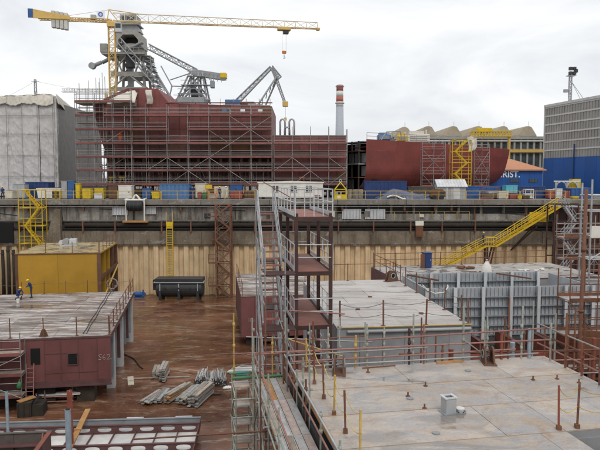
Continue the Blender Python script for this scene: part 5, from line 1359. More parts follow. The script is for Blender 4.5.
# ---- scaffold against block A front, ladder
a = at_z(-14, 388, 0); TS = scaffold('low scaffold of three decks before the maroon block at left edge', (wp(TA, -14.6, -1.45, 0)), R(9.5), 3, 3.03, 1.15, [1.1, 2.55, 3.9], 5.0, tube='scaf_tube', r=.032, brace=.55)
rl = thing('red_ladder', 'red ladder leaning on the maroon block beside the scaffold', 'ladder', wp(TA, -5.25, -.75, 0), R(9.5))
for x in (-.24, .24): T('side_rail', (x, 0, 0), (x, .58, 3.0), .035, 'scaf_redtube', rl)
for i in range(1, 10): T('rung', (-.24, .058 * i, .3 * i), (.24, .058 * i, .3 * i), .022, 'scaf_redtube', rl)
gb = thing('green_bag', 'small green cloth hung on the scaffold corner', 'bag', wp(TA, -5.62, -1.55, 1.75), R(9.5))
MB().path([(0, 0, .5), (.02, 0, .4), (0, 0, .15), (.01, 0, 0)], [.03, .13, .17, .1], 8).build('sack', 'green', gb, smooth=True); T('loop', (0, 0, .48), (0, .06, .62), .015, 'rope_yellow', gb)

# ---- black tank by the wall
def black_tank():
    a, b = at_y(154, 178, 79), at_y(203.5, 178, 79); w = b.x - a.x; t = thing('black_tank', 'dark cylindrical tank with flat top trough by the pile wall', 'tank', (a.x, 79, .01))
    MB().path([(.15, 0, 1.35), (.3, 0, 1.35), (w - .3, 0, 1.35), (w - .15, 0, 1.35)], [.9, 1.1, 1.1, .9], 24).build('shell', 'black_steel', t)
    MB().b2((.1, -1.0, 1.9), (w - .1, 1.0, 2.75)).build('trough', 'black_steel', t, bevel=.06)
    B2('trough_lip', (-.05, -1.12, 2.2), (w + .05, 1.1, 2.3), 'grey_paint', t)
    for x in (.75, w * .5, w - .75):
        B2('saddle', (x - .14, -1.2, 0), (x + .14, 1.1, 1.2), 'black_steel', t); B2('strap', (x - .06, -1.16, .3), (x + .06, -1.05, 2.1), 'grey_paint', t)
    B2('side_bracket', (-.25, -.6, 1.2), (.1, .2, 2.5), 'black_steel', t)
    for x in (1.4, 3.1, 4.6): MB().tube((x, -1.16, 1.5), (x, -1.02, 1.5), .14, 10).build('flange', 'black_steel', t)
black_tank()
def blue_pump():
    p = at_z(138.5, 297.5, 0); t = thing('blue_pump', 'small bright blue pump on the floor by the pile wall', 'pump', (p.x, min(p.y, 80), .01))
    MB().path([(-.5, 0, .45), (-.35, 0, .45), (.3, 0, .45), (.5, 0, .45)], [.22, .32, .32, .2], 14).build('motor', 'blue', t); B2('base', (-.55, -.3, 0), (.6, .3, .14), 'blue', t); MB().tube((.62, -.15, .42), (.62, .2, .42), .3, 14).build('pump_casing', 'blue', t); T('outlet', (.62, 0, .7), (.62, 0, 1.0), .1, 'blue', t)
blue_pump()

# ---- small block behind the stair tower
def block_e():
    zt = 4.7; C = at_z(241, 296.5, zt); t = thing('hull_block', 'narrow maroon hull block half hidden by the stair tower', 'hull block', (C.x, C.y, 0), R(8)); D = L(t, at_z(229, 274, zt)).y; W = 7.5; zb = .9
    plates(t, 0, W, 0, D, zt, 2, 6, 'deck_wet', gap=.03)
    B2('under_deck', (.02, .03, zt - .14), (W - .02, D - .02, zt - .036), 'maroon', t)
    for i in range(6): B2('front_plate', (W * i / 6 + .01, .01 * (i % 2), zb), (W * (i + 1) / 6 - .01, .1, zt - .14), 'red_primer', t)
    for i in range(8): B2('side_plate', (0, .1 + (D - .2) * i / 8 + .01, zb), (.08, .1 + (D - .2) * (i + 1) / 8 - .01, zt - .14), 'maroon', t)
    B2('core', (.1, .12, zb), (W - .02, D - .05, zt - .15), 'maroon', t)
    for i in range(3):
        for j in range(3): B2('keel_block', (.5 + i * 2.6, .4 + j * (D - 1.6) / 2, 0), (1.6 + i * 2.6, 1.5 + j * (D - 1.6) / 2, zb), 'dark_timber', t)
    q = L(t, at_y(249, 322, C.y))
    for s, pts in enumerate(([(0, 0), (.0, .4)], [(.15, .4), (.15, 0), (.35, 0)], [(.45, 0), (.5, .4), (.62, .02)])): MB().path([(q.x + px * .9, -.03, q.z + pz * .9) for px, pz in pts], .012, 5).build('chalk_mark', 'chalk', t)
    return t, zt, D, W
TE, zE, DE, WE = block_e()
railing('thin rusty posts along the left edge of the narrow block', [wp(TE, .15, .2, zE), wp(TE, .15, DE - .2, zE)], 'scaf_rust', 'scaf_rust', 1.2, 2.4, .03, rails=(.95,), lean=.03)

# ---- grey block in the middle
def block_f():
    zt = 8.8; C = at_z(337, 328.5, zt); t = thing('hull_block', 'pale grey hull block in the middle with weathered flat top', 'hull block', (C.x, C.y, 0), R(6.5)); W = L(t, at_z(470, 324, zt)).x; D = L(t, at_z(399, 279.5, zt)).y; zb = 1.0
    plates(t, 0, W, 0, D, zt, 2, 7, 'deck_mid', gap=.02)
    B2('under_deck', (.02, .02, zt - .12), (W - .02, D - .02, zt - .036), 'grey_block', t)
    n = 6
    for i in range(n): B2('front_plate', (W * i / n + .008, .006 * (i % 2), zb), (W * (i + 1) / n - .008, .1, zt - .12), 'grey_block', t)
    for i in range(7):
        B2('side_plate', (W - .1, .1 + (D - .2) * i / 7 + .008, zb), (W, .1 + (D - .2) * (i + 1) / 7 - .008, zt - .12), 'grey_block', t)
        B2('side_plate', (0, .1 + (D - .2) * i / 7 + .008, zb), (.1, .1 + (D - .2) * (i + 1) / 7 - .008, zt - .12), 'grey_block', t)
    B2('core', (.11, .11, zb), (W - .11, D - .03, zt - .13), 'grey_block', t)
    T('edge_pipe', (.45, -.09, zt - .15), (W - .05, -.09, zt - .15), .075, 'grey_paint', t, 'tube16')
    T('edge_rod', (.2, -.05, zt + .03), (W, -.05, zt + .03), .03, 'scaf_yellow', t)
    for i in range(3):
        for j in range(3): B2('keel_block', (.5 + i * 2, .4 + j * (D - 1.6) / 2, 0), (1.5 + i * 2, 1.5 + j * (D - 1.6) / 2, zb), 'dark_timber', t)
    for x, y in ((W * .5, D * .55), (W * .28, D * .3), (W * .75, D * .2)): MB().tube((x, y, zt), (x, y, zt + .05), .12, 12).build('deck_plug', 'brown', t)
    return t, zt, D, W
TF, zF, DF, WF = block_f()
railing('rusty posts with sagging chain along the front of the grey block', [wp(TF, .15, .12, zF), wp(TF, WF - .1, .12, zF)], 'scaf_rust', 'scaf_rust', 1.2, 1.9, .04, chain='chain', rails=(.95, .5), lean=.03)
railing('rusty posts with chain along the right edge of the grey block', [wp(TF, WF - .12, .9, zF), wp(TF, WF - .12, DF - .1, zF)], 'scaf_rust', 'scaf_rust', 1.2, 2.5, .035, chain='chain', rails=(.95, .5), lean=.03)
railing('thin posts along the far edge of the grey block', [wp(TF, .1, DF - .15, zF), wp(TF, WF - .5, DF - .15, zF)], 'scaf_rust', 'scaf_rust', 1.15, 2.3, .03, rails=(.95,), lean=.03)
def lug(label, p, rz, m='brown', s=1.0):
    t = thing('lifting_lug', label, 'lifting lug', p, rz)
    for y in (-.13, .13):
        b = MB(); k = 16; c = (0, .34 * s); r0 = .12 * s
        out = [(-.42 * s, 0), (.42 * s, 0), (.24 * s, .52 * s), (.1 * s, .62 * s), (-.1 * s, .62 * s), (-.24 * s, .52 * s)]
        b.prism(out, y - .025, y + .025).build('cheek_plate', m, t)
        MB().path([(c[0] + .15 * s * math.cos(2 * math.pi * i / k), y - .03 * (1 if y < 0 else -1), c[1] + .15 * s * math.sin(2 * math.pi * i / k)) for i in range(k + 1)], .025 * s, 6).build('eye_ring', 'grey_paint', t)
        MB().tube((0, y - .03, c[1]), (0, y + .03, c[1]), .12 * s, 14).build('eye', 'dark_hole', t)
    B2('base_plate', (-.5 * s, -.2, 0), (.5 * s, .2, .03), m, t)
    return t
lug('rusty double lug on the grey block far right corner', wp(TF, WF - .5, DF - .6, zF), R(30), s=1.1)

# ---- open grey block with stiffened walls
def block_h():
    zr = 8.5; C = at_z(425, 288.3, zr); t = thing('hull_block', 'open topped pale grey hull block with ribbed stiffened walls', 'hull block', (C.x, C.y, 0), R(6)); W = L(t, at_z(588, 284.5, zr)).x; D = 5.4; zl = 5.2
    def stiff_wall(y, x0, x1, z0, z1, nm, sgn=-1):
        n = round((x1 - x0) / 1.87)
        for i in range(n):
            xa, xb = x0 + (x1 - x0) * i / n, x0 + (x1 - x0) * (i + 1) / n
            w = B2(nm, (xa + .005, y, z0), (xb - .005, y + .06, z1), 'grey_primer', t)
            m = MB()
            for k in range(7): xx = xa + (xb - xa) * (k + .5) / 7; m.b2((xx - .02, y + sgn * .09, z0 + .02), (xx + .02, y, z1 - .03))
            m.build('rib', 'grey_primer', t, fix=False)
            for k in range(1, int((z1 - z0) / .62) + 1):
                z = z1 - k * .62; B2('stringer', (xa, y + sgn * .24, z - .02), (xb, y, z + .02), 'grey_girder', t)
        for i in range(n + 1):
            xa = x0 + (x1 - x0) * i / n; B2('web_frame', (xa - .02, y + sgn * .42, z0), (xa + .02, y - .001 if sgn < 0 else y + .06, z1 + .05), 'grey_primer', t)
            B2('web_flange', (xa - .10, y + sgn * .45, z0), (xa + .10, y + sgn * .42, z1 + .06), 'grey_light', t)
    stiff_wall(0, 0, W, zl, zr, 'near_wall_plate'); stiff_wall(D, 0, W - 1.0, zl, zr + .1, 'far_wall_plate')
    for x in (-.03, W - .03):
        for i in range(3): B2('end_wall_plate', (x, .1 + (D - .1) * i / 3, zl), (x + .06, .1 + (D - .1) * (i + 1) / 3 - .01, zr), 'grey_primer', t)
        for i in range(8): B2('end_rib', (x + .06, .3 + (D - .5) * i / 7, zl), (x + .3, .34 + (D - .5) * i / 7, zr - .05), 'grey_primer', t)
    for i in (0, 3): x = .3 + W * i / 5; BAR('loose_beam', (x, D - .3, zr + .06), (x + 1.5, D - 2.6, zr + .02), .12, .1, 'scaf_rust', t)
    B2('bottom_plate', (-.1, -4.2, zl - .5), (W, D + .2, zl - .4), 'black_steel', t)
    # brown floors running toward the camera
    n = 6
    for i in range(n):
        x = .4 + (W - .8) * i / (n - 1); B2('floor_frame', (x - .03, -4.2, zl - .4), (x + .03, -.45, zl + .62), 'beam_red', t); B2('floor_flange', (x - .12, -4.2, zl + .62), (x + .12, -.45, zl + .65), 'maroon', t)
    B2('edge_girder', (-.1, -4.3, zl - .5), (W, -4.2, zl + .2), 'beam_red', t)
    for i in range(5):
        for j in range(3): B2('keel_block', (.3 + i * 2.2, -3.8 + j * 3.8, 0), (1.4 + i * 2.2, -2.6 + j * 3.8, zl - .5), 'dark_timber', t)
    return t, W
TH, WH = block_h()
def cord():
    t = thing('white_cable', 'white cable looped over the rim of the open grey block', 'cable', wp(TH, -.3, -.4, 8.4), R(6))
    MB().path([(0, 0, .4), (.3, -.1, .05), (.8, -.1, -.15), (1.4, -.05, -.1), (1.7, .1, .2), (1.75, .3, .3)], .035, 6).build('loop', 'white_paint', t); T('hook', (0, 0, .38), (0, .1, .6), .03, 'scaf_rust', t)
cord()
# ---- rear deck with the blue cabinet
def block_j():
    zt = 7.4; C = at_z(400, 281.5, zt); t = thing('hull_block', 'rear deck block littered with debris before the pile wall', 'hull block', (C.x, C.y, 0), R(9)); D = L(t, at_z(370.5, 266.5, zt)).y; W = 17.5; zb = 1.0
    plates(t, 0, W, 0, D, zt, 4, 4, 'deck_far', gap=.03)
    B2('under_deck', (.02, .02, zt - .14), (W - .02, D - .02, zt - .036), 'maroon', t)
    for i in range(5): B2('side_plate', (-.02, D * i / 5 + .01, zb), (.08, D * (i + 1) / 5 - .01, zt - .14), 'maroon', t)
    for i in range(8): B2('front_plate', (W * i / 8 + .01, 0, zb), (W * (i + 1) / 8 - .01, .1, zt - .14), 'grey_block', t)
    B2('core', (.1, .12, zb), (W - .02, D - .03, zt - .15), 'maroon', t)
    for i in range(6):
        for j in range(2): B2('keel_block', (.5 + i * 3, .5 + j * (D - 2), 0), (1.7 + i * 3, 1.5 + j * (D - 2), zb), 'dark_timber', t)
    return t, zt, D, W
TJ, zJ, DJ, WJ = block_j()
railing('rusty posts along the far edge of the debris deck', [wp(TJ, .2, DJ - .15, zJ), wp(TJ, WJ - .3, DJ - .15, zJ)], 'scaf_rust', 'scaf_rust', 1.25, 2.0, .035, rails=(.95, .5), lean=.04)
railing('rusty posts along the left edge of the debris deck', [wp(TJ, .12, .3, zJ), wp(TJ, .12, DJ - .6, zJ)], 'scaf_rust', 'scaf_rust', 1.25, 1.9, .035, rails=(.95, .5), lean=.04)
def blue_cabinet():
    p = at_z(420.5, 268.5, zJ); q = at_y(432.5, 253.5, p.y); t = thing('blue_cabinet', 'dark blue steel cabinet with rusty side on the rear deck', 'cabinet', (p.x, p.y, zJ), R(9)); w, h = q.x - p.x, q.z - zJ
    MB().b2((w * .38, 0, .04), (w, .8, h)).build('body', 'blue_dark', t, bevel=.02); B2('open_door', (0, -.02, .05), (w * .37, .04, h - .05), 'ship_rust', t); B2('roof_cap', (w * .3, -.06, h), (w + .05, .86, h + .05), 'blue_dark', t)
    B2('door', (w * .45, -.03, .12), (w * .95, -.001, h - .1), 'blue_dark', t); B2('handle', (w * .86, -.06, h * .5), (w * .9, -.031, h * .6), 'grey_light', t)
blue_cabinet()
def big_bag():
    p = at_z(486.5, 273.5, zJ); t = thing('big_bag', 'white cloth sack tied at its top with red rope', 'sack', (p.x, p.y, zJ))
    b = MB(); b.path([(0, 0, 0), (0, 0, .15), (.02, 0, .55), (0, 0, .8), (.03, 0, .95), (.02, 0, 1.05)], [.5, .56, .42, .22, .1, .13], 14)
    o = b.build('sack', 'bag_white', t, smooth=True)
    for v in o.data.vertices: v.co += Vector((nz3(v.co.x * 3, v.co.y * 3, v.co.z * 3), nz3(v.co.y * 3, v.co.z * 3, v.co.x * 3), 0)) * .08
    MB().path([(.03 + .12 * math.cos(i), .12 * math.sin(i), .93 + .012 * i) for i in range(8)], .035, 5).build('tie', 'red_box', t); T('tie_end', (.03, -.1, .98), (.2, -.2, 1.2), .03, 'red_box', t)
big_bag()
bpy.data.objects['big_bag'].scale = (.85, .85, 1.15)
def junk(label, px, py, n, m, spread, size, name='debris_heap', z=None, cat='debris'):
    z = zJ if z is None else z; p = at_z(px, py, z); t = thing(name, label, cat, (p.x, p.y, z))
    r2 = random.Random(px)
    for i in range(n):
        x, y = r2.uniform(-1, 1) * spread[0], r2.uniform(-1, 1) * spread[1]; s = r2.uniform(.4, 1) * size
        b = MB().b2((-s, -s * .5, 0), (s, s * .5, s * .6)).build('piece', m, t, bevel=s * .2); b.location = (x, y, 0); b.rotation_euler = (0, 0, r2.uniform(0, 3))
junk('heap of white plastic scraps on the rear deck', 531, 270.5, 14, 'bag_white', (1.3, .4), .28)
junk('rust brown steel offcuts on the rear deck near the gangway', 464, 268.5, 6, 'ship_rust', (.7, .35), .4)
junk('dark offcuts on the rear deck left of the sack', 476, 273, 7, 'brown', (.7, .3), .22)
# ================================================================== STAIRS ON THE RIGHT
def gangway():
    Y = 77.5; P = lambda px, py: at_y(px, py, Y)
    top, mid, low = P(561, 206.5), P(496, 246.5), P(436, 272)
    t = thing('gangway', 'long yellow gangway stair down the quay wall with a landing', 'gangway', (mid.x, Y, 0)); o = Vector((mid.x, Y, 0))
    mid2 = P(486, 246.5)
    def fl(a, b, n):
        a, b = a - o, b - o
        for y in (0, 1.1):
            BAR('stringer', a + Vector((0, y, 0)), b + Vector((0, y, 0)), .08, .2, 'yellow', t)
            for h in (.55, 1.1): T('handrail', a + Vector((0, y, h)), b + Vector((0, y, h)), .045, 'yellow', t)
            for i in range(n + 1): p = a.lerp(b, i / n) + Vector((0, y, 0)); T('baluster', p, p + Vector((0, 0, 1.1)), .04, 'yellow', t)
        m = n * 4
        for i in range(m): B('tread', a.lerp(b, (i + .5) / m) + Vector((0, .55, .02)), (.28, 1.05, .05), 'yellow', t)
    fl(mid, top, 9); fl(low, mid2, 6)
    a, b = mid2 - o, mid - o
    B2('landing', (a.x, 0, a.z - .08), (b.x, 1.1, a.z + .02), 'yellow', t)
    for y in (0, 1.1):
        for h in (.55, 1.1): T('landing_rail', (a.x, y, a.z + h), (b.x, y, a.z + h), .045, 'yellow', t)
        for x in (a.x, (a.x + b.x) / 2, b.x): T('landing_post', (x, y, a.z), (x, y, a.z + 1.1), .045, 'yellow', t)
        BAR('leg', (a.x + .2, y, a.z - .08), (a.x + .2, y, .02), .18, .18, 'tower_brown', t); BAR('leg', (b.x - .2, y, a.z - .08), (b.x - 1.6, y, .02), .16, .16, 'tower_brown', t)
    p = P(537, 222) - o; B2('head_panel', (p.x - .5, 1.2, p.z - .1), (p.x + 1.9, 1.26, p.z + 1.15), 'yellow_bright', t)
    q = P(527, 227) - o
    for s in (0, 1.1): BAR('strut', (q.x + 1.2, s, q.z), (q.x - .6, 4.0, q.z - 3.4), .14, .14, 'tower_brown', t)
    BAR('foot_post', (low.x - o.x + .2, .55, low.z - .1), (low.x - o.x + .2, .55, .02), .2, .2, 'tower_brown', t)
    tp = top - o; B2('head_landing', (tp.x - .1, 0, tp.z - .1), (tp.x + 3.0, 4.3, tp.z), 'grey_paint', t)
gangway()
def metal_tower(label, a, b, Y, z0, z1, n, m, dep, tread, flip=0):
    p, q = at_y(a, 178, Y), at_y(b, 178, Y); w = q.x - p.x; t = thing('stair_tower', label, 'stair tower', (p.x, Y, z0)); H = z1 - z0
    for x in (0, w):
        for y in (0, dep): BAR('standard', (x, y, 0), (x, y, H), .14, .14, tread, t)
    for k in range(n + 1):
        z = H * k / n
        for y in (0, dep): BAR('ledger', (0, y, max(z, .1)), (w, y, max(z, .1)), .08, .14, tread, t)
        B2('landing', (0 if k % 2 == flip else w * .68, .05, z - .05), (w * .32 if k % 2 == flip else w, dep - .05, z + .01), tread, t)
        for h in (.5, 1.0):
            T('landing_rail', (0 if k % 2 == flip else w * .68, -.02, z + h), (w * .32 if k % 2 == flip else w, -.02, z + h), .035, m, t)
        if k < n:
            z2 = H * (k + 1) / n; x0, x1 = (w * .3, w * .7) if k % 2 == flip else (w * .7, w * .3)
            stair(t, (x0, .15, z), (x1, .15, z2), -.8 if x1 > x0 else .8, 9, tread, m, m, h=.95, balusters=4, r=.035)
    return t
metal_tower('zigzag steel stair tower with pale handrails at the right wall', 556, 588, 72, .02, 12.4, 6, 'alu', 2.2, 'tower_brown')
def white_tower():
    Y = 46; p = at_y(592.5, 178, Y); t = thing('scaffold_tower', 'pale galvanised scaffold tower at the right edge', 'scaffold', (p.x, Y, .02)); H = at_y(595, 188, Y).z; w = 2.6
    for x in (0, w):
        for y in (0, 1.6): T('standard', (x, y, 0), (x, y, H + rnd.uniform(0, .8)), .07, 'alu', t)
    for z in (1.6, 3.8, 6.0, 7.6, 9.4, 11.2, 13.0, 14.2):
        for y in (0, 1.6): T('ledger', (-.15, y, z), (w, y, z), .055, 'alu', t)
        for x in (0, w): T('transom', (x, 0, z), (x, 1.6, z), .05, 'alu', t)
    a = at_y(592, 238, Y).z; b = at_y(592, 226, Y).z; B2('side_sheet', (-.05, -.06, a), (w, .0 - .055 + .03, b), 'white_paint', t)
    for z in (6.05, 9.45, 13.05): B2('deck_board', (.05, .1, z), (w - .05, 1.5, z + .05), 'plank_grey', t)
    for z in (2, 6, 9.4): T('brace', (0, -.06, z), (w, -.06, z + 1.7), .05, 'alu', t)
white_tower()

# ================================================================== BROWN STAIR TOWER IN THE MIDDLE
def centre_tower():
    Y = 24.0; p = at_y(296.3, 178, Y); t = thing('access_tower', 'dark brown steel access tower with red decks and grey stairs', 'stair tower', (p.x, Y, .01), R(8))
    w, dep = 1.36, 5.7; top = 14.0; lift = 2.14; lv = [top - lift * k for k in range(6)]
    for x in (0, w):
        for y in (0, 2.85, dep):
            BAR('post', (x, y, 0), (x, y, top + (.12 if y == 0 else 0)), .135, .135, 'tower_brown', t); B2('post_foot', (x - .17, y - .17, 0), (x + .17, y + .17, .03), 'tower_brown', t)
    for k, z in enumerate(lv):
        for i in range(3):
            B2('deck_plate', (.07, -.05 + dep * i / 3, z - .03), (w - .07, dep * (i + 1) / 3 - .012 - .05, z + rnd.uniform(-.004, .004)), 'tower_deck', t)
        for x in (0, w): BAR('side_beam', (x, -.07, z - .09), (x, dep + .07, z - .09), .09, .17, 'tower_brown', t)
        for y in (-.03, 2.85, dep): BAR('cross_beam', (0, y, z - .1), (w, y, z - .1), .09, .16, 'tower_brown', t)
        for x, s in ((-.08, 0), (w + .08, 1)):
            B2('toe_plate', (x - .012, 0 if s else 0, z + .01), (x + .012, dep, z + .17), 'grey_light', t)
            y0 = 0.0
            for h in (.55, 1.05): T('guard_rail', (x, y0, z + h), (x, dep, z + h), .022, 'grey_light', t)
            for i in range(6): y = y0 + (dep - y0) * i / 5; T('rail_post', (x, y, z), (x, y, z + 1.05), .022, 'grey_light', t)
        for h in (.55, 1.05):
            T('guard_rail', (-.08, dep + .05, z + h), (w + .08, dep + .05, z + h), .022, 'grey_light', t)
            if k in (0, 2): T('front_rail', (-.08, -.08, z + h), (w + .08, -.08, z + h), .022, 'grey_light' if k else 'alu', t)
            if k == 1: T('front_rail', (.07, -.08, z + h), (w, -.08, z + h - .02), .018, 'grey_light', t)
        if k == 0:
            for i in range(5): T('rail_post', (-.05 + (w + .1) * i / 4, -.08, z), (-.05 + (w + .1) * i / 4, -.08, z + 1.05), .02, 'grey_light', t)
        # stair flight up to this level on the left
        if k < 5:
            x0 = -1.28; a = (x0, .25, z - lift + .02); b = (x0, 3.1, z)
            stair(t, a, b, .74, 9, 'tower_deck', 'alu', 'alu', side=(0, 1), h=.95, td=.27, balusters=5, r=.02)
            B2('stair_landing', (x0, 3.15, z - .04), (-.1, 4.1, z), 'tower_brown', t); B2('stair_landing', (x0, -.75, z - lift - .04), (-.1, .2, z - lift), 'tower_brown', t)
            for y in (-.75, 4.1):
                T('landing_post', (x0, y, z - (0 if y > 0 else lift)), (x0, y, z + 1.0 - (0 if y > 0 else lift)), .022, 'alu', t); 
            T('landing_rail', (x0, 3.1, z + .95), (x0, 4.1, z + .95), .022, 'alu', t); T('landing_rail', (x0, -.75, z - lift + .95), (x0, .25, z - lift + .95), .022, 'alu', t)
    for x in (-1.28, -.52):
        for y in (-.72, 4.05): T('stair_post', (x, y, 0), (x, y, top + (1 if y > 0 else -1.1)), .03, 'alu', t)
    T('loose_tube', (-.3, -.12, lv[2] + .62), (w + .55, -.12, lv[2] + .42), .028, 'scaf_redtube', t)
    T('top_tube', (-1.3, -.1, top + 1.35), (-.25, -.1, top + .75), .02, 'scaf_redtube', t)
    BAR('x_brace', (w, 2.85, lv[3]), (w, dep, lv[2]), .05, .05, 'tower_brown', t)
    return t
TC = centre_tower()

# ================================================================== NEAR DECK
zG = 9.7
PG = at_z(294, 370, zG)
def near_deck():
    t = thing('hull_block', 'large weathered beige deck block in the right foreground', 'hull block', (PG.x, PG.y, 0), R(10.5))
    W = L(t, at_z(538, 355, zG)).x; D = 15.0; hc = L(t, at_z(566, 431, zG)); zb = 1.0
    WL = W + .15
    ny = 8
    skip = lambda x, y: x > hc.x and y < hc.y
    dy = D / ny
    for j in range(ny):
        y1 = -dy * j; y0 = y1 - dy; off = (.0, 2.1, .8, 1.6, .4, 2.4, 1.1, .2)[j]
        cuts = [0] + [x for x in (off + 3.1 * k for k in range(1, 6)) if .4 < x < WL - .4] + [WL]
        cuts = sorted(set(cuts + ([hc.x] if y0 < hc.y else [])))
        for a, b in zip(cuts, cuts[1:]):
            ya = y0
            if a >= hc.x - .01 and y0 < hc.y:
                if y1 <= hc.y: continue
                ya = hc.y
            B2('deck_plate', (a + .006, ya + .006, zG - .03), (b - .006, y1 - .006, zG + rnd.uniform(-.003, .004)), 'deck_pale', t)
        if j: MB().path([(.05, y1, zG - .004), (hc.x if y1 < hc.y else WL - .05, y1, zG - .004)], .016, 5).build('weld_seam', 'seam_brown', t)
    B2('under_deck', (.03, -D, zG - .2), (hc.x, -.02, zG - .034), 'grey_block', t); B2('under_deck', (hc.x, hc.y, zG - .2), (WL - .02, -.02, zG - .035), 'grey_block', t)
    B2('core', (.2, -D, zb), (hc.x - .1, -.2, zG - .2), 'black_steel', t); B2('core', (hc.x - .1, hc.y + .1, zb), (WL - .2, -.2, zG - .21), 'black_steel', t)
    for i in range(6):
        B2('left_fender', (-.05, -D * (i + 1) / 6 + .02, zG - .13), (.0, -D * i / 6 - .02, zG + .02), 'plank_warm' if i in (1, 4) else 'plank', t)
    B2('left_fender_pad', (-.14, -D, zG - .9), (.19, -.1, zG - .34), 'black_rubber', t)
    for i in range(6): B2('far_plate', (WL * i / 6 + .01, -.2, zb), (WL * (i + 1) / 6 - .01, -.05, zG - .2), 'grey_block', t)
    for i in range(4): B2('right_plate', (WL - .2, hc.y * (i + 1) / 4 + .01, zb), (WL - .05, hc.y * i / 4 - .2 * (i == 0) - .01, zG - .2), 'grey_block', t)
    B2('recess_plate', (hc.x, hc.y - .02, zb), (WL - .05, hc.y + .08, zG - .2), 'grey_block', t)
    for i in range(4):
        for j in range(4): B2('keel_block', (.4 + i * 2.0, -1.6 - j * 3.6, 0), (1.4 + i * 2.0, -.5 - j * 3.6, zb), 'dark_timber', t)
    # studs, plugs and rings welded to the plate
    for px, py, k in ((425.5, 386, 0), (408, 396.5, 0), (424.5, 408.5, 0), (368, 372.5, 0), (468, 371, 1), (533, 380, 0), (557, 379, 0), (436, 433.5, 1), (579, 383, 0), (410, 399, 1)):
        q = L(t, at_z(px, py, zG))
        if k == 0: MB().tube((q.x, q.y, zG), (q.x, q.y, zG + .12), .022, 8).build('stud', 'scaf_rust', t); MB().tube((q.x, q.y, zG), (q.x, q.y, zG + .02), .06, 10).build('stud_ring', 'scaf_rust', t)
        else: MB().tube((q.x, q.y, zG), (q.x, q.y, zG + .03), .09, 12).build('plug', 'grey_girder', t)
    return t, W, hc
TG, WG, HC = near_deck()
lug('rusty double lug at the near deck far edge, left one', wp(TG, L(TG, at_z(337, 369.5, zG)).x, -.45, zG), R(10.5 + 75), s=.82)
lug('rusty double lug at the near deck far edge, right one', wp(TG, L(TG, at_z(484, 360, zG)).x, -.35, zG), R(10.5 + 75), s=.82)
def duct():
    q = at_z(448.5, 412.5, zG); t = thing('vent_duct', 'open grey sheet metal duct standing on the near deck', 'duct', (q.x, q.y, zG), R(16)); w, d, h = .135, .12, .42
    for x in (-w, w): B2('side', (x - .012, -d, 0), (x + .012, d, h), 'grey_paint', t)
    for y in (-d, d): B2('face', (-w, y - .01, 0), (w, y + .01, h), 'grey_paint', t)
    for x in (-w, w): B2('rim', (x - .03, -d - .03, h - .03), (x + .03, d + .03, h), 'grey_light', t)
    for y in (-d, d): B2('rim', (-w, y - .028, h - .028), (w, y + .028, h - .002), 'grey_light', t)
    B2('flange', (-w - .06, -d - .06, 0), (w + .06, d + .06, .02), 'grey_girder', t); B2('inside', (-w + .01, -d + .01, .02), (w - .01, d - .01, h - .16), 'black_steel', t)
duct()
def deck_fitting():
    q = at_z(460, 412.5, zG); t = thing('deck_fitting', 'small round pale deck fitting beside the grey duct', 'fitting', (q.x, q.y, zG))
    MB().tube((0, 0, 0), (0, 0, .03), .15, 18).build('flange', 'grey_girder', t); MB().tube((0, 0, .03), (0, 0, .09), .08, 16).build('neck', 'grey_light', t); MB().tube((0, 0, .09), (0, 0, .12), .11, 18).build('cap', 'white_prim', t)
    for i in range(6): a = i * math.pi / 3; MB().tube((.12 * math.cos(a), .12 * math.sin(a), .03), (.12 * math.cos(a), .12 * math.sin(a), .05), .016, 6).build('bolt', 'crane_dark', t)
deck_fitting()

# scaffold-tube fence along the far edge of the near deck
def tube_fence():
    t = thing('tube_fence', 'red and grey scaffold tube fence along the near deck far edge', 'railing', wp(TG, 0, 0, zG), R(10.5))
    G = lambda px: L(TG, at_z(px, 366, zG)).x
    posts = ((354, 1.0, 'scaf_yellow', .03), (366, 1.35, 'scaf_green', .028), (411, 1.15, 'tower_brown', .035), (427, 1.25, 'scaf_redtube', .028), (415, 1.6, 'scaf_green', .026), (447, .6, 'scaf_rust', .03), (470, 1.75, 'scaf_green', .034), (513, .9, 'beam_red', .05), (521, 2.0, 'scaf_rust', .03), (536, 1.7, 'scaf_green', .03), (545, .95, 'pipe_blue', .06), (326, 1.3, 'scaf_green', .028), (310, 1.5, 'scaf_rust', .028), (497, 1.4, 'scaf_green', .026), (384, 1.2, 'scaf_green', .024))
    for px, h, m, r in posts:
        x = G(px); T('standard', (x, -.1, -.3), (x + rnd.uniform(-.02, .02), -.1, h), r, m, t)
        for k in (.35, .7, 1.05):
            if k < h and r < .04: T('coupler', (x, -.1, k - .05), (x, -.1, k + .05), r * 1.6, m, t)
    for z, m, x0, x1, dz in ((.30, 'scaf_redtube', -.1, 7.2, .02), (.62, 'scaf_redtube', -.6, 8.4, -.05), (.50, 'scaf_tube', -.2, 4.2, .03), (.14, 'scaf_tube', .2, 8.0, .0), (.86, 'scaf_redtube', 2.2, 8.6, .10)):
        T('rail', (x0, -.15, z), (x1, -.15, z + dz), .026, m, t)
    T('loose_tube', (G(360), -.25, .02), (G(395), -.2, .03), .02, 'scaf_rust', t)
    T('diagonal', (G(470), -.2, .7), (G(500), -.2, .02), .02, 'scaf_tube', t)
    B2('kick_board', (G(440), -.2, .0), (G(468), -.12, .06), 'plank_warm', t)
tube_fence()
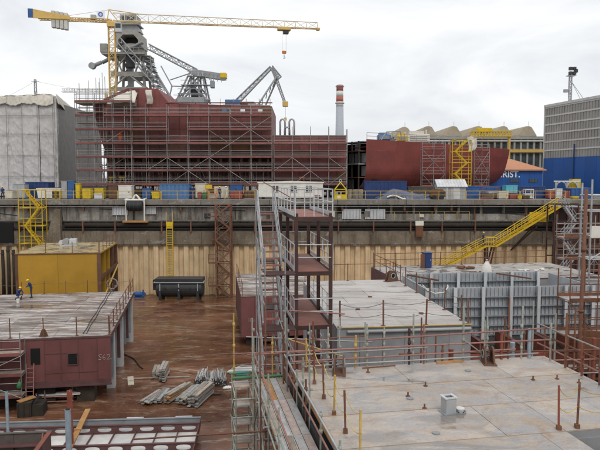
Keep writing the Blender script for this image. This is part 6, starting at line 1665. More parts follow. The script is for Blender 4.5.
def right_fence():
    t = thing('tube_fence', 'rusty tube fence along the right edge of the near deck', 'railing', wp(TG, WG, 0, zG), R(10.5))
    for y, h, m in ((-.5, 1.2, 'scaf_green'), (-1.3, 1.7, 'scaf_rust'), (-2.1, 1.0, 'beam_red'), (-2.9, 1.5, 'scaf_rust'), (-3.6, 1.1, 'scaf_rust'), (-4.4, 1.3, 'scaf_green')):
        T('standard', (.05, y, -.2), (.05, y, h), .034, m, t); T('coupler', (.05, y, .5), (.05, y, .6), .055, m, t)
    for z, m in ((.35, 'scaf_redtube'), (.7, 'scaf_rust'), (1.0, 'scaf_tube')): T('rail', (.08, .3, z), (.08, -5.5, z), .026, m, t)
right_fence()
def chain_fence(label, pts, mats, h, drop=.16):
    p0 = Vector(pts[0]); t = thing('chain_fence', label, 'railing', p0)
    tops = []
    for p, m in zip(pts, mats):
        q = Vector(p) - p0; T('post', q, q + Vector((rnd.uniform(-.03, .03), 0, h)), .026, m, t); B2('post_socket', q - Vector((.05, .05, 0)), q + Vector((.05, .05, .10)), 'scaf_rust', t); tops.append(q)
    for a, b in zip(tops, tops[1:]):
        for k in (.92, .5): MB().path(sag(a + Vector((0, 0, h * k)), b + Vector((0, 0, h * k)), drop * rnd.uniform(.8, 1.4)), .010, 5).build('chain', 'rope_yellow', t)
chain_fence('yellow and rusty posts with chain along the left deck edge', [wp(TG, .35, y, zG) for y in (-.15, -1.35, -2.55, -3.7, -4.8, -6.0)], ('scaf_yellow', 'scaf_rust', 'scaf_rust', 'scaf_yellow', 'scaf_rust', 'scaf_yellow'), 1.0)
chain_fence('brown posts with chain beside the dark recess at lower right', [wp(TG, HC.x - .12, HC.y + .1, zG), wp(TG, HC.x + .35, HC.y + .35 - .25, zG), wp(TG, HC.x + 1.6, HC.y + .12, zG)], ('beam_red', 'scaf_rust', 'scaf_rust'), 1.05)

# ================================================================== WALKWAY LEFT OF THE NEAR DECK
def walkway():
    t = thing('scaffold_walkway', 'scaffold walkway of worn boards beside the near deck', 'scaffold', wp(TG, 0, 0, 0), R(10.5)); z = 9.2
    lanes = [-1.10, -.88, -.65, -.43, -.21]
    for li, (a, b) in enumerate(zip(lanes, lanes[1:])):
        y = .85
        for k, ln in enumerate((1.9, 2.5, 2.5, 2.5)):
            m = 'plank_warm' if (li, k) == (1, 0) else ('plank_grey', 'plank_pink', 'plank_grey', 'plank')[(li + k * 3) % 4]
            B2('board', (a + .008, y - ln + .01, z - .045), (b - .008, y - .01, z + rnd.uniform(-.008, .012)), m, t)
            for e in (a + .02, b - .02): B2('board_edge', (e - .011, y - ln + .02, z - .04), (e + .011, y - .02, z + .018), 'alu' if m == 'plank_grey' else m, t)
            y -= ln
    T('end_ledger', (-1.8, .93, z + .05), (-.15, .93, z + .05), .045, 'green', t)
    for y, h in ((.75, 1.35), (-.9, 1.15), (-2.7, 1.3), (-4.5, 1.1), (-6.3, 1.2)):
        for x, m in ((-1.14, 'scaf_green'), (-.16, 'scaf_rust' if y > -3 else 'scaf_green')):
            hh = h if x < -1 else h * .85
            T('standard', (x, y, .02), (x, y, z + hh), .026, m, t); B2('base_plate', (x - .1, y - .1, 0), (x + .1, y + .1, .02), m, t)
            for k in (z - .12, z + .45, z + .85):
                if k < z + hh: T('coupler', (x, y, k - .045), (x, y, k + .045), .046, m, t)
        T('transom', (-1.25, y, z - .1), (-.1, y, z - .1), .026, 'scaf_tube', t)
        for zz in (2, 4, 6, 8): T('transom', (-1.25, y, zz), (-.1, y, zz), .026, 'scaf_tube', t)
    for zz, m in ((z + .5, 'scaf_green'), (z + .95, 'scaf_redtube')): T('guard_rail', (-1.17, 1.0, zz), (-1.17, -9, zz), .024, m, t)
    for zz, m in ((z + .42, 'scaf_redtube'), (z + .82, 'alu')): T('guard_rail', (-.2, .6, zz), (-.2, -9, zz), .024, m, t)
    for zz in (2, 4, 6, 8, z - .14):
        for x in (-1.14, -.16): T('ledger', (x, 1.0, zz), (x, -9, zz), .026, 'scaf_green', t)
    for y0, y1, z0, z1 in ((.75, -.9, 7.6, z - .1), (-.9, -2.7, z - .1, 7.6), (-2.7, -4.5, 7.6, z - .1)): T('brace', (-1.18, y0, z0), (-1.18, y1, z1), .024, 'scaf_green', t)
    for x, y, h, m in ((-.9, .95, 1.75, 'scaf_green'), (-.28, .3, 1.7, 'scaf_rust'), (-.22, -1.7, 1.05, 'scaf_green'), (-.14, 1.1, 1.6, 'scaf_rust'), (-.12, -2.1, 1.5, 'scaf_green'), (-.5, 1.15, 1.25, 'scaf_yellow')):
        T('standard', (x, y, 6), (x, y, z + h), .024, m, t); T('coupler', (x, y, z + h * .55), (x, y, z + h * .55 + .09), .043, m, t); T('coupler', (x, y, z + h - .25), (x, y, z + h - .16), .04, m, t)
        T('tie_tube', (x, y, 6.05), (-.16, y, 6.05), .022, 'scaf_tube', t)
    T('long_tube', (-1.75, 1.3, z + .72), (6.2, 1.3, z + .66), .024, 'scaf_redtube', t); T('long_tube', (-1.5, 1.4, z + .28), (1.8, 1.4, z + .26), .02, 'scaf_tube', t)
    T('long_tube', (-4.6, -2.0, z - .45), (-1.0, -2.0, z - .5), .022, 'scaf_rust', t)
    return t
walkway()
def tall_standards():
    t = thing('scaffold_poles', 'thin tall scaffold poles rising along the near deck left edge', 'scaffold', wp(TG, 0, 0, 0), R(10.5)); r2 = random.Random(11)
    for i, (x, y, h) in enumerate(((-.12, .9, 1.5), (.12, .4, 1.1), (-.25, -.4, 1.7), (.5, .25, 1.35), (-1.2, .2, 1.6), (-1.2, -1.8, 1.5), (.95, .3, 1.0), (-.1, -3.1, 1.25), (1.5, .25, 1.5), (-.7, 1.3, 2.0), (-.05, 1.6, 1.9), (2.3, .3, 1.3))):
        m = ('scaf_green', 'scaf_rust', 'scaf_tube', 'scaf_green')[i % 4]; T('standard', (x, y, 0), (x + r2.uniform(-.05, .05), y, 9.7 + h), .022, m, t)
        for k in (.35, .75):
            if r2.random() < .8: T('coupler', (x, y, 9.7 + h * k), (x, y, 9.78 + h * k), .04, m, t)
    for a, b, m in (((-1.3, 1.5, 10.4), (2.6, .5, 10.3), 'scaf_tube'), ((-1.3, 1.2, 9.9), (1.2, .6, 10.05), 'scaf_redtube'), ((-.2, 1.6, 10.9), (-.25, -.6, 10.6), 'scaf_tube'), ((.1, .4, 10.5), (2.4, .35, 10.55), 'scaf_rust'), ((-.1, 1.6, 10.3), (1.6, .3, 9.95), 'scaf_yellow')): T('tube', a, b, .02, m, t)
tall_standards()
def ladder_bay():
    t = thing('ladder_bay', 'green scaffold bay stepping down at the left of the walkway', 'scaffold', wp(TG, 0, 0, 0), R(10.5)); z = 9.05
    x0, x1 = -1.78, -1.26
    for x in (x0, x1):
        for y in (1.35, -.2): T('standard', (x, y, .02), (x, y, z + .25), .024, 'scaf_green', t)
    T('tall_standard', (x0 + .08, 1.45, .02), (x0 + .08, 1.45, 11.2), .024, 'scaf_yellow', t)
    for k in (9.4, 10.1, 10.8): T('coupler', (x0 + .08, 1.45, k), (x0 + .08, 1.45, k + .09), .043, 'scaf_yellow', t)
    for i in range(7):
        zz = z - .55 * i; yy = 1.25 - .1 * i
        for k in range(3): B2('board', (x0 + .02, yy - .2 * k - .18, zz - .04), (x1 - .02, yy - .2 * k, zz + rnd.uniform(-.005, .006)), ('plank_grey', 'plank_pink', 'plank')[(i + k) % 3], t)
        for x in (x0, x1): T('ledger', (x, 1.4, zz - .07), (x, -.25, zz - .07), .022, 'scaf_green', t)
        for y in (1.35, -.2): T('transom', (x0 - .08, y, zz - .08), (x1 + .08, y, zz - .08), .022, 'scaf_green', t)
    T('top_ledger', (x0 - .08, 1.35, z + .22), (x1 + .1, 1.35, z + .22), .03, 'green', t)
    for (y0, y1, za, zb) in ((1.35, -.2, z - 1.1, z), (-.2, 1.35, z - 2.2, z - 1.1), (1.35, -.2, z - 3.3, z - 2.2)): T('brace', (x0 - .03, y0, za), (x0 - .03, y1, zb), .02, 'scaf_green', t)
ladder_bay()

# rusty props and scaffold to the right of the near deck
def right_clutter():
    t = thing('prop_post', 'tall rusty brown post leaning at the right edge', 'post', tuple(at_z(577, 372, 6.0)) )
    b = Vector(t.location); b.z = 0; t.location = b; Y = b.y
    tp = at_y(586.5, 189, Y) - b
    MB().path([(0, 0, 0), tp], [.10, .08], 10).build('shaft', 'scaf_rust', t, smooth=True)
    for k in (.35, .6, .8): q = tp * k; T('collar', q, q + Vector((0, 0, .12)), .13, 'scaf_rust', t)
    B2('foot', (-.2, -.2, 0), (.2, .2, .04), 'scaf_rust', t)
    c = at_z(583, 338, 7.3); t2 = thing('rusty_tray', 'rust brown steel trough at the right edge of the picture', 'trough', (c.x, c.y, 0), R(-22))
    MB().prism([(0, 6.55), (5, 6.55), (5, 7.35), (0, 7.35)], 0, .08).build('near_side', 'ship_rust', t2); B2('far_side', (0, 1.6, 6.55), (5, 1.68, 7.35), 'ship_rust', t2); B2('bottom', (0, .08, 6.55), (5, 1.6, 6.62), 'ship_rust', t2); B2('left_end', (-.06, 0, 6.55), (0, 1.68, 7.3), 'ship_rust', t2)
    for x in (.4, 4.4):
        for y in (.2, 1.4): BAR('leg', (x, y, 0), (x, y, 6.55), .12, .12, 'scaf_rust', t2)
    B2('inside_load', (.1, .1, 6.62), (4.9, 1.55, 6.95), 'tower_brown', t2)
    p = wp(TG, 5.9, 3.2, 0)
    s = scaffold('tangled rusty scaffold between near deck and open grey block', (p.x, p.y, .02), R(8), 4, 1.75, 1.6, [2.5, 5.0, 7.2], 9.6, tube='scaf_rust', plank='plank', toe='scaf_redtube', r=.03, brace=.6, toes=False)
    for x, h, m, r in ((.5, 9.2, 'beam_red', .09), (2.9, 9.35, 'pipe_blue', .1), (4.6, 10.4, 'scaf_green', .035), (6.2, 9.4, 'beam_red', .08), (1.8, 10.2, 'scaf_green', .03), (3.7, 10.9, 'scaf_green', .03), (5.4, 10.6, 'scaf_rust', .035)): T('upright', (x, -.25, 0), (x, -.25, h), r, m, s)
    for z, m in ((8.2, 'scaf_tube'), (8.7, 'scaf_redtube'), (9.1, 'scaf_rust')): T('long_ledger', (-1.5, -.32, z), (7.6, -.32, z + rnd.uniform(-.2, .2)), .028, m, s)
right_clutter()
p = at_y(566, 178, 58)
s = scaffold('dense dark scaffold in front of the zigzag stair tower', (p.x, 58, .02), R(4), 3, 1.5, 1.5, [1.8, 3.8, 5.8, 7.8, 9.8], 11.6, tube='scaf_tube', plank='plank', toe='scaf_rust', r=.045, brace=.7, inner=True)
p = at_y(574, 178, 34)
s = scaffold('rusty scaffold at the right edge before the open grey block', (p.x, 34, .02), R(4), 2, 1.6, 1.4, [2.5, 4.6, 6.6, 8.6], 10.6, tube='scaf_rust', plank='plank_grey', toe='scaf_rust', r=.035, brace=.8, inner=True)
# ================================================================== BOTTOM LEFT: DOUBLE BOTTOM PANEL
def web_bay_mesh(w, h, hw, hh, th, cz):
    """plate with an oval lightening hole"""
    m = MB(); n = 20; rect = []
    for i in range(n):
        a = 2 * math.pi * i / n; c, s = math.cos(a), math.sin(a)
        k = min((w / 2) / max(abs(c), 1e-6), (h / 2) / max(abs(s), 1e-6)); rect.append((c * k, s * k))
    # snap to corners
    for cx, cy in ((1, 1), (-1, 1), (-1, -1), (1, -1)):
        j = min(range(n), key=lambda q: (rect[q][0] - cx * w / 2) ** 2 + (rect[q][1] - cy * h / 2) ** 2); rect[j] = (cx * w / 2, cy * h / 2)
    oval = []
    for i in range(n):
        a = 2 * math.pi * i / n; c, s = math.cos(a), math.sin(a); e = .62
        oval.append((hw * math.copysign(abs(c) ** e, c), hh * math.copysign(abs(s) ** .9, s) + cz))
    for y in (-th / 2, th / 2):
        for q in rect: m.v.append((q[0], y, q[1]))
        for q in oval: m.v.append((q[0], y, q[1]))
    for i in range(n):
        j = (i + 1) % n
        m.f += [(i, j, n + j, n + i), (2 * n + j, 2 * n + i, 3 * n + i, 3 * n + j), (n + i, n + j, 3 * n + j, 3 * n + i), (j, i, 2 * n + i, 2 * n + j)]
    return m
def double_bottom():
    zt = 1.1; C = at_z(200.5, 417, zt); t = thing('double_bottom_panel', 'flat hull panel of maroon girders with oval holes and white plating', 'hull panel', (C.x, C.y, 0), R(4))
    ys = [0, L(t, at_z(110, 425, zt)).y, L(t, at_z(110, 444.5, zt)).y]; step = ys[1] - ys[2]; ys += [ys[2] - step, ys[2] - 2 * step]
    bw = 1.22; nb = 17; me = {}
    m = web_bay_mesh(bw, .5, .40, .15, .03, .0); wm = tomesh('web_bay', m.v, m.f, 'maroon')
    for r, y in enumerate(ys):
        if r == 0:
            B2('rear_girder', (-bw * nb, y - .03, .58), (0, y + .03, zt - .02), 'grey_girder', t)
        else:
            for i in range(nb): o = link('web_plate', wm, t); o.location = (-bw * (i + .5), y, .83)
        B2('girder_flange', (-bw * nb, y - .08, zt - .03), (0.02, y + .08, zt + .004), 'maroon' if r else 'grey_girder', t); B2('bottom_flange', (-bw * nb, y - .05, .575), (0, y + .05, .60), 'maroon', t)
        if r:
            for i in range(nb):
                B2('bottom_plate', (-bw * (i + 1) + .02, y + .06, .54), (-bw * i - .02, ys[r - 1] - .06, .57 + rnd.uniform(-.003, .003)), 'white_prim', t)
                B2('floor_stiffener', (-bw * (i + 1) - .02, y + .06, .56), (-bw * (i + 1) + .02, ys[r - 1] - .06, .72), 'maroon', t)
    for i in range(9):
        for j in range(3): B2('keel_block', (-bw * nb + .5 + i * 2.3, ys[-1] + .2 + j * 2.4, 0), (-bw * nb + 1.4 + i * 2.3, ys[-1] + 1.1 + j * 2.4, .54), 'dark_timber', t)
    B2('end_plate', (-.02, ys[-1], .6), (.02, -.04, zt - .04), 'maroon', t)
    for x in (-1.0, -3.9): B2('loose_bracket', (x - .5, .05, zt - .12), (x + .5, .13, zt + .05), 'grey_light', t)
    return t, zt, ys
TL, zL, YL = double_bottom()
def post_thing(name, label, px, ptop, pbot, zb, r, m, kind='pipe', Y=None):
    b = at_z(px, pbot, zb) if Y is None else Vector((at_y(px, 178, Y).x, Y, zb)); h = at_y(px, ptop, b.y).z - zb
    t = thing(name, label, 'post', (b.x, b.y, zb), R(20))
    if kind == 'pipe':
        MB().tube((0, 0, 0), (0, 0, h), r, 16).build('shaft', m, t, smooth=False); MB().tube((0, 0, h), (0, 0, h + .012), r * .85, 16).build('mouth', 'dark_hole', t); MB().tube((0, 0, 0), (0, 0, .03), r * 1.7, 16).build('foot', m, t)
    else:
        B2('web', (-.02, -r, 0), (.02, r, h), m, t); B2('flange', (-r, -r - .03, 0), (r, -r, h), m, t); B2('flange', (-r, r, 0), (r, r + .03, h), m, t)
    return t
post_thing('pipe_post', 'thick pale blue pipe standing upright in lower left corner', 61, 409.5, 0, 0, .145, 'pipe_blue', Y=29.5)
post_thing('pipe_post', 'thin pale blue pipe standing upright near the left edge', 8, 391, 433, zL, .08, 'pipe_blue')
post_thing('steel_column', 'red-brown steel beam standing upright by the diagonal plank', 71, 391, 446.5, zL, .14, 'beam_red', 'beam')
def diag_plank():
    a, b = at_z(68, 452, zL + .05), at_z(88, 410.5, zL + .35); t = thing('loose_plank', 'orange-brown timber lying slanted across the maroon girders', 'plank', (a.x, a.y, a.z)); d = b - a
    BAR('timber', (0, 0, .06), d + Vector((0, 0, .06)), .3, .1, 'plank_warm', t); BAR('cleat', d * .45 + Vector((-.2, 0, .14)), d * .45 + Vector((.2, .05, .14)), .12, .06, 'plank_warm', t)
diag_plank()
def dark_tank():
    a = at_z(51, 431.5, 2.6); t = thing('steel_box', 'open dark steel box at the lower left corner', 'steel box', (a.x, a.y, 0), R(6)); W, D, h = 9.0, 3.2, 2.6
    for i in range(5): B2('far_plate', (-W * (i + 1) / 5 + .01, -.08, .05), (-W * i / 5 - .01, 0, h), 'box_dark', t)
    for i in range(2): B2('right_plate', (-.08, -D * (i + 1) / 2 + .01, .05), (0, -D * i / 2 - .09, h), 'maroon', t)
    B2('top_flange', (-W, -.14, h), (.05, .05, h + .04), 'box_dark', t); B2('side_flange', (-.16, -D, h), (.06, -.14, h + .04), 'beam_red', t)
    B2('shelf', (-W, -.5, h - .55), (-.09, -.09, h - .5), 'maroon', t); B2('floor', (-W, -D, 0), (0, 0, .05), 'brown', t); B2('left_plate', (-W, -D, .05), (-W + .08, -.09, h), 'box_dark', t)
    for k in range(7): x = -.6 - k * 1.2; B2('rib', (x - .02, -.3, .05), (x + .02, -.081, h - .56), 'box_dark', t)
    BAR('gusset', (-.3, -.3, h - .05), (-.1, -1.6, h - .6), .05, .3, 'beam_red', t)
dark_tank()
def crate_box():
    p = at_z(17, 418, 0); t = thing('wooden_crate', 'dark crate on the floor with a light board on top', 'crate', (p.x, p.y, 0), R(8)); w, d, h = 1.6, 1.2, .95
    MB().b2((0, 0, 0), (w * .55, d, h)).build('body', 'dark_timber', t); MB().b2((w * .57, .1, 0), (w, d, h * .8)).build('side_box', 'dark_timber', t)
    b = BAR('board', (.05, .2, h + .05), (w * .55, .9, h + .12), .5, .05, 'plank_warm', t); BAR('bracket', (w * .6, .3, h * .8), (w * .8, .4, h + .3), .2, .08, 'crane_dark', t)
    for k in range(3): B2('batten', (.05 + k * .35, -.03, .05), (.12 + k * .35, -.001, h - .05), 'dark_timber', t)
crate_box()
def tube_rack():
    p = at_z(36, 404.5, 0); t = thing('tube_rack', 'red rack of pale scaffold tubes on the brown floor', 'rack', (p.x, p.y, 0), R(6)); w = 2.9
    for x in (.6, w - .6):
        for y in (0, .7): T('upright', (x, y, 0), (x, y, 1.45 if y else 1.0), .05, 'scaf_tube', t)
        B2('skid', (x - .08, -.1, 0), (x + .08, .85, .12), 'scaf_redtube', t)
    for z in (.16, .5): 
        for y in (0, .7): T('bar', (.4, y, z), (w - .4, y, z), .045, 'scaf_redtube', t)
    for i in range(14): y = .08 + .075 * (i % 8); z = .58 + .07 * (i // 8); x = rnd.uniform(-.2, .15); T('tube', (x, y, z), (x + w, y, z + rnd.uniform(0, .03)), .035, ('white_paint', 'scaf_redtube', 'alu')[i % 3], t)
tube_rack()

# ================================================================== MATERIAL ON THE FLOOR
def bundle(label, px, py, ang, ln, nx, nz, m, bw=.24, bh=.055, jit=.16, tilt=0):
    p = at_z(px, py, 0); t = thing('board_stack', label, 'board stack', (p.x, p.y, 0), R(ang)); w = nx * (bw + .015)
    for y in (ln * .2, ln * .8): B2('bearer', (-.05, y - .05, 0), (w + .05, y + .05, .09), 'dark_timber', t)
    r2 = random.Random(int(px * 7 + py))
    for k in range(nz):
        for i in range(nx):
            dy, dx = r2.uniform(-jit, jit), r2.uniform(-.02, .02); z = .09 + k * (bh + .012)
            B('board', (bw / 2 + i * (bw + .015) + dx, ln / 2 + dy, z + bh / 2), (bw * r2.uniform(.85, 1), ln * r2.uniform(.86, 1), bh), m[r2.randrange(len(m))], t, rz=r2.uniform(-.03, .03))
pg = ('board_grey', 'plank', 'board_grey', 'plank_grey'); pw2 = ('plank', 'plank_warm', 'board_grey', 'board_grey')
bundle('tall narrow stack of grey boards, farthest of the board stacks', 158.5, 383, 4, 2.3, 2, 14, pg)
bundle('low stack of grey boards left against the tall narrow stack', 152, 379, 8, 2.2, 2, 6, pg)
bundle('flat stack of grey boards leftmost of the front row', 141, 405, -16, 2.5, 3, 4, pg)
bundle('small stack of grey boards second in the front row', 154, 404.5, -4, 2.4, 2, 5, pg)
bundle('orange-topped stack of boards in the middle of front row', 163.5, 403.5, -22, 2.9, 2, 9, pw2)
bundle('narrow low stack behind the orange-topped boards', 171, 396, -24, 2.2, 2, 4, pg)
bundle('wide stack of grey boards right of the orange-topped one', 175.5, 405, -14, 3.0, 3, 6, pg)
bundle('tallest stack of boards at the right end of front row', 187.5, 408, -12, 3.2, 3, 12, pg)
t = thing('loose_board', 'single board lying across behind the front row of stacks', 'board', tuple(at_z(163, 381, 0))); t.location.z = 0
BAR('board', (-3.2, .3, .06), (1.9, .9, .06), .2, .06, 'plank', t); B2('bearer', (-1, .3, 0), (-.8, .8, .03), 'dark_timber', t)
t = thing('loose_board', 'dark board lying right of the tallest board stack', 'board', tuple(at_z(199, 395, 0))); t.location.z = 0
BAR('board', (0, 0, .05), (1.6, .05, .05), .14, .07, 'dark_timber', t)
t = thing('scrap_board', 'pale yellow board lying near the maroon block corner', 'board', tuple(at_z(131, 385.5, 0)), R(12)); t.location.z = 0
BAR('board', (0, 0, .05), (-.15, 1.9, .08), .45, .05, 'cream', t); B2('batten', (-.2, .8, .075), (.1, .95, .11), 'plank', t)
def tube_bundle(label, px, py, ang, n):
    p = at_z(px, py, 0); t = thing('tube_bundle', label, 'tube bundle', (p.x, p.y, 0), R(ang)); r2 = random.Random(px)
    for i in range(n):
        x = r2.uniform(0, 1.15); z = .1 + r2.uniform(0, .75) * (1 - abs(x - .57) * .7); a = r2.uniform(-.08, .08); ln = r2.uniform(1.7, 2.2)
        T('tube', (x - a, r2.uniform(-.12, .12), z), (x + a + r2.uniform(-.12, .12), ln, z + r2.uniform(-.03, .1)), .032, ('alu', 'scaf_tube', 'scaf_tube', 'grey_light', 'white_prim', 'plank_grey')[r2.randrange(6)], t)
    B2('cradle', (-.05, .3, 0), (1.25, .42, .1), 'crane_dark', t); B2('cradle', (-.05, 1.5, 0), (1.25, 1.62, .1), 'crane_dark', t); B2('cradle_end', (-.05, .02, 0), (1.25, .06, .42), 'crane_dark', t)
tube_bundle('left loose bundle of pale scaffold tubes on the brown floor', 195, 386, 3, 62)
tube_bundle('right loose bundle of pale scaffold tubes on the brown floor', 210, 387, 6, 62)
t = thing('white_rag', 'crumpled white rag right of the tube bundles', 'rag', tuple(at_z(228.5, 388, 0))); t.location.z = 0
cloth('cloth', lambda u, v: ((u - .5) * .8, (v - .5) * .5, .02 + .12 * abs(nz3(u * 4, v * 4, 2)) + .12 * math.sin(u * 3.1) * math.sin(v * 3.1)), 10, 8, 'bag_white', t, .01)
def pallet_pile():
    p = at_z(227, 374, 0); t = thing('pallet_pile', 'pile of pale boards and frames beside the ladder bay', 'board stack', (p.x, p.y, 0), R(4))
    for i in range(5): B2('board', (.1 * i, .25 * i, .1 + .0 * i), (2.6 + .1 * i, .25 * i + .22, .16), ('plank_grey', 'white_prim', 'plank_pink')[i % 3], t)
    for i in range(4): B2('board', (.5 + .1 * i, .3 * i, .2), (2.4, .3 * i + .24, .27), ('white_prim', 'plank_grey')[i % 2], t)
    for y in (.1, 1.1): B2('bearer', (.2, y, 0), (2.5, y + .12, .1), 'dark_timber', t)
    MB().path([(.6, -.3, .1), (.75, -.3, .1), (1.6, -.3, .1), (1.8, -.3, .1)], [.08, .16, .16, .08], 10).build('roll', 'turquoise', t)
pallet_pile()
junk('small white scraps on the brown floor before the maroon block', 82, 388, 7, 'bag_white', (1.0, .5), .12, z=0)
junk('brown lumps of rust scale on the floor near the boards', 133, 398, 8, 'brown', (1.8, 1.2), .13, z=0)
junk('rusty scraps on the floor near the double-bottom panel end', 208, 418, 7, 'ship_rust', (1.2, .8), .12, z=0)
t = thing('hose', 'dark hose trailing over the floor from the maroon block corner', 'hose', tuple(at_z(114, 345, 0))); t.location.z = 0
MB().path([(i * .35, -.55 * i + .25 * math.sin(i * .9), .05) for i in range(14)], .04, 6).build('line', 'black_rubber', t)

# ================================================================== PEOPLE
def person(label, loc, rz, pose, jacket, trousers, helmet='helmet_yellow', scale=1.0):
    t = thing('person', label, 'person', loc, rz)
    J = pose; V = lambda k: Vector(J[k])
    b = MB()
    def limb(keys, rs): b.path([V(k) for k in keys], rs, 10)
    pel, chest, neck, head = V('pel'), V('chest'), V('neck'), V('head')
    # torso as stacked ellipses
    def loft(rings, n=14):
        base = len(b.v)
        for c, rx, ry in rings:
            for i in range(n): a = 2 * math.pi * i / n; b.v.append((c.x + rx * math.cos(a), c.y + ry * math.sin(a), c.z))
        for k in range(len(rings) - 1):
            for i in range(n): j = (i + 1) % n; b.f.append((base + k * n + i, base + k * n + j, base + (k + 1) * n + j, base + (k + 1) * n + i))
        b.f.append(tuple(base + i for i in reversed(range(n)))); b.f.append(tuple(base + (len(rings) - 1) * n + i for i in range(n)))
    loft([(pel + Vector((0, 0, -.10)), .12, .10), (pel, .175, .125), (pel.lerp(chest, .45), .155, .115), (chest, .19, .13), (chest.lerp(neck, .7), .17, .10), (neck, .07, .065), (neck + (head - neck) * .5, .06, .06)])
    f = Vector((0, -1, 0))
    loft([(head + Vector((0, .0, -.115)), .045, .05), (head + Vector((0, -.01, -.07)), .065, .08), (head, .075, .095), (head + Vector((0, .005, .06)), .07, .09), (head + Vector((0, .005, .105)), .03, .04)])
    b.path([head + Vector((0, -.085, .02)), head + Vector((0, -.115, -.022)), head + Vector((0, -.088, -.03))], [.008, .016, .01], 6)   # nose
    for s in (-1, 1): b.path([head + Vector((s * .075, .01, .02)), head + Vector((s * .088, .015, -.005)), head + Vector((s * .074, .01, -.03))], .012, 6)      # ears
    for s in 'lr':
        limb(['sh' + s, 'el' + s, 'wr' + s], [.062, .048, .034]); b.path([chest.lerp(neck, .55), V('sh' + s)], [.09, .066], 10)
        w, e = V('wr' + s), V('el' + s); d = (w - e).normalized(); b.path([w - d * .02, w + d * .05, w + d * .09], [.033, .042, .036], 8)
        limb(['hip' + s, 'kn' + s, 'an' + s], [.095, .066, .048]); b.path([pel, V('hip' + s)], [.12, .1], 10)
        a = V('an' + s); b.path([a + Vector((0, .06, -.055)), a + Vector((0, -.06, -.055)), a + Vector((0, -.17, -.06))], [.05, .05, .036], 8)
    tmp = b.build('body', ['skin', jacket, trousers, 'boot'], t)
    md = tmp.modifiers.new('merge', 'REMESH'); md.mode = 'VOXEL'; md.voxel_size = .016; md.use_smooth_shade = True
    me = bpy.data.meshes.new_from_object(tmp.evaluated_get(bpy.context.evaluated_depsgraph_get())); tmp.modifiers.clear(); tmp.data = me; me.name = 'body'
    # fingers join the mesh after merging
    h = MB()
    for s, sg in (('l', 1), ('r', -1)):
        w, e = V('wr' + s), V('el' + s); d = (w - e).normalized(); u = Vector((0, 0, 1)).cross(d); u = u.normalized() if u.length > .1 else Vector((0, 1, 0)); c = d.cross(u) * -sg
        for k, ln in enumerate((.062, .072, .076, .066)):
            p = w + d * .085 + u * (.026 - .0175 * k); h.path([p, p + d * ln * .5 + c * .004, p + d * ln * .85 + c * .02], [.0088, .0082, .007], 6)
        p = w + d * .03 + u * .036; h.path([p, p + (d * .6 + u * .7).normalized() * .035, p + (d * .9 + u * .6).normalized() * .065], [.011, .0095, .008], 6)
    bm = bmesh.new(); bm.from_mesh(me); hm = bpy.data.meshes.new('h'); hm.from_pydata([tuple(x) for x in h.v], [], h.f); bm.from_mesh(hm); bm.to_mesh(me); bm.free(); bpy.data.meshes.remove(hm)
    me.materials.clear()
    for x in ('skin', jacket, trousers, 'boot'): me.materials.append(MATS[x])
    segs = [(V('an' + s), V('an' + s) + Vector((0, -.1, -.06)), 3) for s in 'lr'] + [(V('hip' + s), V('kn' + s), 2) for s in 'lr'] + [(V('kn' + s), V('an' + s) + Vector((0, 0, .08)), 2) for s in 'lr']
    segs += [(pel, pel, 2), (pel.lerp(chest, .35), chest.lerp(neck, .75), 1)] + [(V('sh' + s), V('el' + s), 1) for s in 'lr'] + [(V('el' + s), V('el' + s).lerp(V('wr' + s), .86), 1) for s in 'lr']
    segs += [(neck + Vector((0, 0, .03)), head + Vector((0, 0, .1)), 0)] + [(V('wr' + s) + (V('wr' + s) - V('el' + s)).normalized() * .03, V('wr' + s) + (V('wr' + s) - V('el' + s)).normalized() * .16, 0) for s in 'lr']
    def dist(p, a, c):
        ab = c - a; q = 0 if ab.length_squared == 0 else max(0, min(1, (p - a).dot(ab) / ab.length_squared)); return (p - a - ab * q).length
    for poly in me.polygons:
        c = Vector(poly.center); poly.material_index = min(segs, key=lambda g: dist(c, g[0], g[1]) - (.05 if g[2] in (1, 2) and g[0] in (pel,) else 0))[2]; poly.use_smooth = True
    # helmet with brim, eyes
    hb = MB(); rings = [(0.0, .112), (.03, .112), (.075, .095), (.105, .06), (.12, .01)]
    hb.path([head + Vector((0, .005, .045 + z)) for z, r in rings], [r for z, r in rings], 16).build('helmet', helmet, t, smooth=True)
    MB().prism([(head.x + .125 * math.cos(a), head.y - .02 + .15 * math.sin(a)) for a in [2 * math.pi * i / 18 for i in range(18)]], head.z + .045, head.z + .056, 'z').build('helmet_brim', helmet, t)
    for s in (-1, 1): MB().box(head + Vector((s * .03, -.094, .012)), (.022, .012, .012)).build('eye', 'crane_dark', t)
    MB().box(head + Vector((0, -.085, -.055)), (.045, .012, .008)).build('mouth', 'red_box', t)
    hh = MB().path([head + Vector((0, .03, -.07)), head + Vector((0, .03, -.02)), head + Vector((0, .02, .05))], [.06, .085, .095], 12).build('hair', 'brown', t, smooth=True)
    t.scale = (scale,) * 3
    return t
STAND = dict(pel=(0, 0, .95), chest=(0, -.01, 1.32), neck=(0, -.01, 1.50), head=(0, -.03, 1.65), shl=(.20, 0, 1.43), ell=(.26, .02, 1.14), wrl=(.25, -.10, .90), shr=(-.20, 0, 1.43), elr=(-.26, .02, 1.14), wrr=(-.22, -.12, .92),
    hipl=(.095, 0, .90), knl=(.11, -.02, .50), anl=(.12, .03, .10), hipr=(-.095, 0, .90), knr=(-.12, -.02, .50), anr=(-.14, .02, .10))
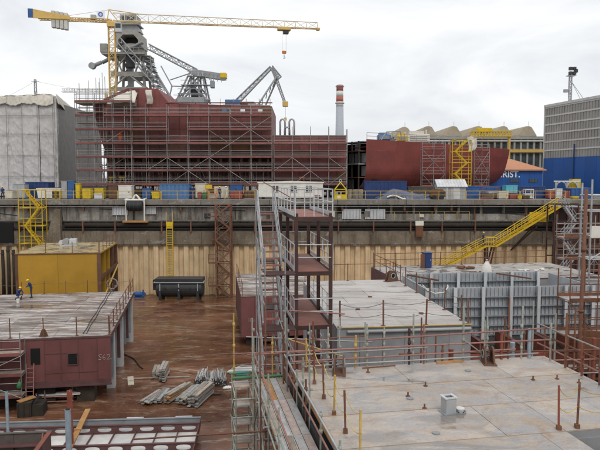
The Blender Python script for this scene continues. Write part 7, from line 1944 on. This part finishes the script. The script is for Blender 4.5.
LEAN = dict(STAND, chest=(0, -.10, 1.30), neck=(0, -.19, 1.46), head=(0, -.27, 1.58), shl=(.20, -.13, 1.40), ell=(.25, -.25, 1.14), wrl=(.16, -.46, 1.05), shr=(-.20, -.13, 1.40), elr=(-.25, -.22, 1.13), wrr=(-.14, -.44, 1.0))
WALK = dict(STAND, knl=(.11, -.18, .53), anl=(.11, -.22, .10), knr=(-.11, .06, .50), anr=(-.11, .32, .14), ell=(.26, .10, 1.16), wrl=(.25, .12, .90), elr=(-.26, -.06, 1.15), wrr=(-.24, -.26, .97))
CROUCH = dict(pel=(0, .10, .42), chest=(0, -.10, .74), neck=(0, -.20, .90), head=(0, -.28, 1.02), shl=(.20, -.13, .85), ell=(.26, -.30, .62), wrl=(.14, -.50, .50), shr=(-.20, -.13, .85), elr=(-.26, -.30, .62), wrr=(-.12, -.52, .46),
    hipl=(.10, .06, .40), knl=(.20, -.32, .48), anl=(.17, -.10, .10), hipr=(-.10, .06, .40), knr=(-.18, -.30, .30), anr=(-.17, .14, .10))
p = at_z(31.5, 298, zA); person('worker in navy jacket and yellow helmet standing on the wet deck', (p.x, p.y, zA), R(-62), LEAN, 'cloth_navy', 'cloth_dark')
p = at_z(18.5, 299.5, zA); person('worker in blue crouching on the wet deck', (p.x, p.y, zA), R(60), CROUCH, 'cloth_navy', 'cloth_navy')
p = at_z(15.8, 302, zA); t = thing('bucket', 'small white bucket beside the crouching worker', 'bucket', (p.x + .35, p.y - .35, zA))
MB().tube((0, 0, 0), (0, 0, .32), .12, 12, .15).build('pail', 'white_paint', t); MB().path([(.15 * math.cos(a), 0, .3 + .14 * math.sin(a)) for a in [math.pi * i / 8 for i in range(9)]], .01, 5).build('bail', 'grey_paint', t)
def quay_p(px, Y): return (at_y(px, 178, Y).x, Y, QZ)
person('worker in blue overalls standing by the orange rack on the quay', quay_p(219.5, 83.9), R(150), STAND, 'cloth_navy', 'cloth_navy')
person('worker in pale clothes on the quay beside the one in blue', quay_p(226, 84.2), R(-30), WALK, 'cloth_pale', 'cloth_pale', 'sign_white')
person('worker in dark clothes at far left of the quay', quay_p(2, 84.4), R(40), WALK, 'cloth_navy', 'cloth_dark')
gp = at_y(483, 251, 78.05); person('worker in dark clothes and yellow helmet on the yellow gangway', (gp.x, 78.05, at_y(486, 246.5, 77.5).z + .0), R(70), STAND, 'cloth_navy', 'cloth_dark')
op = at_y(120, 139.5, 91.4); person('worker in orange overalls on the ship scaffold', (op.x, 91.4, QZ + lv[3] + .09), R(10), STAND, 'cloth_orange', 'cloth_orange', 'orange')

# ================================================================== SUB-PARTS: fittings belong to the part they are fixed on
PAIRS = {'coupler': ('standard', 'tall_standard', 'upright'), 'base_plate': ('standard',), 'post_foot': ('post',), 'post_socket': ('post',), 'window_frame': ('window',), 'window_bar': ('window',), 'window_sill': ('window',),
    'stud_ring': ('stud',), 'rib': ('near_wall_plate', 'far_wall_plate', 'back_plate', 'body', 'far_plate'), 'web_flange': ('web_frame',), 'floor_flange': ('floor_frame',), 'manhole_rim': ('manhole',), 'eye_ring': ('cheek_plate',), 'eye': ('cheek_plate', 'helmet'),
    'handle': ('door',), 'board_edge': ('board',), 'seam_strip': ('front_plate',), 'chalk_mark': ('front_plate',), 'drum_band': ('drum',), 'helmet_brim': ('helmet',), 'toe_board': ('deck_board',), 'stringer': (), 'cab_glass': ('cab',), 'emblem': ('sign_board',),
    'trolley_cage': ('trolley',), 'hook': ('hook_block',), 'gable_frame': ('roof_light',), 'lightning_rod': ('roof_light',), 'top_window': ('top_house',), 'boom_rib': ('front_boom',), 'walkway_ring': ('shaft', 'band'), 'bolt': ('flange',), 'gallery_rail': ('gallery',), 'gallery_post': ('gallery',), 'hood': ('housing',), 'louvre': ('housing',)}
def centre(o):
    vs = o.data.vertices
    if len(vs) <= 16 and o.location.length > 1e-6 and max(o.scale) != 1: return Vector(o.location)
    c = Vector((0, 0, 0)); k = max(1, len(vs) // 24); n = 0
    for i in range(0, len(vs), k): c += vs[i].co; n += 1
    return o.matrix_basis @ (c / n)
groups = {}
for o in list(COL.objects):
    if o.parent is not None and o.parent.parent is None and o.type == 'MESH': groups.setdefault(o.parent.name, []).append(o)
for kids in groups.values():
    base = {}
    for o in kids: base.setdefault(o.name.split('.')[0], []).append(o)
    for nm in base:
        cand = [(c, centre(c)) for b in PAIRS.get(nm, ()) for c in base.get(b, ())]
        if not cand: continue
        for o in base[nm]:
            p = centre(o); flat = nm in ('coupler', 'base_plate', 'post_foot', 'post_socket')
            best = min(cand, key=lambda c: ((c[1] - p).xy.length if flat else (c[1] - p).length))[0]
            o.parent = best; o.matrix_parent_inverse = best.matrix_basis.inverted()
